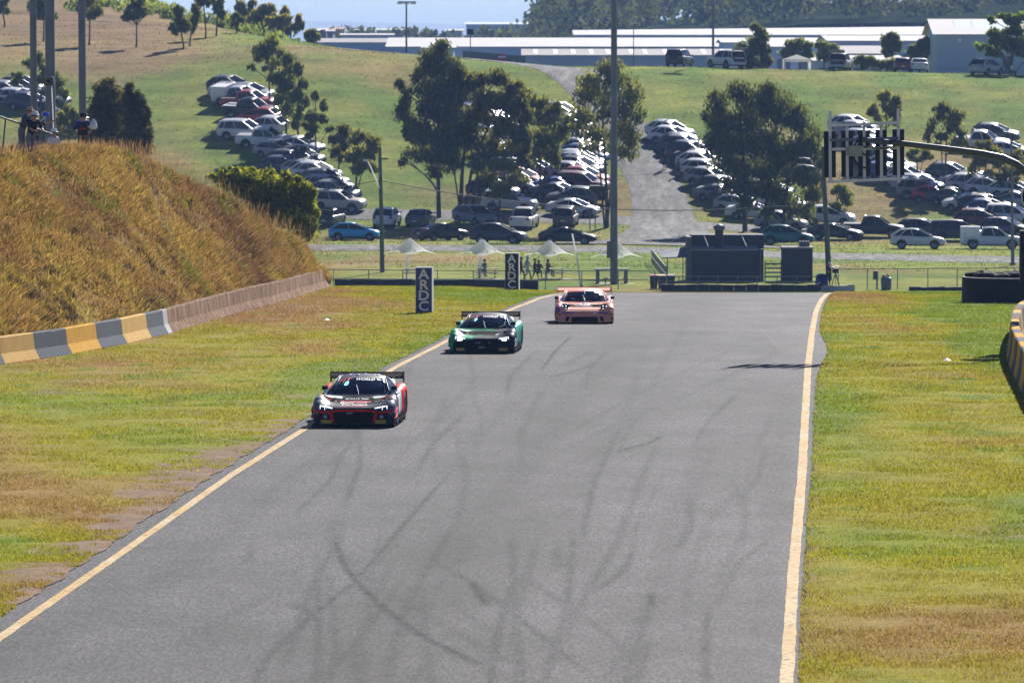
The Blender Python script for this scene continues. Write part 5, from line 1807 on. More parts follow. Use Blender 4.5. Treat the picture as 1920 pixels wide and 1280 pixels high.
# ------------------------------------------------------------------ power poles, street lamps, wires
def tube_obj(name, pts, r, mat, parent, n=6):
    mb = MB()
    mb.tube(pts, r, n)
    return mb.build(name, mat, parent)

p1 = on_ground(717, 511, 437, 520)
t = empty('power_pole', p1, label='green timber power pole with a street lamp left of the tall trees', cat='power pole')
s = F / p1.y
def rel(base, px, py, dy=0):
    q = at(px, py, base.y)
    return (q.x - base.x, dy, q.z - base.z)
tube_obj('shaft', [(0, 0, -.3), rel(p1, 715, 400), rel(p1, 712, 276)], [4.5 / s, 3.8 / s, 3 / s], M_POLEG, t, 10)
a = tube_obj('lamp_arm', [rel(p1, 711, 352, -.1), rel(p1, 702, 328, -.3), rel(p1, 690, 302, -.5)], [.05, .045, .04], M_FABRIC, t)
mb = MB()
x, y, z = rel(p1, 687, 301, -.5)
mb.box(x - .22, x + .16, y - .12, y + .12, z - .06, z + .08)
mb.build('lamp_head', M_LAMP, a)
mb = MB()
x, y, z = rel(p1, 716, 298)
mb.box(x - .1, x + .45, -.06, .06, z - .05, z + .06)
mb.build('crossarm', M_POLEG, t)
P1T = at(712, 338, p1.y)

p2 = on_ground(1555, 527, 437, 520)
t2 = empty('power_pole', p2, label='green timber power pole behind the gantry panel with curved lamp arms', cat='power pole')
tube_obj('shaft', [(0, 0, -.3), rel(p2, 1550, 430), rel(p2, 1545, 340), rel(p2, 1543, 275)], [5.5 / s, 4.8 / s, 4.2 / s, 3.8 / s], M_POLEG, t2, 10)
for ptsx in ([(1545, 382), (1541, 350), (1532, 318), (1518, 298), (1506, 296)], [(1545, 345), (1536, 325), (1524, 312), (1503, 309)]):
    a = tube_obj('lamp_arm', [rel(p2, x, y, -.2) for x, y in ptsx], .045, M_GALV, t2)
    mb = MB()
    x, y, z = rel(p2, ptsx[-1][0] - 3, ptsx[-1][1], -.2)
    mb.box(x - .2, x + .15, y - .1, y + .1, z - .05, z + .06)
    mb.build('lamp_head', M_LAMP, a)
P2T = at(1545, 380, p2.y)

def wire(label, A, B, sag, r=.022):
    pts = []
    for i in range(25):
        f = i / 24
        q = A.lerp(B, f)
        q.z -= sag * 4 * f * (1 - f)
        pts.append(q)
    mb = MB()
    mb.tube(pts, r, 5)
    tag(mb.build('overhead_cable', M_WIRE), label, 'cable')
wire('black overhead cable sagging between the two green power poles', P1T, P2T, 1.25, .035)
wire('thin upper wire between the tops of the two green power poles', at(722, 296, p1.y), at(1543, 282, p2.y), 1.6, .012)
wire('black overhead cable running left from the green power pole', P1T, at(-100, 420, 470), .6, .03)

p3 = on_ground(1899, 498, 470, 540)
t = empty('lamp_post', p3, label='slim grey lamp post at the right beyond the white pickup with canopy', cat='lamp post')
tube_obj('shaft', [(0, 0, -.2), rel(p3, 1898, 400), rel(p3, 1896, 262)], [.14, .11, .07], M_GALV, t, 10)
a = tube_obj('lamp_arm', [rel(p3, 1896, 262), rel(p3, 1893, 250), rel(p3, 1880, 246)], .04, M_GALV, t)
tube_obj('base_flange', [(0, 0, -.1), (0, 0, .25)], .22, M_GALV, t, 10)
p4 = on_ground(1090, 541, 437, 470)
t = empty('flag_pole', p4, label='slim leaning white pole in front of the black coupe', cat='pole')
tube_obj('shaft', [(0, 0, -.2), rel(p4, 1083, 490), rel(p4, 1073, 438)], [.075, .065, .05], M_FABRIC, t, 8)
tube_obj('foot', [(0, 0, -.1), (0, 0, .2)], .12, M_CONC, t, 8)
for lab, px, py, yt in [('left thin signpost beside the dark people mover', 1106, 432, 398), ('right thin signpost beside the dark people mover', 1116, 435, 370)]:
    p = on_hill(px, py)
    t = empty('signpost', p, label=lab, cat='signpost')
    tube_obj('post', [(0, 0, -.2), rel(p, px, yt)], .045, M_GALV, t)
    mb = MB()
    x, y, z = rel(p, px, yt)
    mb.box(x - .25, x + .25, -.02, .02, z - .1, z + .3)
    mb.build('plate', M_STEEL, t)
p = on_hill(1121, 388)
t = empty('box_trailer', Vector((p.x, p.y + .8, gz(p.x, p.y + .8))), label='black box trailer next to the dark grey SUV', cat='trailer')
mb = MB()
mb.box(-.72, .72, -1.2, 1.2, .45, 1.75)
mb.build('box', M_TRIM, t)
for sx in (-1, 1):
    mb = MB()
    mb.lathe((sx * .78, 0, .3), [(0, -.08), (.28, -.09), (.3, 0), (.28, .09), (0, .08)], 14, axis='x')
    mb.build('wheel', M_RUBBER, t)

# ------------------------------------------------------------------ shade umbrellas and picnic furniture
def umbrella(label, px, ya, yb, ye, hwpx):
    p = on_ground(px - 8, yb, 437, 500)
    p = Vector((p.x + 8 / F * p.y, p.y, gz(p.x, p.y)))
    s = F / p.y
    t = empty('shade_umbrella', p, label=label, cat='umbrella', group='white shade umbrellas behind the crest')
    za = at(px, ya, p.y).z - p.z
    ze = at(px, ye, p.y).z - p.z
    R = hwpx / s
    rows = []
    nR, nA = 12, 48
    for i in range(nR + 1):
        f = i / nR
        row = []
        for k in range(nA):
            th = 2 * math.pi * k / nA + .35
            corner = abs(math.cos(2 * th)) ** 3
            rad = .12 + (R * (.80 + .26 * corner) - .12) * f
            z = ze + (za - ze) * (1 - f) ** 1.75 - .10 * corner * f * f + .10 * (1 - corner) * f * f
            row.append((rad * math.cos(th), rad * math.sin(th), z))
        rows.append(row)
    mb = MB()
    mb.grid(rows, closed=True)
    mb.add([(0, 0, za + .02)] + rows[0], [(0, k + 1, (k + 1) % nA + 1) for k in range(nA)])
    mb.build('canopy', M_FABRIC, t)
    tube_obj('mast', [(-.15, 0, -.1), (-.15, 0, za - .05)], .10, M_FABRIC, t, 10)
    for k in range(4):
        th = math.pi / 2 * k + .35
        tube_obj('strut', [(-.15 + .1 * math.cos(th), .1 * math.sin(th), za - .45), (R * .72 * math.cos(th), R * .72 * math.sin(th), ze + .12)], .02, M_GALV, t, 5)
    return p
def picnic_table(label, p, dx=0, w=1.6):
    x, y = p.x + dx, p.y + .3
    t = empty('picnic_table', Vector((x, y, gz(x, y))), label=label, cat='table', group='picnic tables by the fence')
    mb = MB()
    mb.box(-w / 2, w / 2, -.36, .36, .70, .75)
    mb.build('table_top', M_WOOD, t)
    for sy in (-1, 1):
        mb = MB()
        mb.box(-w / 2, w / 2, sy * .72 - .13, sy * .72 + .13, .42, .46)
        mb.build('bench', M_WOOD, t)
    for sx in (-1, 1):
        mb = MB()
        mb.bar((sx * w * .36, -.72, 0), (sx * w * .36, -.25, .70), .07, .07)
        mb.bar((sx * w * .36, .72, 0), (sx * w * .36, .25, .70), .07, .07)
        mb.box(sx * w * .36 - .03, sx * w * .36 + .03, -.78, .78, .34, .42)
        mb.build('leg_frame', M_STEEL, t)
    mb = MB()
    mb.box(-w * .8, w * .8, -1.3, 1.3, -.08, .025)
    mb.build('slab', M_CONC, t)
for i, (px, ya) in enumerate([(768, 447), (904, 449), (1030, 451), (1156, 454)]):
    nm = ['leftmost', 'second', 'third', 'rightmost'][i]
    p = umbrella(f'{nm} white conical shade umbrella behind the crest' + (' partly hidden by the tall pole' if i == 3 else ''), px, ya, 523, ya + 26, 47)
    if i < 3:
        picnic_table(f'picnic table under the {nm} white shade umbrella', p, dx=.35)

p = on_ground(1147, 532, 437, 500)
t = empty('table_shelter', p, label='low flat-roofed shelter with seats at the foot of the central pole', cat='shelter')
mb = MB()
mb.box(-1.25, 1.25, -.5, .5, .98, 1.10)
mb.build('roof_slab', M_CONC, t)
for x in (-1.0, 1.0):
    mb = MB()
    mb.box(x - .13, x + .13, -.3, .3, -.1, .98)
    mb.build('leg', M_GALV, t)
mb = MB()
mb.box(-1.0, 1.6, -.9, .9, -.08, .03)
mb.build('slab', M_CONC, t)
for x in (-.45, .95):
    mb = MB()
    mb.box(x - .2, x + .2, -.75, -.45, .38, .44)
    mb.box(x - .04, x + .04, -.64, -.56, 0, .38)
    mb.build('stool', M_STEEL, t)

# ------------------------------------------------------------------ fences and black belt wall
def fence(label, pts, h, nrail, cat='fence', wire_mat=None, post_w=.06, gap=2.5, rails=(1.0,), name='rail_fence', mesh_step=0):
    """pts: world (x,y) path"""
    t = empty(name, Vector((pts[0][0], pts[0][1], gz(*pts[0]))), label=label, cat=cat)
    b = t.location.copy()
    P = smooth_path(pts, 60)
    d = np.concatenate([[0], np.cumsum(np.hypot(*np.diff(P, axis=0).T))])
    for e in np.arange(0, d[-1] + .01, gap):
        x, y = float(np.interp(e, d, P[:, 0])), float(np.interp(e, d, P[:, 1]))
        z = gz(x, y)
        mb = MB()
        mb.box(x - b.x - post_w / 2, x - b.x + post_w / 2, y - b.y - post_w / 2, y - b.y + post_w / 2, z - b.z - .2, z - b.z + h)
        mb.build('post', M_GALV, t)
    for f in rails:
        mb = MB()
        mb.tube([(x - b.x, y - b.y - .03, gz(x, y) - b.z + h * f) for x, y in P[::3]], .032, 6)
        mb.build('rail', M_GALV, t)
    if mesh_step:
        mb = MB()
        n = int(d[-1] / mesh_step)
        for k in range(n):
            e0 = k * mesh_step
            for sgn in (1, -1):
                e1 = e0 + sgn * h * .95
                if 0 <= e1 <= d[-1]:
                    x0, y0 = np.interp(e0, d, P[:, 0]), np.interp(e0, d, P[:, 1])
                    x1, y1 = np.interp(e1, d, P[:, 0]), np.interp(e1, d, P[:, 1])
                    mb.bar((x0 - b.x, y0 - b.y, gz(x0, y0) - b.z + .03), (x1 - b.x, y1 - b.y, gz(x1, y1) - b.z + h * .97), .008, .008)
        o = mb.build('wire_mesh', M_GALV, t)
        tag(o, kind='stuff')
    return t

def wx(px, Y):
    return ((px - 960) / F * Y, Y)
fence('galvanised wire fence along the left behind the crest', [wx(560, 442), wx(640, 443), wx(800, 441), wx(1000, 440), wx(1240, 440)], 1.35, 1, rails=(1.0, .55), mesh_step=.22)
fence('low silver railing in front of the dark kiosk', [wx(1236, 439), wx(1400, 438.5), wx(1540, 438.5)], 1.0, 2, rails=(1.0, .66, .33), gap=1.35)
fence('galvanised wire fence along the right behind the crest', [wx(1572, 441), wx(1640, 442), wx(1750, 443), wx(1960, 446)], 1.45, 1, rails=(1.0,), gap=2.2, mesh_step=.22)
fence('handrail descending beside the kiosk path', [wx(1222, 486), wx(1238, 470), wx(1252, 456)], 1.1, 1, rails=(1.0, .5), gap=1.8)
def belt_wall(label, pts, h, th=.35):
    t = empty('belt_wall', Vector((pts[0][0], pts[0][1], gz(*pts[0]))), label=label, cat='wall')
    b = t.location
    P = smooth_path(pts, 14)
    for i in range(13):
        mb = MB()
        A = Vector((P[i][0] - b.x, P[i][1] - b.y, 0))
        B = Vector((P[i + 1][0] - b.x, P[i + 1][1] - b.y, 0))
        z0 = gz(*P[i]) - b.z
        hh = h + random.uniform(-.03, .03)
        A.z = B.z = z0 + hh / 2 - .05
        mb.bar(A, B + (A - B).normalized() * .02, th, hh + .1)
        mb.build('belt_panel', M_BLACKB, t)
    return t
belt_wall('long black rubber tyre wall along the left fence behind the crest', [wx(628, 437.5), wx(700, 437), wx(850, 436.5), wx(1010, 436)], .86)
belt_wall('low dark wall under the silver railing before the kiosk', [wx(1240, 437.4), wx(1380, 437), wx(1536, 437)], .50)
belt_wall('low black kerb wall under the right fence', [wx(1705, 438.6), wx(1760, 438.6), wx(1850, 439)], .30)

# ------------------------------------------------------------------ kiosk
p = Vector((wx(1360, 458)[0], 458, 0))
p.z = gz(p.x, p.y)
s = F / 458.0
k = empty('kiosk', p, label='dark navy flat-roofed kiosk with chimney beyond the crest', cat='building')
kz = lambda py: at(960, py, 458).z - p.z
kx = lambda px: (px - 1360) / s
mb = MB()
mb.box(kx(1297), kx(1432), 0, 4.2, -.3, kz(467))
mb.build('wall', M_NAVYW, k)
M_TAN = mat_plain('tan_end_wall', (.12, .10, .085), rough=.8, var=.2)
mb = MB()
mb.box(kx(1288), kx(1297), -.12, 4.2, -.3, kz(444))
mb.build('end_wall', M_TAN, k)
mb = MB()
mb.box(kx(1297) - .02, kx(1434), 1.3, 4.25, kz(467) + .003, kz(441))
mb.build('roof_parapet', M_NAVYW, k)
mb = MB()
mb.add([(kx(1297), -.35, kz(468)), (kx(1420), -.35, kz(468)), (kx(1420), 1.2, kz(462)), (kx(1297), 1.2, kz(462)), (kx(1297), -.35, kz(468) - .06), (kx(1420), -.35, kz(468) - .06)], [(0, 1, 2, 3), (4, 5, 1, 0)])
mb.build('awning_roof', M_ROOFG, k)
for a_, b_ in ((1321, 1328), (1392, 1400)):
    mb = MB()
    mb.bar((kx(a_), 1.25, kz(443)), (kx(b_), -.2, kz(462)), .05, .05)
    mb.build('roof_stay', M_GALV, k)
ch = tube_obj('chimney', [(kx(1349), .6, kz(466)), (kx(1349), .6, kz(431))], .30, M_NAVYW, k, 12)
mb = MB()
mb.lathe((kx(1349), .6, kz(431)), [(.30, -.02), (.40, .02), (.42, .18), (.46, .22), (.12, .38), (0, .4)], 12)
mb.build('cowl', M_GALV, ch)
tube_obj('downpipe', [(kx(1426), -.08, 0), (kx(1426), -.08, kz(470))], .05, M_GALV, k)
mb = MB()
mb.box(kx(1300), kx(1420), -.03, .0, 1.2, 2.2)
sh = mb.build('serving_shutter', mat_plain('shutter_dark', (.024, .027, .036), rough=.5, var=.1), k)
for i in range(7):
    mb = MB()
    mb.box(kx(1300), kx(1420), -.045, -.031, 1.22 + i * .14, 1.33 + i * .14)
    mb.build('slat', M_NAVYW, sh)
mb = MB()
mb.add([(kx(1240), -1.0, kz(482)), (kx(1290), -1.0, kz(480)), (kx(1290), 2.6, kz(464)), (kx(1240), 2.6, kz(474)), (kx(1240), -1.0, kz(482) - .08), (kx(1290), -1.0, kz(480) - .08)], [(0, 1, 2, 3), (4, 5, 1, 0)])
mb.build('side_awning', mat_plain('blue_shade_cloth', (.09, .11, .14), rough=.8, var=.2), k)
for px_ in (1251, 1280):
    tube_obj('awning_post', [(kx(px_), -.95, -.2), (kx(px_), -.95, kz(482))], .035, M_GALV, k)
# annexe to the right
p = Vector((wx(1496, 458)[0], 458, 0))
p.z = gz(p.x, p.y)
k2 = empty('kiosk_annexe', p, label='small dark annexe right of the kiosk with a railing', cat='building')
kx2 = lambda px: (px - 1496) / s
mb = MB()
mb.box(kx2(1468), kx2(1524), 0, 3, -.3, kz(466))
mb.build('wall', M_NAVYW, k2)
mb = MB()
mb.box(kx2(1466), kx2(1526), -.15, 3.1, kz(466) + .003, kz(463))
mb.build('roof', M_ROOFG, k2)
mb = MB()
mb.box(kx2(1500), kx2(1519), .8, 1.6, kz(463) + .003, kz(453))
mb.build('air_unit', M_STEEL, k2)
for px_ in range(1472, 1524, 5):
    tube_obj('baluster', [(kx2(px_), -.3, .1), (kx2(px_), -.3, .95)], .018, M_STEEL, k2, 5)
tube_obj('handrail', [(kx2(1470), -.3, .96), (kx2(1524), -.3, .96)], .025, M_STEEL, k2, 5)
# slatted gate between
p = Vector((wx(1450, 458.6)[0], 458.6, 0))
p.z = gz(p.x, p.y)
g_ = empty('slatted_gate', p, label='open slatted gate between the kiosk and its annexe', cat='gate')
for py in (495, 503, 511, 519):
    mb = MB()
    mb.box(-16 / s, 16 / s, -.02, .02, kz(py) - .06, kz(py) + .05)
    mb.build('slat', M_NAVYW, g_)
for x in (-15.2, 15.2):
    mb = MB()
    mb.box(x / s - .04, x / s + .04, .021, .08, -.1, kz(490))
    mb.build('post', M_NAVYW, g_)

# wheelie bins
M_BIN = mat_plain('bin_green', (.02, .03, .028), rough=.6, var=.2)
for lab, px, lidc in [('dark wheelie bin with a red lid left of the kiosk', 1226, (.45, .03, .03)), ('dark wheelie bin with a yellow lid left of the kiosk', 1241, (.55, .42, .10)), ('dark wheelie bin with a dark lid nearest the kiosk', 1258, (.03, .035, .04))]:
    x, y = wx(px, 441.5)
    t = empty('wheelie_bin', Vector((x, y, gz(x, y))), label=lab, cat='bin', group='wheelie bins by the kiosk')
    mb = MB()
    mb.add([(-.22, -.26, .08), (.22, -.26, .08), (.22, .22, .08), (-.22, .22, .08), (-.28, -.34, .93), (.28, -.34, .93), (.28, .34, .93), (-.28, .34, .93)], [(3, 2, 1, 0), (4, 5, 6, 7), (0, 1, 5, 4), (1, 2, 6, 5), (2, 3, 7, 6), (3, 0, 4, 7)])
    mb.build('body', M_BIN, t)
    mb = MB()
    mb.add([(-.30, -.37, .935), (.30, -.37, .935), (.30, .36, .95), (-.30, .36, .95), (-.26, -.32, 1.01), (.26, -.32, 1.01), (.26, .32, 1.05), (-.26, .32, 1.05)], [(3, 2, 1, 0), (4, 5, 6, 7), (0, 1, 5, 4), (1, 2, 6, 5), (2, 3, 7, 6), (3, 0, 4, 7)])
    mb.build('lid', mat_plain('bin_lid_%d' % px, lidc, rough=.5), t)
    for sx in (-1, 1):
        mb = MB()
        mb.lathe((sx * .2, .26, .1), [(0, -.03), (.1, -.03), (.1, .03), (0, .03)], 10, axis='x')
        mb.build('wheel', M_RUBBER, t)
# grey cabinet and steel drum by the right fence
x, y = wx(1642, 441)
t = empty('utility_cabinet', Vector((x, y, gz(x, y))), label='grey utility cabinet on a post by the right fence', cat='cabinet')
mb = MB()
mb.box(-.17, .17, -.14, .14, .72, 1.32)
c_ = mb.build('cabinet', M_GALV, t)
mb = MB()
mb.box(-.14, .14, -.155, -.142, .76, 1.28)
mb.build('door', M_STEEL, c_)
tube_obj('post', [(.1, 0, -.2), (.1, 0, .72)], .06, M_GALV, t)
x, y = wx(1662, 440.4)
t = empty('steel_bin', Vector((x, y, gz(x, y))), label='silver drum bin heaped with rubbish by the right fence', cat='bin')
mb = MB()
mb.lathe((0, 0, 0), [(0, 0), (.34, 0), (.36, .4), (.37, .42), (.36, .44), (.38, .86), (.34, .88), (0, .84)], 18)
mb.build('drum', M_GALV, t)
for dx, c, z in ((-.15, (.6, .12, .08), .98), (.12, (.65, .5, .12), 1.05), (.0, (.7, .7, .7), .92)):
    mb = MB()
    mb.lathe((dx, 0, z - .12), [(0, 0), (.13, .02), (.16, .1), (.10, .2), (0, .22)], 8)
    mb.build('rubbish', mat_plain('rubbish_%d' % int(z * 100), c, rough=.7), t)
x, y = wx(1570, 438)
t = empty('concrete_block', Vector((x, y, gz(x, y))), label='long grey concrete block at the corner of the railing', cat='block')
mb = MB()
mb.prism([(-1.1, -.1), (1.2, -.1), (1.2, .42), (1.05, .5), (.8, .5), (.7, .42), (-1.0, .38), (-1.1, .3)], -.3, .3)
mb.build('block', M_CONC, t)
mb = MB()
mb.tube([(-1.25, -.1, -.1), (-1.25, -.1, .6)], .09, 8)
mb.build('end_post', M_TRIM, t)

# ------------------------------------------------------------------ ARDC boards
M_SIGNB = mat_plain('sign_navy', (.035, .060, .24), rough=.45, spec=.4, var=.1)
M_SIGNB2 = mat_plain('sign_dark_navy', (.016, .018, .04), rough=.45, spec=.4, var=.1)
M_SIGNW = mat_plain('sign_white', (.72, .72, .72), rough=.5, spec=.3, var=.05)

def text_mesh(txt, size, name, mat, bold=0.0, extrude=.002, shear=0.0):
    cu = bpy.data.curves.new(name, 'FONT')
    cu.body = txt
    cu.size = size
    cu.offset = bold
    cu.extrude = extrude
    cu.shear = shear
    cu.align_x = 'CENTER'
    cu.align_y = 'CENTER'
    cu.resolution_u = 3
    o = bpy.data.objects.new(name, cu)
    COL.objects.link(o)
    dg = bpy.context.evaluated_depsgraph_get()
    me = bpy.data.meshes.new_from_object(o.evaluated_get(dg))
    bpy.data.objects.remove(o)
    bpy.data.curves.remove(cu)
    me.materials.clear()
    me.materials.append(mat)
    return me

for lab, px, ytop, ybot, blue, Y in [('nearer blue ARDC board standing on the left verge', 795, 501, 588, M_SIGNB, None), ('farther dark ARDC board half sunk behind the crest', 960, 478, 552, M_SIGNB2, 276)]:
    if Y is None:
        p = on_ground(px, ybot, 180, 279)
    else:
        x, y = wx(px, Y)
        p = Vector((x, y, gz(x, y)))
    s_ = F / p.y
    hgt = max(1.62, at(px, ytop, p.y).z - p.z)
    t = empty('distance_board', p, label=lab, cat='sign', group='ARDC boards on the left verge')
    t.rotation_euler = (0, 0, math.radians(-6))
    mb = MB()
    mb.box(-.30, .30, -.04, .36, -.15, hgt)
    mb.build('case', M_SIGNW, t)
    mb = MB()
    mb.box(-.285, .275, -.052, -.042, .02, hgt - .03)
    face = mb.build('face', blue, t)
    cell = (hgt - .14) / 4
    for i, ch_ in enumerate('ARDC'):
        me = text_mesh(ch_, cell * 1.28, 'letter', M_SIGNW, bold=.012)
        for v in me.vertices:
            v.co.x *= 1.12
        o = link_mesh('letter', me, t, (-.005, -.058, hgt - .07 - cell * (i + .5)))
        o.rotation_euler = (math.pi / 2, 0, 0)
    mb = MB()
    mb.box(-.25, .25, -.058, -.053, .03, .10)
    mb.build('base_strip', M_STEEL, t)

# ------------------------------------------------------------------ timing gantry over the track
YG = 190.0
sg = F / YG
q = at(1960, 640, YG)
gb = Vector((q.x, YG, gz(q.x, YG)))
gt = empty('timing_gantry', gb, label='light panel of black bars hung from a curved steel arm over the track', cat='gantry')
gp = lambda px, py, dy=0: rel(gb, px, py, dy)
arm = [(1616, 262), (1700, 270), (1780, 280), (1840, 288), (1880, 296), (1905, 308), (1925, 324), (1940, 345), (1950, 380), (1955, 450), (1958, 560)]
pts = [gp(x, y, -.22) for x, y in arm] + [(0, -.22, -.2)]
mb = MB()
mb.tube(pts, [.075, .085, .095, .10, .105, .11, .11, .115, .12, .13, .14, .15], 12)
mb.build('arm', M_STEEL, gt)
fw = .085
def gbar(name, x0, y0, x1, y1, w, mat, parent, dy, th=.05):
    a = Vector(gp(x0, y0, dy))
    b = Vector(gp(x1, y1, dy))
    m = MB()
    m.bar(a, b, w, th, up=Vector((0, 1, 0)))
    return m.build(name, mat, parent)
bars = [(1556, 208, 342), (1588, 232, 342), (1620, 233, 340), (1652, 232, 340), (1684, 204, 342)]
xo = [1555.5, 1588, 1619.5, 1651.5, 1684]
for x, yt, yb in bars:
    up_ = gbar('upright', x, yt, x + 1, yb, fw, M_PANEL, gt, .0)
    for yy in (238, 258, 333):
        o = MB()
        cx, cy, cz = gp(x, yy, -.032)
        o.lathe((cx, cy, cz), [(0, -.012), (.014, -.01), (.016, .004)], 8, axis='y')
        o.build('bolt', M_TRIM, up_)
for i, x in enumerate(xo):
    y0, y1 = 246 - i * .9, 333 - i * 1.0
    m = gbar('led_module', x + .5, y0, x + 1, y1, 22 / sg, M_LEDBLK, gt, .09, th=.10)
for (x0, y0, x1, y1, nm) in [(1552, 236, 1687, 230, 'top_rail'), (1552, 341, 1687, 335, 'bottom_rail'), (1556, 263, 1684, 259, 'middle_rail'), (1560, 280, 1684, 277, 'lower_middle_rail')]:
    gbar(nm, x0, y0, x1, y1, fw * .95, M_PANEL if 'middle_rail' != nm else M_GALV, gt, -.053)
mb = MB()
x, y, z = gp(1603.5, 283, -.14)
mb.box(x - .20, x + .20, y - .06, y + .06, z - .16, z + .15)
jb = mb.build('junction_box', mat_plain('junction_box_tan', (.30, .28, .22), rough=.5, var=.08), gt)
for i in range(4):
    for sx, xe in ((-1, -.27),):
        o = MB()
        o.tube([(x - .2, y, z - .11 + i * .07), (x - .3, y, z - .11 + i * .07)], .012, 6)
        o.build('cable_gland', M_TRIM, jb)
for nm, ptsx, r in [('cable_loop', [(1617, 287), (1630, 295), (1634, 308), (1628, 316), (1612, 315), (1602, 305), (1600, 293)], .028), ('cable_loop', [(1600, 276), (1605, 266), (1612, 261), (1618, 259)], .03), ('cable_loop', [(1618, 276), (1640, 279), (1660, 279), (1676, 273)], .014), ('cable_loop', [(1618, 274), (1645, 277), (1678, 276)], .012)]:
    q_ = smooth_path(ptsx, 18)
    o = MB()
    o.tube([gp(a_, b_, -.16) for a_, b_ in q_], r, 7)
    o.build(nm, M_TRIM, gt)
# dark signal boxes on their own mast just inside the right edge
q = at(1962, 640, 191)
sb = Vector((q.x + .15, 191.5, gz(q.x, 191.5)))
st = empty('signal_mast', sb, label='black signal boxes cut by the right edge of the picture', cat='signal')
srel = lambda px, py, dy=0: rel(sb, px, py, dy)
mb = MB()
x0, _, z0 = srel(1912, 471)
x1, _, z1 = srel(1990, 432)
mb.box(x0, x1, -.2, .2, z0 - .9, z1)
mb.build('lower_box', M_LEDBLK, st)
xm, _, zm = srel(1950, 368)
mb = MB()
mb.lathe((xm, 0, zm), [(0, -.16), (.50, -.16), (.56, -.1), (.56, .1), (.50, .16), (0, .16)], 24, axis='y')
mb.build('round_lamp_housing', M_LEDBLK, st)
mb = MB()
mb.lathe((xm, 0, zm), [(.545, -.175), (.575, -.175), (.575, -.12)], 24, axis='y')
mb.build('rim', M_SIGNW, st)
tube_obj('mast', [(.1, .1, -.2), (.1, .1, zm)], .07, M_STEEL, st, 8)

# ------------------------------------------------------------------ tyre stack wrapped in belt
p = on_ground(1870, 571, 180, 279)
ts = empty('tyre_stack', p, label='black belt wrapped stack of tyres on the right verge', cat='tyre stack')
Lh, Dh, hh = 3.1, 2.4, 1.02
loop = []
for k_ in range(40):
    a = 2 * math.pi * k_ / 40
    x = math.copysign(abs(math.cos(a)) ** .9, math.cos(a)) * Lh + 1.95
    y = math.copysign(abs(math.sin(a)) ** .8, math.sin(a)) * Dh + Dh
    loop.append((x, y))
mb = MB()
mb.grid([[(x * (1 + .018 * (1 - f)) - .03 * math.sin(9 * x), y, -.06 + (hh - .0) * f + .02 * math.sin(3 * x + y)) for x, y in loop] for f in (0, .3, .6, .85, 1.0)], closed=True)
mb.grid([[((x - 1.95) * g_ + 1.95, (y - Dh) * g_ + Dh, hh - .06 + z_) for x, y in loop] for g_, z_ in ((1.0, .02), (.97, .03), (.96, -.25))], closed=True)
mb.build('belt_wrap', M_BLACKB, ts)
mb = MB()
prof_t = []
for k_ in range(9):
    a = 2 * math.pi * k_ / 8
    prof_t.append((.235 + .085 * math.cos(a), .085 * math.sin(a)))
mb.lathe((0, 0, 0), prof_t, 16)
tme = mb.mesh('tyre', [M_RUBBER])
for ix in range(9):
    for iy in range(8):
        for lay in range(2):
            x = -.75 + ix * .66 + (iy % 2) * .3
            if ((x - 1.95) / (Lh - .35)) ** 2 + ((.34 + iy * .56 - Dh) / (Dh - .2)) ** 2 > 1:
                continue
            o = link_mesh('tyre', tme, ts, (x, (.34 + iy * .56), hh - .16 + lay * .19))
            o.rotation_euler = (random.uniform(-.2, .2), random.uniform(-.25, .25), 0)
# scrap of white litter
p = on_ground(1775, 679)
mb = MB()
mb.add([(-.10, -.2, .03), (.0, -.25, .07), (.12, -.1, .06), (.10, .2, .03), (-.02, .25, .08), (-.12, .1, .05), (0, 0, .12)], [(0, 1, 6), (1, 2, 6), (2, 3, 6), (3, 4, 6), (4, 5, 6), (5, 0, 6)])
o = mb.build('litter', M_SIGNW, None, p)
tag(o, 'crumpled white litter on the right verge', 'litter')
p = on_ground(612, 603)
o = link_mesh('litter', o.data, None, p)
tag(o, 'small white litter on the left verge', 'litter')

# ------------------------------------------------------------------ crest marquee and buildings beyond
p = on_hill(1495, 131)
t = empty('marquee', p, label='open white marquee on the hill crest', cat='marquee')
s_ = F / p.y
W2, H1, H2 = 24 / s_, 20 / s_, 29 / s_
for sx in (-1, 1):
    for y in (0, 2.6):
        mb = MB()
        mb.box(sx * W2 - .07, sx * W2 + .07, y - .07, y + .07, -.1, H1)
        mb.build('leg', M_FABRIC, t)
mb = MB()
mb.add([(-W2 - .05, -.05, H1), (W2 + .05, -.05, H1), (W2 + .05, 2.65, H1), (-W2 - .05, 2.65, H1), (0, 1.3, H2), (-W2 - .05, -.05, H1 - .28), (W2 + .05, -.05, H1 - .28)], [(0, 1, 4), (1, 2, 4), (2, 3, 4), (3, 0, 4), (5, 6, 1, 0)])
mb.build('roof', M_FABRIC, t)

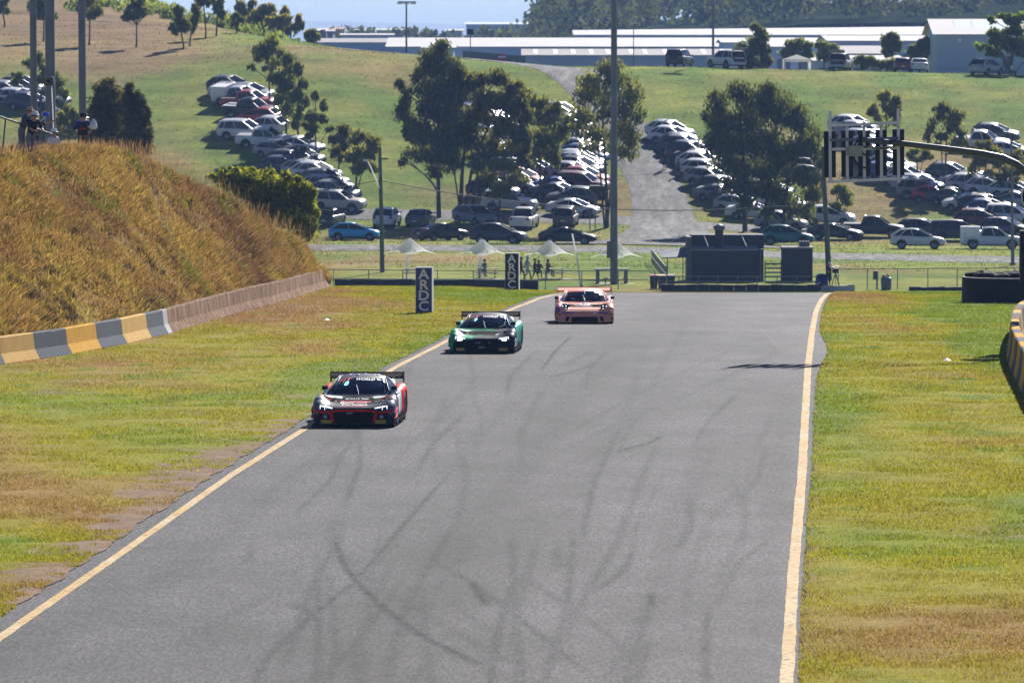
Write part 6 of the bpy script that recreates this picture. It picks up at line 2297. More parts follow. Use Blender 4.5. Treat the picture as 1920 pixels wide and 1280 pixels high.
def shed(label, x0, x1, yr, ye, yb, Y, depth, roof, wall, skylights=0, name='warehouse', yr1=None, nwin=0, rearside=True):
    """long shed whose roof slope faces us: ridge and eave heights read at their own distance"""
    c = at((x0 + x1) / 2, ye, Y)
    zg = gz(c.x, Y)
    t = empty(name, Vector((c.x, Y, zg)), label=label, cat='building')
    X0, X1 = at(x0, ye, Y).x - c.x, at(x1, ye, Y).x - c.x
    ze = c.z - zg
    zr0 = at(x0, yr, Y + depth).z - zg
    zr1 = at(x1, yr1 if yr1 is not None else yr, Y + depth).z - zg
    mb = MB()
    mb.add([(X0, 0, -.5), (X1, 0, -.5), (X1, 0, ze), (X0, 0, ze), (X0, depth * 2, -.5), (X1, depth * 2, -.5), (X1, depth * 2, ze), (X0, depth * 2, ze), (X0, depth, zr0 - .1), (X1, depth, zr1 - .1)],
           [(0, 1, 2, 3), (5, 4, 7, 6), (4, 0, 3, 8, 7), (1, 5, 6, 9, 2)])
    mb.build('wall', wall, t)
    mb = MB()
    o_ = .5
    mb.add([(X0 - o_, -o_, ze + .02), (X1 + o_, -o_, ze + .02), (X1 + o_, depth, zr1), (X0 - o_, depth, zr0), (X0 - o_, depth * 2 + o_, ze + .02), (X1 + o_, depth * 2 + o_, ze + .02)], [(0, 1, 2, 3), (3, 2, 5, 4)])
    r = mb.build('roof', roof, t)
    if skylights:
        for i in range(skylights):
            f = (i + .5 + random.uniform(-.2, .2)) / skylights
            xx = X0 + (X1 - X0) * f
            zz = zr0 + (zr1 - zr0) * f
            m = MB()
            w = (X1 - X0) / skylights * .12
            a_, b_ = .15, .85
            za_, zb_ = ze + .02 + (zz - ze) * a_ + .06, ze + .02 + (zz - ze) * b_ + .06
            m.add([(xx - w, depth * a_, za_), (xx + w, depth * a_, za_), (xx + w, depth * b_, zb_), (xx - w, depth * b_, zb_)], [(0, 1, 2, 3)])
            m.build('skylight', M_SKYL, r)
    for i in range(nwin):
        f = (i + .5) / nwin
        xx = X0 + (X1 - X0) * f
        m = MB()
        w = (X1 - X0) / nwin * .3
        m.box(xx - w, xx + w, -.08, -.02, ze * .55, ze * .8)
        m.build('window', M_WALLD, t)
    return t
M_SKYL = mat_plain('skylight_sheet', (.85, .85, .85), rough=.4, var=.03)
shed('longest white roofed warehouse across the back', 728, 1770, 71, 88, 100, 1010, 26, M_ROOFW, M_WALLB, nwin=26)
shed('white roofed warehouse behind the longest one', 1080, 1770, 57, 66, 72, 1170, 24, M_ROOFW, M_WALLB, yr1=50, nwin=14)
shed('low shed with a row of pale skylights before the warehouses', 984, 1374, 92, 104, 112, 880, 16, M_ROOFG, M_WALLB, skylights=11)
shed('short grey roofed shed right of the crest marquee', 1562, 1668, 86, 101, 110, 860, 16, M_ROOFG, M_WALLB, nwin=4)
shed('low pale roofed shed behind the open tailgate wagon', 1530, 1690, 104, 114, 122, 800, 12, M_ROOFW, M_WALLB, nwin=5)
shed('white roofed shed in the middle right of the warehouses', 1556, 1765, 67, 77, 86, 960, 18, M_ROOFW, M_WALLB, nwin=8)
shed('small white shed behind the crest tree', 1358, 1392, 74, 80, 92, 930, 12, M_ROOFW, M_WALLB)
shed('low pale wall building at the left end of the warehouses', 600, 752, 72, 80, 90, 1060, 16, M_ROOFG, M_WALLB, nwin=9)
shed('pale roofed shed below the long warehouse at the left', 795, 850, 83, 90, 96, 985, 10, M_ROOFW, M_WALLB)
wh = shed('large white building at the right beside the bright green tree', 1757, 2010, 36, 65, 140, 690, 9, M_ROOFW, M_WALLB, name='white_building')
c = wh.location
M_LIT = mat_plain('wall_lamp', (.8, .8, .78), rough=.4)
for nm, px, py0, py1, hw_, mt in [('wall_lamp', 1799, 73, 79, 3, M_LIT), ('doorway', 1889, 106, 142, 9, M_WALLD), ('vent_strip', 1784, 126, 129, 24, M_ROOFW)]:
    a_, b_ = at(px - hw_, py0, 690), at(px + hw_, py1, 690)
    mb = MB()
    mb.box(a_.x - c.x, b_.x - c.x, -.12, -.01, max(b_.z - c.z, -.5), a_.z - c.z)
    mb.build(nm, mt, wh)
r_ = [ch for ch in wh.children if ch.name.startswith('roof')][0]
for px in (1793, 1827):
    pass
for i, (xa, xb) in enumerate([(1796, 1824), (1830, 1900)]):
    A0, B0 = at(xa, 62, 690), at(xb, 62, 690)
    z0_, z1_ = at(960, 65, 690).z - c.z, at(960, 36, 699).z - c.z
    m = MB()
    f0, f1 = .08, .88
    m.add([(A0.x - c.x, 9 * f0, z0_ + (z1_ - z0_) * f0 + .07), (B0.x - c.x, 9 * f0, z0_ + (z1_ - z0_) * f0 + .07), (B0.x - c.x, 9 * f1, z0_ + (z1_ - z0_) * f1 + .07), (A0.x - c.x, 9 * f1, z0_ + (z1_ - z0_) * f1 + .07)], [(0, 1, 2, 3)])
    m.build('translucent_panel', M_WALLB, r_)
# far town blocks on the skyline left of centre
M_ORANGE = mat_plain('orange_wall', (.50, .24, .12), rough=.8, var=.1)
for lab, x0, x1, y0, y1, Y, mt in [
    ('small dark blue block on the far skyline', 588, 597, 56, 72, 1500, M_WALLD), ('small pale block on the far skyline', 598, 612, 54, 72, 1520, M_ROOFW), ('dark block beside the orange one on the far skyline', 613, 624, 57, 72, 1500, M_WALLD),
    ('orange block on the far skyline', 624, 640, 53, 70, 1540, M_ORANGE), ('low white block right of the orange one on the far skyline', 652, 690, 56, 64, 1600, M_ROOFW), ('low white block behind the far lamp post', 706, 756, 55, 64, 1620, M_ROOFW),
    ('low grey block under the far white ones', 640, 735, 64, 74, 1480, M_WALLB), ('far white roofed block right of the T headed lamp post', 838, 866, 56, 66, 1650, M_ROOFW)]:
    shed(lab, x0, x1, y0 - 1, y0 + 2, y1, Y, 10, M_ROOFW if mt is not M_ORANGE else M_ORANGE, mt, name='town_block', nwin=3)
shed('long pale grey building on the far skyline beside the woodland', 874, 1030, 42, 46, 70, 2100, 20, M_WALLB, M_WALLB, name='town_block', nwin=7)
# red and white barrier board and dark fence on the crest lane
p = on_hill(941, 117)
t = empty('barrier_board', p, label='small red and white barrier board by the crest lane', cat='sign')
for i in range(3):
    mb = MB()
    mb.box(-.38, .38, -.03, .03, .25 + i * .2, .42 + i * .2)
    mb.build('board', mat_plain('board_red', (.55, .05, .04), rough=.5) if i != 1 else M_SIGNW, t)
for sx in (-1, 1):
    mb = MB()
    mb.box(sx * .3 - .025, sx * .3 + .025, .031, .07, -.1, .84)
    mb.build('leg', M_STEEL, t)
x0, x1 = wx(868, 665), wx(986, 662)
t = empty('screen_fence', Vector((x0[0], x0[1], gz(*x0))), label='dark screened fence along the crest lane', cat='fence')
for i in range(10):
    f0, f1 = i / 10, (i + .96) / 10
    A = Vector(((x1[0] - x0[0]) * f0, (x1[1] - x0[1]) * f0, gz(x0[0] + (x1[0] - x0[0]) * f0, 664) - t.location.z + .45))
    B = Vector(((x1[0] - x0[0]) * f1, (x1[1] - x0[1]) * f1, A.z))
    mb = MB()
    mb.bar(A, B, .04, 1.15)
    mb.build('screen_panel', M_WALLD, t)
# ================================================================== RACE CARS
def car_mat(name, col, metal=.0, rough=.5, coat=.03):
    return mat_plain(name, col, rough=rough, spec=.10, metal=0.0, coat=coat, var=.10, scale=2.0)

M_CARBON = mat_plain('carbon_black', (.006, .006, .008), rough=.8, spec=.02, var=.3, scale=20)
M_GRILLE = mat_plain('grille_black', (.006, .006, .008), rough=.7, spec=.2, var=.3, scale=30)
M_WIND, nt, out = new_mat('race_windscreen')
b = nt.nodes.new('ShaderNodeBsdfPrincipled')
b.inputs['Base Color'].default_value = (.014, .020, .055, 1)
b.inputs['Roughness'].default_value = .06
b.inputs['Specular IOR Level'].default_value = .35
tp = N(nt, 'ShaderNodeBsdfTransparent')
tp.inputs['Color'].default_value = (.45, .52, .62, 1)
fr_ = N(nt, 'ShaderNodeTexNoise')
fr_.inputs['Scale'].default_value = 2.0
rf_ = ramp(nt, fr_.outputs['Fac'], [(.3, (.48, .48, .48)), (.7, (.60, .60, .60))])
mxg = N(nt, 'ShaderNodeMixShader')
nt.links.new(rf_.outputs[0], mxg.inputs[0])
nt.links.new(b.outputs[0], mxg.inputs[1])
nt.links.new(tp.outputs[0], mxg.inputs[2])
nt.links.new(mxg.outputs[0], out.inputs['Surface'])
M_LED = mat_plain('led_white', (1, 1, 1), emit=.75, var=0)
M_LEDHI = mat_plain('led_bright', (1, .98, .95), emit=1.4, var=0)
M_CYAN = mat_plain('led_cyan', (.25, .75, 1.0), emit=1.3, var=0)
M_LENSD = mat_plain('lens_dark', (.02, .028, .05), rough=.1, spec=.7, var=.1)
M_RED = car_mat('livery_red', (.75, .025, .02))
M_WHT = car_mat('livery_white', (.80, .80, .82))
M_YEL = mat_plain('sponsor_yellow', (.55, .33, .02), rough=.5)
M_TXTW = mat_plain('lettering_white', (.80, .80, .80), rough=.5, var=.02)
M_TXTR = mat_plain('lettering_red', (.66, .05, .06), rough=.5, var=.02)
M_TXTG = mat_plain('lettering_grey', (.25, .25, .30), rough=.5, var=.02)

R8 = dict(L0=-2.30, L1=2.30, tab=[(-2.30, .86, .07, .40, .41, .42), (-2.22, .93, .07, .48, .45, .455), (-2.05, .975, .08, .575, .50, .49), (-1.80, .99, .08, .665, .55, .52), (-1.40, 1.0, .08, .73, .60, .57), (-1.05, .985, .08, .715, .635, .62),
                                    (-.80, .95, .08, .70, .67, .66), (-.55, .92, .08, .69, .69, .69), (0, .90, .08, .69, .70, .70), (.5, .91, .08, .72, .72, .72), (.85, .965, .08, .78, .75, .74), (1.3, 1.0, .09, .84, .79, .78), (1.8, 1.0, .12, .84, .82, .82), (2.2, .97, .2, .80, .80, .80), (2.3, .93, .25, .74, .76, .76)],
          axles=(-1.34, 1.32), wb=(-.82, .26, .70, .735), wt=(.10, .10, 1.055, .575), roof=[(.10, 1.055, .575), (.45, 1.115, .565), (.85, 1.12, .545), (1.25, 1.06, .52), (1.7, .93, .48), (2.15, .80, .42)])
P9 = dict(L0=-2.26, L1=2.28, tab=[(-2.26, .89, .08, .35, .37, .39), (-2.16, .96, .08, .44, .43, .44), (-1.95, .995, .08, .57, .485, .49), (-1.70, 1.0, .08, .665, .54, .54), (-1.35, 1.01, .08, .71, .59, .59), (-1.0, 1.0, .08, .71, .645, .65), (-.75, .96, .08, .70, .69, .70),
                                    (-.4, .93, .08, .72, .72, .73), (.5, .95, .08, .76, .76, .76), (.9, 1.0, .08, .80, .78, .79), (1.3, 1.01, .09, .84, .82, .83), (1.8, 1.0, .12, .84, .85, .87), (2.15, .96, .2, .80, .82, .84), (2.28, .92, .25, .74, .76, .78)],
          axles=(-1.24, 1.22), wb=(-.70, .22, .71, .725), wt=(.16, .10, 1.08, .585), roof=[(.16, 1.08, .585), (.5, 1.135, .57), (.9, 1.13, .55), (1.3, 1.06, .52), (1.75, .95, .47), (2.1, .85, .42)])

def race_body(D, matfn, mats):
    tab = np.array(D['tab'])
    ys = np.unique(np.concatenate([tab[:, 0], np.linspace(D['L0'], D['L1'], 46)]))
    cols = [np.interp(ys, tab[:, 0], tab[:, i]) for i in range(1, 6)]
    for c in cols:
        c[1:-1] = (c[:-2] + 2 * c[1:-1] + c[2:]) / 4
    rows = []
    for i, y in enumerate(ys):
        w, zb, zs, zi, zc = [float(c[i]) for c in cols]
        half = [(.90 * w, zb), (.985 * w, zb + .03), (w, zb + (zs - zb) * .30), (w, zb + (zs - zb) * .55), (.995 * w, zs - .13), (.975 * w, zs - .06), (.93 * w, zs - .018), (.86 * w, zs), (.79 * w, zs - .012), (.70 * w, (zs + zi) / 2 - .01), (.60 * w, zi), (.45 * w, (zi + zc) / 2 + .004), (.3 * w, zc * .98 + zi * .02), (.15 * w, zc + .004), (0, zc + .006)]
        rows.append([(x, y, z) for x, z in half] + [(-x, y, z) for x, z in reversed(half[:-1])])
    mb = MB()
    mb.grid(rows, closed=True)
    n = len(rows[0])
    mb.add(rows[0], [tuple(range(n))])
    mb.add(rows[-1], [tuple(range(n - 1, -1, -1))])
    me = mb.mesh('body', mats, fix=True)
    for p in me.polygons:
        p.material_index = matfn(*p.center, p.normal)
    cut = []
    for ya in D['axles']:
        for s in (1, -1):
            cut.append(arch_cutter(ya, s * .58 if s > 0 else -1.3, 1.3 if s > 0 else -.58, .335, .375, axis='x', mats=[M_CARBON] * len(mats)))
    me = apply_bool(me, cut, 'body')
    for p in me.polygons:
        c = p.center
        for ya in D['axles']:
            if math.hypot(c.y - ya, c.z - .335) < .3765 and abs(c.x) < .995:
                p.material_index = len(mats) - 1
    return me

class Skin:
    """projects flat artwork on to a mesh"""
    def __init__(self, me):
        bm = bmesh.new()
        bm.from_mesh(me)
        self.t = BVHTree.FromBMesh(bm)
        bm.free()
    def hit(self, p, d):
        h = self.t.ray_cast(Vector(p), Vector(d))
        return h[0]
    def poly(self, name, pts, mat, parent, mode='front', off=.006, cuts=3, both=False):
        for sgn in ((1, -1) if both else (1,)):
            bm = bmesh.new()
            vs = [bm.verts.new((a * sgn, 0, b) if mode == 'front' else (a * sgn, b, 0)) for a, b in pts]
            bm.faces.new(vs)
            bmesh.ops.triangulate(bm, faces=bm.faces[:])
            for _ in range(2):
                bmesh.ops.subdivide_edges(bm, edges=bm.edges[:], cuts=1 if cuts < 3 else 2, use_grid_fill=True)
            self.drop(bm.verts, mode, off)
            me = bpy.data.meshes.new(name)
            bmesh.ops.recalc_face_normals(bm, faces=bm.faces[:])
            bm.to_mesh(me)
            bm.free()
            me.materials.append(mat)
            link_mesh(name, me, parent)
    def drop(self, verts, mode, off):
        for v in verts:
            if mode == 'front':
                h = self.hit((v.co.x, -5, v.co.z), (0, 1, 0))
                v.co.y = (h.y if h else -2.1) - off
            else:
                h = self.hit((v.co.x, v.co.y, 5), (0, 0, -1))
                v.co.z = (h.z if h else .6) + off
    def text(self, txt, size, c, mat, parent, mode='front', off=.010, bold=.004, sx=1.0, shear=0.0, name='sponsor_lettering'):
        me = text_mesh(txt, size, name, mat, bold=bold, extrude=0.0, shear=shear)
        for v in me.vertices:
            a, b = v.co.x * sx + c[0], v.co.y + c[1]
            if mode == 'front':
                h = self.hit((a, -5, b), (0, 1, 0))
                v.co = (a, (h.y if h else -2.1) - off, b)
            else:
                h = self.hit((a, b, 5), (0, 0, -1))
                v.co = (a, b, (h.z if h else .6) + off)
        return link_mesh(name, me, parent)

def strip_poly(pts, w):
    """thick polyline as list of quads in 2-D"""
    out = []
    for (a, b), (c, d) in zip(pts[:-1], pts[1:]):
        L = math.hypot(c - a, d - b)
        nx, ny = -(d - b) / L * w / 2, (c - a) / L * w / 2
        ex, ey = (c - a) / L * w * .3, (d - b) / L * w * .3
        out.append([(a + nx - ex, b + ny - ey), (c + nx + ex, d + ny + ey), (c - nx + ex, d - ny + ey), (a - nx - ex, b - ny - ey)])
    return out

def ws_point(D, t, v, off=0.0):
    """point on the windscreen: t -1..1 across, v 0..1 up"""
    y0, k0, z0, h0 = D['wb']
    y1, k1, z1, h1 = D['wt']
    x = (h0 + (h1 - h0) * v) * t
    y = (y0 + k0 * t * t) * (1 - v) + (y1 + k1 * t * t) * v - .05 * math.sin(math.pi * v)
    z = z0 + (z1 - z0) * v + .02 * math.sin(math.pi * v) - .035 * t * t * v
    return (x, y - off * .5, z + off)

def race_car(D, label, pos, yaw, matfn, mats, roof_mat, pillar_mat, wing_mat, wing_txt, mirror_x, stance=0.0, wing=(.87, 1.075, .13)):
    root = empty('race_car', pos, yaw, label=label, cat='race car', group='race cars on the track')
    bme = race_body(D, matfn, mats)
    body = link_mesh('body', bme, root)
    sk = Skin(bme)
    # windscreen
    mb = MB()
    nt_, nv = 16, 8
    mb.grid([[ws_point(D, -1 + 2 * i / nt_, j / nv) for i in range(nt_ + 1)] for j in range(nv + 1)])
    ws = mb.build('windscreen', M_WIND, root)
    # roof and pillars
    mb = MB()
    rr = []
    for y, z, h in D['roof']:
        f = max(0, 1 - abs(y - D['roof'][0][0]) / .4)
        rr.append([(h * t * 1.0, y + .10 * t * t * f, z - .035 * t * t - .03 * t ** 4) for t in np.linspace(-1, 1, 13)])
    mb.grid(rr)
    for s in (-1, 1):
        pts = [ws_point(D, s * 1.0, v, .004) for v in np.linspace(0, 1, 8)]
        mb.tube(pts, [.020] * 8, 8)
        # rear haunch from the roof edge down to the deck
        edge = [(s * h, y + .1 * max(0, 1 - (y - D['roof'][0][0]) / .4), z - .065) for y, z, h in D['roof']]
        low = [(s * min(.86, h + .22), y, .72 + .06 * i) for i, (y, z, h) in enumerate(D['roof'])]
        mb.grid([edge[2:], [tuple((np.array(a) + np.array(b)) / 2 + np.array([s * .02, 0, .02])) for a, b in zip(edge[2:], low[2:])], low[2:]])
    mb.build('roof', [roof_mat], root)
    for s in (-1, 1):
        mb = MB()
        e0 = [ws_point(D, s * 1.0, v) for v in np.linspace(0, 1, 6)]
        edge = [Vector(p) for p in e0] + [Vector((s * h, y + .1 * max(0, 1 - (y - D['roof'][0][0]) / .4), z - .066)) for y, z, h in D['roof'][1:3]]
        low = [Vector((s * .875, p.y - .05 * (1 - i / 7), .70 + .004 * i)) for i, p in enumerate(edge)]
        low = [Vector((s * (.775 + .095 * min(1, i / 2)), D['wb'][0] + D['wb'][1] + (edge[-1].y - D['wb'][0] - D['wb'][1]) * i / 7, .695 + .006 * i)) for i in range(8)]
        mb.grid([low, edge])
        mb.build('side_window', M_WIND, root)
        mb = MB()
        mb.tube([tuple(l + Vector((s * .01, 0, 0))) for l in low], .022, 6)
        mb.build('window_sill', pillar_mat, root)
    # roll cage, dash and seat seen through the glass
    mb = MB()
    y0 = D['wt'][0]
    for s in (-1, 1):
        mb.tube([(s * .60, y0 - .45, .72), (s * .52, y0 + .02, 1.02), (s * .50, y0 + .75, 1.06), (s * .56, y0 + .85, .72)], .022, 6)
    mb.tube([(-.52, y0 + .02, 1.02), (.52, y0 + .02, 1.02)], .022, 6)
    mb.tube([(-.50, y0 + .75, 1.06), (.56, y0 + .85, .74)], .022, 6)
    mb.tube([(.50, y0 + .75, 1.06), (-.56, y0 + .85, .74)], .022, 6)
    mb.build('roll_cage', M_TXTG, root)
    mb = MB()
    mb.box(-.62, .62, y0 - .28, y0 - .08, .66, .77)
    mb.build('dashboard', M_CARBON, root)
    mb = MB()
    mb.prism([(.14, .60), (.54, .60), (.52, .92), (.44, 1.0), (.24, 1.0), (.16, .92)], y0 + .42, y0 + .52)
    mb.build('seat', M_CARBON, root)
    mb = MB()
    mb.lathe((.34, y0 + .30, .80), [(0, -.02), (.11, 0), (.135, .08), (.12, .17), (.06, .215), (0, .22)], 12)
    mb.build('helmet', M_TXTW, root)
    # wheels
    r = .335
    mb = MB()
    wd = .31
    mb.lathe((0, 0, 0), [(0, -wd * .1), (r * .30, -wd * .2), (r * .66, -wd * .40), (r * .70, -wd * .5), (r * .94, -wd * .5), (r, -wd * .40), (r, wd * .40), (r * .94, wd * .5), (r * .70, wd * .5), (r * .66, wd * .40), (r * .3, wd * .2), (0, wd * .1)], 28, axis='x')
    tyre = mb.mesh('tyre', [M_RUBBER])
    mb = MB()
    for k in range(10):
        a = 2 * math.pi * k / 10
        for s in (-1, 1):
            mb.bar((s * wd * .30, 0, 0), (s * wd * .46, math.cos(a) * r * .68, math.sin(a) * r * .68), .045, .02)
    mb.lathe((0, 0, 0), [(r * .71, -wd * .52), (r * .64, -wd * .50), (r * .64, wd * .50), (r * .71, wd * .52)], 28, axis='x')
    rim = mb.mesh('rim', [M_ALLOY])
    for ya in D['axles']:
        for s in (-1, 1):
            w_ = link_mesh('wheel', tyre, root, (s * .825, ya, r - .005))
            link_mesh('rim', rim, w_)
    # splitter, skirts and canards
    mb = MB()
    pts = [(-.97, D['L0'] + .45), (-.97, D['L0'] + .12), (-.80, D['L0'] - .07), (-.3, D['L0'] - .12), (.3, D['L0'] - .12), (.80, D['L0'] - .07), (.97, D['L0'] + .12), (.97, D['L0'] + .45)]
    n = len(pts)
    mb.add([(x, y, .045) for x, y in pts] + [(x, y, .075) for x, y in pts], [tuple(range(n - 1, -1, -1)), tuple(range(n, 2 * n))] + [(k, (k + 1) % n, n + (k + 1) % n, n + k) for k in range(n)])
    mb.build('splitter', M_CARBON, root)
    for s in (-1, 1):
        mb = MB()
        mb.box(s * .86, s * 1.0, -.88, .92, .06, .10)
        mb.box(s * .985, s * 1.0, -.88, .92, .06, .17)
        mb.build('side_skirt', M_CARBON, root)
        for z in (.20, .33):
            mb = MB()
            mb.add([(s * .90, D['L0'] + .10, z), (s * 1.015, D['L0'] + .22, z + .035), (s * 1.02, D['L0'] + .62, z + .15), (s * .985, D['L0'] + .62, z + .14), (s * .90, D['L0'] + .10, z - .02), (s * 1.015, D['L0'] + .22, z + .015)], [(0, 1, 2, 3), (4, 5, 1, 0)])
            mb.build('canard', mats[1], root)
    # mirrors
    for s in (-1, 1):
        mb = MB()
        x0, x1 = mirror_x
        mb.add([(s * x0, -.44, .80), (s * x1, -.42, .80), (s * x1, -.42, .875), (s * x0, -.44, .88), (s * x0, -.30, .79), (s * x1, -.32, .79), (s * x1, -.32, .885), (s * x0, -.30, .89)],
               [(0, 1, 2, 3), (7, 6, 5, 4), (0, 4, 5, 1), (3, 2, 6, 7), (0, 3, 7, 4), (1, 5, 6, 2)])
        mi = mb.build('mirror', M_CARBON, root, fix=True)
        mb = MB()
        mb.tube([(s * (x0 + .02), -.36, .83), (s * .88, -.40, .68)], .014, 6)
        mb.build('stalk', M_CARBON, mi)
    # rear wing
    hw, zt, dz = wing
    mb = MB()
    prof_w = [(-.02, 0), (.0, .022), (.10, .052), (.25, .078), (.38, .122), (.385, .128), (.25, .050), (.10, .0), (.02, -.02)]
    vs = []
    for x in np.linspace(-hw, hw, 9):
        for a, b in prof_w:
            vs.append((float(x), 2.02 + a, zt - .115 + b + .0 * x))
    n = len(prof_w)
    fs = [tuple(range(n - 1, -1, -1)), tuple(range(8 * n, 9 * n))]
    for i in range(8):
        for k_ in range(n):
            fs.append((i * n + k_, i * n + (k_ + 1) % n, (i + 1) * n + (k_ + 1) % n, (i + 1) * n + k_))
    mb.add(vs, fs)
    mb.box(-hw, hw, 2.39, 2.405, zt - .02, zt + .012)
    wg = mb.build('rear_wing', wing_mat, root, fix=True)
    for s in (-1, 1):
        mb = MB()
        mb.box(s * hw, s * (hw + .012), 1.97, 2.44, zt - .22, zt + .03)
        mb.build('endplate', M_CARBON, wg)
        mb = MB()
        mb.bar((s * .38, 2.1, .78), (s * .38, 2.15, zt - .09), .016, .16, up=Vector((1, 0, 0)))
        mb.build('wing_stay', M_CARBON, wg)
    if wing_txt:
        me = text_mesh(wing_txt, .085, 'lettering', M_TXTW, extrude=0)
        o = link_mesh('lettering', me, wg, (0, 1.995, zt - .085))
        for v in me.vertices:
            v.co.x *= 2.6
        o.rotation_euler = (math.radians(68), 0, 0)
        o.location = (0, 2.025, zt - .082)
    # windscreen furniture: banner, number, wiper, aerial
    def wtext(txt, size, t0, v0, mat, sx=1.0, shear=.2, name='banner_lettering', off=.008, bold=.003):
        me = text_mesh(txt, size, name, mat, bold=bold, extrude=0, shear=shear)
        for v in me.vertices:
            t = t0 + v.co.x * sx / .62
            vv_ = v0 + v.co.y / .40
            v.co = ws_point(D, t, vv_, off)
        return link_mesh(name, me, ws)
    def wpatch(name, t0, t1, v0, v1, mat, off=.005, slant=0.0):
        mb = MB()
        mb.grid([[ws_point(D, t0 + (t1 - t0) * i / 8 + slant * j / 3, v0 + (v1 - v0) * j / 3, off) for i in range(9)] for j in range(4)])
        return mb.build(name, mat, ws)
    mb = MB()
    mb.tube([ws_point(D, .02, .0, .012), ws_point(D, -.10, .5, .014)], .007, 5)
    mb.build('wiper', M_TXTW, ws)
    mb = MB()
    mb.tube([(-.24, .75, 1.10), (-.245, .78, 1.30)], .008, 5)
    mb.build('aerial', M_TXTW, root)
    return root, sk, wtext, wpatch

def front_place(px, py, yaw, D):
    p = on_ground(px, py, 100, 260)
    a = yaw
    back = Vector((-math.sin(a), math.cos(a), 0))
    c = p + back * (-D['L0'] + .1)
    return Vector((c.x, c.y, gz(c.x, c.y) + .014))

def r8_face(sk, root, frame_mat, led_fill, corner_mat):
    # grille
    hexg = [(-.385, .375), (.385, .375), (.50, .345), (.43, .085), (-.43, .085), (-.50, .345)]
    sk.poly('grille', hexg, M_GRILLE, root, off=.008)
    for z in (.13, .18, .23, .28, .33):
        sk.poly('grille_slat', [(-.44, z), (.44, z), (.44, z + .012), (-.44, z + .012)], M_CARBON, root, off=.018, cuts=2)
    for s in (1, -1):
        # side intakes
        sk.poly('side_intake', [(s * .53, .31), (s * .80, .33), (s * .84, .24), (s * .80, .11), (s * .50, .09)], M_GRILLE, root, off=.007)
        sk.poly('sponsor_plate', [(s * .52, .185), (s * .77, .185), (s * .755, .10), (s * .50, .095)], M_YEL, root, off=.013)
        # lamp lens
        lens = [(s * .80, .525), (s * .50, .465), (s * .47, .435), (s * .58, .385), (s * .74, .375), (s * .80, .41)]
        sk.poly('headlight', lens, M_LENSD, root, off=.010)
        if led_fill:
            sk.poly('lit_lamp', [(s * .74, .475), (s * .56, .445), (s * .60, .40), (s * .73, .395)], M_LEDHI, root, off=.016)
        for q in strip_poly([(s * .785, .44), (s * .785, .505), (s * .50, .452)], .018):
            sk.poly('daylight_strip', q, M_LED, root, off=.020, cuts=2)
        for q in strip_poly([(s * .68, .485), (s * .675, .42)], .014):
            sk.poly('daylight_strip', q, M_LED, root, off=.020, cuts=2)
        if frame_mat is not None:
            for q in strip_poly([(s * .93, .415), (s * .83, .365), (s * .56, .355), (s * .40, .395), (0, .40)], .05) + strip_poly([(s * .545, .36), (s * .475, .085)], .075):
                sk.poly('bumper_frame', q, frame_mat, root, off=.014, cuts=2)
        # bonnet vents
        sk.poly('bonnet_vent', [(s * .52, -1.62), (s * .43, -1.60), (s * .47, -1.40)], M_GRILLE, root, mode='top', off=.006)
        sk.poly('fender_louvre', [(s * .70, -1.02), (s * .88, -1.04), (s * .90, -.90), (s * .72, -.88)], M_GRILLE, root, mode='top', off=.006)

# ---------------------------------------------------------------- the red and silver car
m_graph = car_mat('livery_graphite', (.034, .036, .048))
m_silv = car_mat('livery_silver', (.13, .14, .185))
m_navy = car_mat('livery_navy', (.020, .026, .055))
def fn_red(x, y, z, nrm):
    ax = abs(x)
    if y > .62 and ax > .70:
        return 1
    if ax > .80 and -.95 < y <= .62:
        return 3
    if y < -2.0 and z < .40 and ax < .84:
        return 4
    if ax < .60 + .05 * (y + 2):
        return 0
    if z < .30 and y < -1.7:
        return 4
    return 2
PHR = math.radians(-2.9)
root, sk, wtext, wpatch = race_car(R8, 'leading graphite, red and silver race car with a red grille frame', front_place(662, 803, PHR, R8), PHR, fn_red, [m_graph, M_RED, m_silv, M_WHT, m_navy, M_CARBON], m_navy, M_WHT, M_CARBON, 'SHAW', (.76, .89))
r8_face(sk, root, M_RED, False, m_navy)
for s in (1, -1):
    sk.poly('red_stripe', [(s * .60, -1.30), (s * .86, -1.34), (s * .86, -1.22), (s * .60, -1.12)], M_RED, root, mode='top', off=.006)
    sk.poly('red_stripe', [(s * .58, -1.52), (s * .84, -1.62), (s * .85, -1.52), (s * .59, -1.40)], M_RED, root, mode='top', off=.006)
    sk.poly('white_flash', [(s * .34, -1.12), (s * .64, -1.02), (s * .66, -.86), (s * .36, -.86)], M_WHT, root, mode='top', off=.005)
    sk.text('PARTNERS', .065, (s * .66, -1.93), M_TXTG, root, mode='top', sx=.95)
    sk.poly('lamp_ring', [(s * .66 + .05 * math.cos(k * .7854), .255 + .05 * math.sin(k * .7854)) for k in range(8)], M_TXTG, root, off=.012)
sk.poly('bonnet_outlet', [(-.36, -1.42), (.36, -1.42), (.40, -.96), (-.36, -.96)], M_CARBON, root, mode='top', off=.006)
sk.poly('bonnet_outlet_trim', [(-.36, -1.56), (.36, -1.56), (.365, -1.43), (-.36, -1.43)], M_TXTR, root, mode='top', off=.006)
sk.text('BULLIT 888', .15, (0, -1.16), M_TXTW, root, mode='top', sx=.75)
sk.text('shaw', .22, (-.19, -1.70), M_TXTW, root, mode='top', sx=.75, bold=.008)
sk.text('and', .22, (.15, -1.70), M_TXTR, root, mode='top', sx=.75, bold=.008)
sk.text('Partners', .24, (0, -1.92), M_TXTW, root, mode='top', sx=.75, bold=.010)
sk.text('Financial Services', .13, (0, -2.10), M_TXTR, root, mode='top', sx=.62)
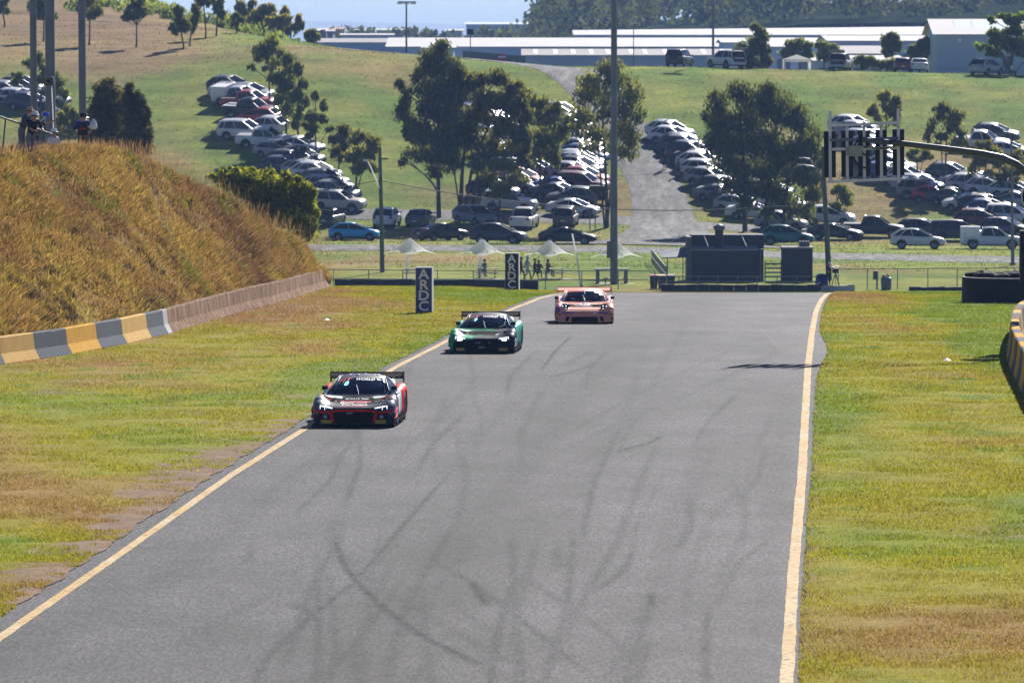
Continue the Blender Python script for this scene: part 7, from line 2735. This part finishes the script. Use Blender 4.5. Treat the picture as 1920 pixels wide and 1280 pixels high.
sk.text('AWS', .055, (-.10, .335), M_TXTG, root, off=.024, sx=1.3, shear=.2)
wtext('GT', .105, -.62, .86, M_TXTR, sx=1.9, shear=.3)
wtext('WORLD', .085, .18, .88, M_TXTW, sx=1.5, shear=.3)
wpatch('banner_end', .66, .985, .86, .99, M_TXTW)
wpatch('banner_end', .90, .985, .70, .84, M_TXTW)
wtext('8', .15, -.50, .60, M_CYAN, sx=1.35, shear=.1, name='race_number', bold=.0)
for tx, ty in ((-.30, .55), (.28, .62), (.05, .75), (-.1, .42), (.38, .5)):
    mb = MB()
    mb.lathe((tx, ty, 1.118), [(0, .008), (.04, .006), (.045, 0)], 8)
    mb.build('roof_star', M_TXTW, root)

# ---------------------------------------------------------------- the green and navy car
m_green = car_mat('livery_green', (.0, .34, .15))
m_teal = car_mat('livery_teal', (.05, .45, .31))
m_dnavy = car_mat('livery_dark_navy', (.012, .014, .034))
def fn_green(x, y, z, nrm):
    if y > -.9 and abs(x) > .78:
        return 2
    b = .12 + .22 * (y + 1.3)
    if y < -2.0:
        b = -.30 + .25 * (z - .3)
    return 0 if x < b else 1
PHG = math.radians(-3.3)
root, sk, wtext, wpatch = race_car(R8, 'second race car, green on one side and dark navy on the other, headlights lit', front_place(903, 664, PHG, R8), PHG, fn_green, [m_green, m_dnavy, m_teal, M_CARBON], m_dnavy, m_teal, M_CARBON, '', (.76, .89))
r8_face(sk, root, None, True, m_dnavy)
sk.poly('bonnet_outlet', [(-.36, -1.38), (.26, -1.38), (.34, -.98), (-.36, -.98)], M_CARBON, root, mode='top', off=.006)
sk.poly('green_band', [(-.37, -.97), (.35, -.97), (.38, -.88), (-.37, -.88)], m_green, root, mode='top', off=.006)
sk.poly('white_flash', [(-.70, -1.24), (-.48, -1.18), (-.40, -1.02), (-.60, -1.00)], M_WHT, root, mode='top', off=.005)
sk.poly('sponsor_patch', [(.36, -1.74), (.46, -1.74), (.48, -1.60), (.38, -1.60)], M_TXTW, root, mode='top', off=.006)
for k in range(6):
    q = strip_poly([(-.30 + .07 * k, -1.95), (-.20 + .08 * k, -1.70), (-.05 + .08 * k, -1.48)], .016)
    for a in q:
        sk.poly('wave_stripe', a, m_dnavy, root, mode='top', off=.005, cuts=2)
sk.text('AWS', .05, (-.12, .335), M_TXTG, root, off=.024, sx=1.4, shear=.2)
sk.text('2201', .085, (0, .20), M_TXTG, root, off=.024, sx=1.25)
sk.poly('flag_patch', [(.20, .36), (.20, .32), (.28, .34)], M_TXTG, root, off=.024)
wtext('GT', .095, -.62, .86, M_TXTR, sx=2.1, shear=.3)
wtext('WORLD', .085, .18, .88, M_TXTW, sx=1.5, shear=.3)
wpatch('banner_end', .70, .985, .85, .99, M_TXTW)
wpatch('banner_end', .90, .985, .70, .85, M_TXTW)
wtext('9', .15, -.50, .60, M_CYAN, sx=1.35, shear=.1, name='race_number', bold=.0)
mb = MB()
mb.tube([ws_point(D=R8, t=.55, v=.05, off=.01), ws_point(R8, .80, .2, .01), ws_point(R8, .88, .5, .01)], .006, 5)
mb.build('washer_line', M_TXTW, root)

# ---------------------------------------------------------------- the pink car
m_pink = car_mat('livery_salmon_pink', (.95, .38, .26))
m_mag = car_mat('livery_magenta', (.32, .12, .28))
m_lpink = car_mat('livery_pale_pink', (.85, .48, .44))
def fn_pink(x, y, z, nrm):
    if x < -.84 and y < -1.5 and z > .38:
        return 1
    if y > -.9 and abs(x) > .8:
        return 2
    return 0
PHP = math.radians(-.6)
root, sk, wtext, wpatch = race_car(P9, 'third race car, salmon pink with round headlights and a white number roundel', front_place(1096, 608, PHP, P9), PHP, fn_pink, [m_pink, m_mag, m_lpink, M_CARBON], m_pink, m_pink, m_pink, '', (.88, 1.02), wing=(.925, 1.10, .15))
sk.poly('grille', [(-.42, .265), (.42, .265), (.45, .20), (.44, .07), (-.44, .07), (-.45, .20)], M_GRILLE, root, off=.008)
for k in range(-5, 6):
    sk.poly('grille_slat', [(k * .075 - .006, .255), (k * .075 + .006, .255), (k * .075 + .006, .10), (k * .075 - .006, .10)], M_CARBON, root, off=.018, cuts=2)
for s in (1, -1):
    sk.poly('side_intake', [(s * .50, .275), (s * .61, .275), (s * .66, .13), (s * .56, .11)], M_GRILLE, root, off=.008)
    sk.poly('sponsor_plate', [(s * .80, .385), (s * .93, .385), (s * .93, .30), (s * .80, .30)], M_YEL, root, off=.012)
    sk.poly('purple_band', [(s * .28, .425), (s * .70, .42), (s * .80, .385), (s * .74, .355), (s * .30, .385)], m_mag, root, off=.007)
    sk.poly('corner_slot', [(s * .90, .24), (s * .96, .25), (s * .95, .19), (s * .91, .18)], M_GRILLE, root, off=.010)
    # round lamps set in the fenders
    h = sk.hit((s * .685, -5, .56), (0, 1, 0))
    yy = (h.y if h else -1.95)
    mb = MB()
    mb.lathe((s * .685, yy - .055, .565), [(.128, .16), (.130, .0), (.118, -.012), (.10, .0), (.0, .012)], 24, axis='y')
    hl = mb.build('headlight', M_LENSD, root)
    mb = MB()
    mb.lathe((s * .685, yy - .055, .565), [(.134, .16), (.136, -.004), (.127, -.014)], 24, axis='y')
    mb.build('lamp_ring', M_CARBON, hl)
    for dx, dz_ in ((-.055, .05), (.055, .05), (-.055, -.045), (.055, -.045)):
        mb = MB()
        mb.lathe((s * .685 + dx, yy - .075, .565 + dz_), [(0, -.01), (.020, -.006), (.022, .02)], 10, axis='y')
        mb.build('led_dot', M_LED, hl)
sk.poly('bonnet_intake', [(-.36, -1.42), (-.18, -1.45), (-.16, -1.16), (-.22, -1.10), (-.34, -1.14)], M_GRILLE, root, mode='top', off=.008)
sk.poly('bonnet_outlet', [(-.18, -1.48), (.30, -1.48), (.26, -1.34), (-.16, -1.34)], m_mag, root, mode='top', off=.007)
sk.poly('bonnet_vent', [(-.50, -1.44), (-.40, -1.42), (-.41, -1.32), (-.47, -1.34)], M_GRILLE, root, mode='top', off=.007)
sk.poly('number_roundel', [(.02 + .19 * math.cos(k * math.pi / 8), -1.10 + .20 * math.sin(k * math.pi / 8)) for k in range(16)], M_TXTW, root, mode='top', off=.008)
sk.text('01', .28, (.02, -1.10), M_CARBON, root, mode='top', off=.014, sx=.85, bold=.01, name='race_number')
wpatch('banner', -.985, -.05, .86, .99, M_TXTR)
wpatch('banner', .0, .985, .90, .99, M_TXTW)
wpatch('banner_end', .55, .985, .74, .90, M_TXTW)
wpatch('banner_end', .78, .985, .55, .74, M_TXTW)
wtext('Penn', .05, -.55, .22, M_TXTW, shear=0, name='windscreen_lettering')
mb = MB()
mb.tube([ws_point(P9, .01, .05, .016), ws_point(P9, .012, .95, .016)], .010, 5)
mb.build('wiper', M_TXTW, root)
# ================================================================== PEOPLE
M_SKIN = mat_plain('skin', (.42, .22, .15), rough=.6, spec=.3, var=.12, scale=6)
M_HAIR = mat_plain('hair_dark', (.025, .018, .014), rough=.7, var=.3)
M_SHOE = mat_plain('shoe_dark', (.03, .03, .035), rough=.7)

def cloth(name, col):
    return mat_plain(name, col, rough=.9, spec=.1, var=.18, scale=5)

def person(label, pos, rz, pose, shirt, trousers, hat=None, shorts=False, H=1.75, group=None, hair=True, sleeve=True):
    k = H / 1.75
    J = {'pelvis': (0, 0, .95), 'spine': (0, 0, 1.14), 'chest': (0, 0, 1.36), 'neck': (0, -.01, 1.50), 'head': (0, -.02, 1.62), 'crown': (0, -.01, 1.71)}
    for s, n in ((1, 'l'), (-1, 'r')):
        J.update({'hip' + n: (s * .10, 0, .90), 'knee' + n: (s * .115, -.02, .50), 'ankle' + n: (s * .12, .02, .09), 'toe' + n: (s * .13, -.15, .045),
                  'shoulder' + n: (s * .19, 0, 1.42), 'elbow' + n: (s * .25, .02, 1.14), 'wrist' + n: (s * .25, -.06, .90), 'hand' + n: (s * .245, -.09, .82)})
    def mv(d):
        for a, b in d.items():
            J[a] = b
    if pose == 'lean':
        for a in ('spine', 'chest', 'neck', 'head', 'crown', 'shoulderl', 'shoulderr'):
            x, y, z = J[a]
            f = (z - .95)
            J[a] = (x, y - f * .42, .95 + f * .92)
        for s, n in ((1, 'l'), (-1, 'r')):
            x, y, z = J['shoulder' + n]
            mv({'elbow' + n: (s * .24, y - .16, z - .26), 'wrist' + n: (s * .16, y - .36, z - .32), 'hand' + n: (s * .12, y - .43, z - .33)})
    elif pose == 'reach':
        mv({'elbowl': (.34, -.22, 1.28), 'wristl': (.50, -.38, 1.38), 'handl': (.56, -.43, 1.44), 'elbowr': (-.26, -.15, 1.15), 'wristr': (-.18, -.36, 1.08), 'handr': (-.14, -.43, 1.06)})
    elif pose == 'back':
        for s, n in ((1, 'l'), (-1, 'r')):
            mv({'elbow' + n: (s * .30, .10, 1.15), 'wrist' + n: (s * .10, .19, .97), 'hand' + n: (s * .03, .20, .93)})
    elif pose == 'walk':
        mv({'kneel': (.11, -.20, .53), 'anklel': (.11, -.26, .11), 'toel': (.12, -.42, .08), 'kneer': (-.11, .08, .50), 'ankler': (-.11, .32, .14), 'toer': (-.12, .20, .06),
            'elbowl': (.26, .14, 1.16), 'wristl': (.25, .14, .93), 'handl': (.24, .12, .86), 'elbowr': (-.26, -.10, 1.15), 'wristr': (-.25, -.26, .98), 'handr': (-.24, -.32, .94)})
    elif pose == 'sit':
        for a in list(J):
            x, y, z = J[a]
            J[a] = (x, y, z - .45)
        for s, n in ((1, 'l'), (-1, 'r')):
            mv({'knee' + n: (s * .13, -.42, .50), 'ankle' + n: (s * .13, -.40, .09), 'toe' + n: (s * .14, -.56, .045), 'elbow' + n: (s * .26, -.10, .72), 'wrist' + n: (s * .18, -.34, .76), 'hand' + n: (s * .15, -.42, .77)})
    names = list(J)
    E = [('pelvis', 'spine'), ('spine', 'chest'), ('chest', 'neck'), ('neck', 'head'), ('head', 'crown')]
    for n in 'lr':
        E += [('pelvis', 'hip' + n), ('hip' + n, 'knee' + n), ('knee' + n, 'ankle' + n), ('ankle' + n, 'toe' + n), ('chest', 'shoulder' + n), ('shoulder' + n, 'elbow' + n), ('elbow' + n, 'wrist' + n), ('wrist' + n, 'hand' + n)]
    R = {'pelvis': .145, 'spine': .135, 'chest': .155, 'neck': .06, 'head': .098, 'crown': .08, 'hip': .105, 'knee': .066, 'ankle': .048, 'toe': .042, 'shoulder': .075, 'elbow': .050, 'wrist': .036, 'hand': .040}
    me = bpy.data.meshes.new('body')
    me.from_pydata([tuple(c * k for c in J[n]) for n in names], [(names.index(a), names.index(b)) for a, b in E], [])
    o = bpy.data.objects.new('tmp', me)
    COL.objects.link(o)
    md = o.modifiers.new('s', 'SKIN')
    sv = me.skin_vertices[0].data
    for i, n in enumerate(names):
        key = n if n in R else n[:-1]
        r = R[key] * k
        sv[i].radius = (r, r * (.78 if key in ('pelvis', 'spine', 'chest') else 1))
        sv[i].use_root = n == 'pelvis'
    o.modifiers.new('d', 'SUBSURF').levels = 1
    dg = bpy.context.evaluated_depsgraph_get()
    me2 = bpy.data.meshes.new_from_object(o.evaluated_get(dg))
    bpy.data.objects.remove(o)
    bpy.data.meshes.remove(me)
    me2.materials.clear()
    for m in (shirt, trousers, M_SKIN, M_SHOE):
        me2.materials.append(m)
    kind = {}
    for a, b in E:
        t = b
        if t in ('head', 'crown', 'neck') or t[:-1] in ('hand',):
            kind[(a, b)] = 2
        elif t[:-1] == 'wrist':
            kind[(a, b)] = 2 if sleeve else 0
        elif t[:-1] in ('hip', 'knee'):
            kind[(a, b)] = 1
        elif t[:-1] == 'ankle':
            kind[(a, b)] = 2 if shorts else 1
        elif t[:-1] == 'toe':
            kind[(a, b)] = 3
        else:
            kind[(a, b)] = 0
    JV = {n: Vector(J[n]) * k for n in names}
    for p in me2.polygons:
        c = p.center
        best, bd = 0, 9
        for e in E:
            a, b = JV[e[0]], JV[e[1]]
            t = max(0, min(1, (c - a).dot(b - a) / (b - a).length_squared))
            d = (c - a.lerp(b, t)).length - .3 * R.get(e[1], R.get(e[1][:-1], .05))
            if d < bd:
                bd, best = d, kind[e]
        p.material_index = best
        p.use_smooth = True
    t = empty('person', pos, rz, label=label, cat='person', group=group)
    link_mesh('body', me2, t)
    h = JV['head']
    hr = .105 * k
    tilt = JV['crown'] - JV['neck']
    if hair:
        mb = MB()
        mb.lathe((h.x, h.y + .012, h.z), [(hr * 1.02, -.02), (hr * 1.10, .03), (hr * 1.0, .085), (hr * .6, .125), (0, .135)], 12)
        mb.build('hair', M_HAIR, t)
    mb = MB()      # face: nose, eyes and mouth in low relief
    mb.lathe((h.x, h.y - hr * .98, h.z - .01), [(0, .05), (.014, .03), (.018, -.01), (0, -.02)], 6)
    mb.build('nose', M_SKIN, t)
    for s in (-1, 1):
        mb = MB()
        mb.lathe((h.x + s * .036, h.y - hr * .93, h.z + .012), [(0, -.012), (.012, -.008), (.013, .004)], 6, axis='y')
        mb.build('eye', M_HAIR, t)
    if hat:
        hm, style = hat
        mb = MB()
        if style == 'cap':
            mb.lathe((h.x, h.y, h.z + .035), [(hr * 1.16, 0), (hr * 1.15, .04), (hr * .9, .095), (0, .115)], 12)
            mb.add([(h.x - .08, h.y - hr, h.z + .045), (h.x + .08, h.y - hr, h.z + .045), (h.x + .06, h.y - hr - .10, h.z + .025), (h.x - .06, h.y - hr - .10, h.z + .025)], [(0, 1, 2, 3)])
        else:
            mb.lathe((h.x, h.y, h.z + .04), [(hr * 1.85, -.02), (hr * 1.15, .0), (hr * 1.08, .07), (hr * .9, .10), (0, .105)], 14)
        mb.build('hat', hm, t)
    return t

c_blue = cloth('shirt_slate', (.07, .09, .14))
c_black = cloth('shirt_black', (.016, .016, .02))
c_denim = cloth('denim', (.10, .13, .20))
c_grey = cloth('grey_trousers', (.17, .18, .22))
c_race = cloth('shirt_race_blue', (.03, .05, .16))
c_white = cloth('shirt_white', (.66, .68, .72))
c_lblue = cloth('shirt_light_blue', (.28, .40, .58))
c_dark = cloth('trousers_dark', (.025, .027, .035))
c_khaki = cloth('hat_khaki', (.38, .28, .17))
c_tan = cloth('hat_tan', (.46, .26, .12))
c_cap = cloth('cap_white', (.68, .70, .76))
c_green = cloth('shirt_green', (.02, .16, .12))
c_redc = cloth('shirt_red', (.40, .04, .04))

def bank_pt(px, ptop, H, Y):
    """stands behind the crest of the bank so that the head tops out at ptop"""
    q = at(px, ptop, Y)
    return Vector((q.x, Y, q.z - H))
GS = 'spectators on the dry grass bank'
person('spectator in khaki hat and slate shirt leaning on the rail', bank_pt(40, 203, 1.66, 217), math.radians(70), 'lean', c_blue, c_grey, (c_khaki, 'brim'), group=GS)
person('spectator in white cap and black shirt bent over the rail', bank_pt(57, 214, 1.62, 216.5), math.radians(35), 'lean', c_black, c_grey, (c_cap, 'cap'), group=GS)
person('spectator in tan bucket hat reaching out an arm', bank_pt(64, 206, 1.80, 218), math.radians(60), 'reach', c_black, c_denim, (c_tan, 'brim'), group=GS)
person('spectator in white cap low beside the middle pole', bank_pt(100, 242, 1.30, 221), math.radians(50), 'sit', c_white, c_denim, (c_cap, 'cap'), group=GS)
p5 = bank_pt(156, 213, 1.78, 229)
person('spectator in black cap and blue and red shirt, hands behind his back', p5, math.radians(180), 'back', c_race, c_dark, (c_black, 'cap'), group=GS, H=1.8)
bp_ = p5 + Vector((0, -.17, 1.0))
mb = MB()
mb.prism([(-.17, 0), (.17, 0), (.19, .30), (.12, .42), (-.12, .42), (-.19, .30)], -.10, .06)
t = empty('backpack', bp_, label='dark backpack with red trim on the spectator by the right pole', cat='backpack')
mb.build('pack', c_dark, t)
mb = MB()
mb.box(-.12, .12, -.115, -.102, .20, .27)
mb.build('red_trim', c_redc, t)
q = at(175, 232, 228)
t = empty('white_bag', q - Vector((0, 0, .2)), label='white plastic bag held beside the spectator with the backpack', cat='bag')
mb = MB()
mb.lathe((0, 0, 0), [(0, .02), (.10, .0), (.15, .08), (.13, .18), (.10, .22), (.11, .28), (.05, .30), (.06, .36), (.02, .37)], 12)
mb.build('bag', c_cap, t)
q = at(86, 215, 218)
t = empty('blue_cap', q, label='bright blue cap held out by the spectator in the bucket hat', cat='cap')
mb = MB()
mb.lathe((0, 0, 0), [(.11, -.05), (.12, 0), (.09, .07), (0, .09)], 12)
mb.add([(-.08, -.1, -.04), (.08, -.1, -.04), (.05, -.2, -.06), (-.05, -.2, -.06)], [(0, 1, 2, 3)])
mb.build('crown', cloth('cap_blue', (.05, .12, .50)), t)
# rail in front of them
A, B = at(-60, 199, 213), at(98, 252, 218.5)
t = empty('bank_rail', Vector((A.x, A.y, A.z - 1.0)), label='grey steel handrail sloping down beside the spectators', cat='rail')
mb = MB()
mb.tube([A - t.location, A.lerp(B, .5) - t.location, B - t.location], .035, 8)
mb.build('rail', M_STEEL, t)
for f in (.05, .44, .72, .84):
    q = A.lerp(B, f) - t.location
    mb = MB()
    mb.bar(q, q + Vector((-.12, 0, -1.25)), .05, .05)
    mb.build('post', M_STEEL, t)

GW = 'people on the lawn behind the crest'
def lawn(px, py):
    p = on_ground(px, py, 437, 500)
    return p
person('walker in dark clothes just right of the far ARDC board', lawn(977, 527), math.radians(80), 'walk', c_black, c_dark, group=GW)
person('walker in light blue shirt and white hat on the lawn', lawn(989, 527), math.radians(100), 'walk', c_lblue, c_lblue, (c_cap, 'brim'), shorts=True, group=GW, H=1.82)
person('walker in black, last of the three on the lawn', lawn(1003, 527), math.radians(85), 'walk', c_black, c_dark, shorts=True, group=GW, H=1.65)
person('person in pale shirt seated under the second umbrella', lawn(900, 522) + Vector((0, -.3, .12)), math.radians(60), 'sit', c_white, c_denim, group=GW)
person('person in green seated facing the pale shirt under the second umbrella', lawn(909, 522) + Vector((0, -.2, .12)), math.radians(-60), 'sit', c_green, c_dark, group=GW)
person('person in dark top seated left under the third umbrella', lawn(1010, 524) + Vector((0, -.2, .1)), math.radians(170), 'sit', c_black, c_denim, group=GW)
person('person in brown top seated right under the third umbrella', lawn(1027, 523) + Vector((0, -.2, .14)), math.radians(120), 'sit', cloth('shirt_brown', (.12, .07, .06)), c_dark, group=GW)
person('person in black standing on the edge of the uphill lane', on_hill(1247, 319), math.radians(160), 'stand', c_black, c_dark, shorts=True)
person('person in brown shorts beside the row right of the lane', on_hill(1272, 331), math.radians(60), 'stand', cloth('shirt_olive', (.10, .09, .06)), c_dark, shorts=True, H=1.6)
person('person in white sitting by the doorway of the white building', on_hill(1897, 143), math.radians(60), 'sit', c_white, c_dark)
# camera operator at the corner of the railing
x, y = wx(1553, 440)
person('camera operator in navy at the corner railing', Vector((x, y, gz(x, y) + .25)), math.radians(20), 'lean', cloth('shirt_navy', (.02, .03, .09)), c_dark, (c_cap, 'cap'))
x, y = wx(1567, 439.4)
t = empty('broadcast_camera', Vector((x, y, gz(x, y) + .1)), label='broadcast camera with a white sunshade on a tripod', cat='camera')
mb = MB()
mb.box(-.22, .20, -.35, .30, 1.12, 1.42)
cb = mb.build('camera_body', M_LEDBLK, t)
mb = MB()
mb.lathe((-.02, -.34, 1.26), [(0, -.42), (.11, -.42), (.12, -.30), (.10, 0), (0, 0)], 14, axis='y')
mb.build('lens', M_TRIM, cb)
mb = MB()
mb.grid([[(-.35 + .22 * i, y_, 1.50 + .12 * math.sin(math.pi * i / 4) - .10 * (i == 4)) for i in range(5)] for y_ in (-.55, 0, .4)])
mb.build('sunshade', c_cap, t)
for k_ in range(3):
    a = k_ * 2.094 + .5
    mb = MB()
    mb.bar((0, 0, 1.12), (.42 * math.cos(a), .42 * math.sin(a), -.1), .05, .05)
    mb.build('tripod_leg', M_STEEL, t)
x, y = wx(1541, 439.2)
t = empty('equipment_cover', Vector((x, y, gz(x, y) + .3)), label='deep blue tarpaulin over equipment left of the camera operator', cat='tarpaulin')
mb = MB()
mb.grid([[(.42 * r_ * math.cos(a), .3 * r_ * math.sin(a), z_ + .03 * math.sin(3 * a)) for a in np.linspace(0, 2 * math.pi, 17)[:-1]] for r_, z_ in ((1.15, -.3), (1.05, .2), (1.0, .62), (.8, .80), (.3, .86), (.02, .87))], closed=True)
mb.build('tarpaulin_sheet', cloth('tarp_blue', (.012, .02, .12)), t)
# ================================================================== HAZE
m, nt, out = new_mat('haze_air')
pv = N(nt, 'ShaderNodeVolumePrincipled')
pv.inputs['Color'].default_value = (.36, .58, 1.0, 1)
pv.inputs['Density'].default_value = .00013
pv.inputs['Anisotropy'].default_value = 0.0
nt.links.new(pv.outputs[0], out.inputs['Volume'])
mb = MB()
mb.box(-6000, 6000, -60, 7200, -14, 62)
hz = mb.build('haze', m)
tag(hz, 'thin blue haze in the air', kind='stuff')
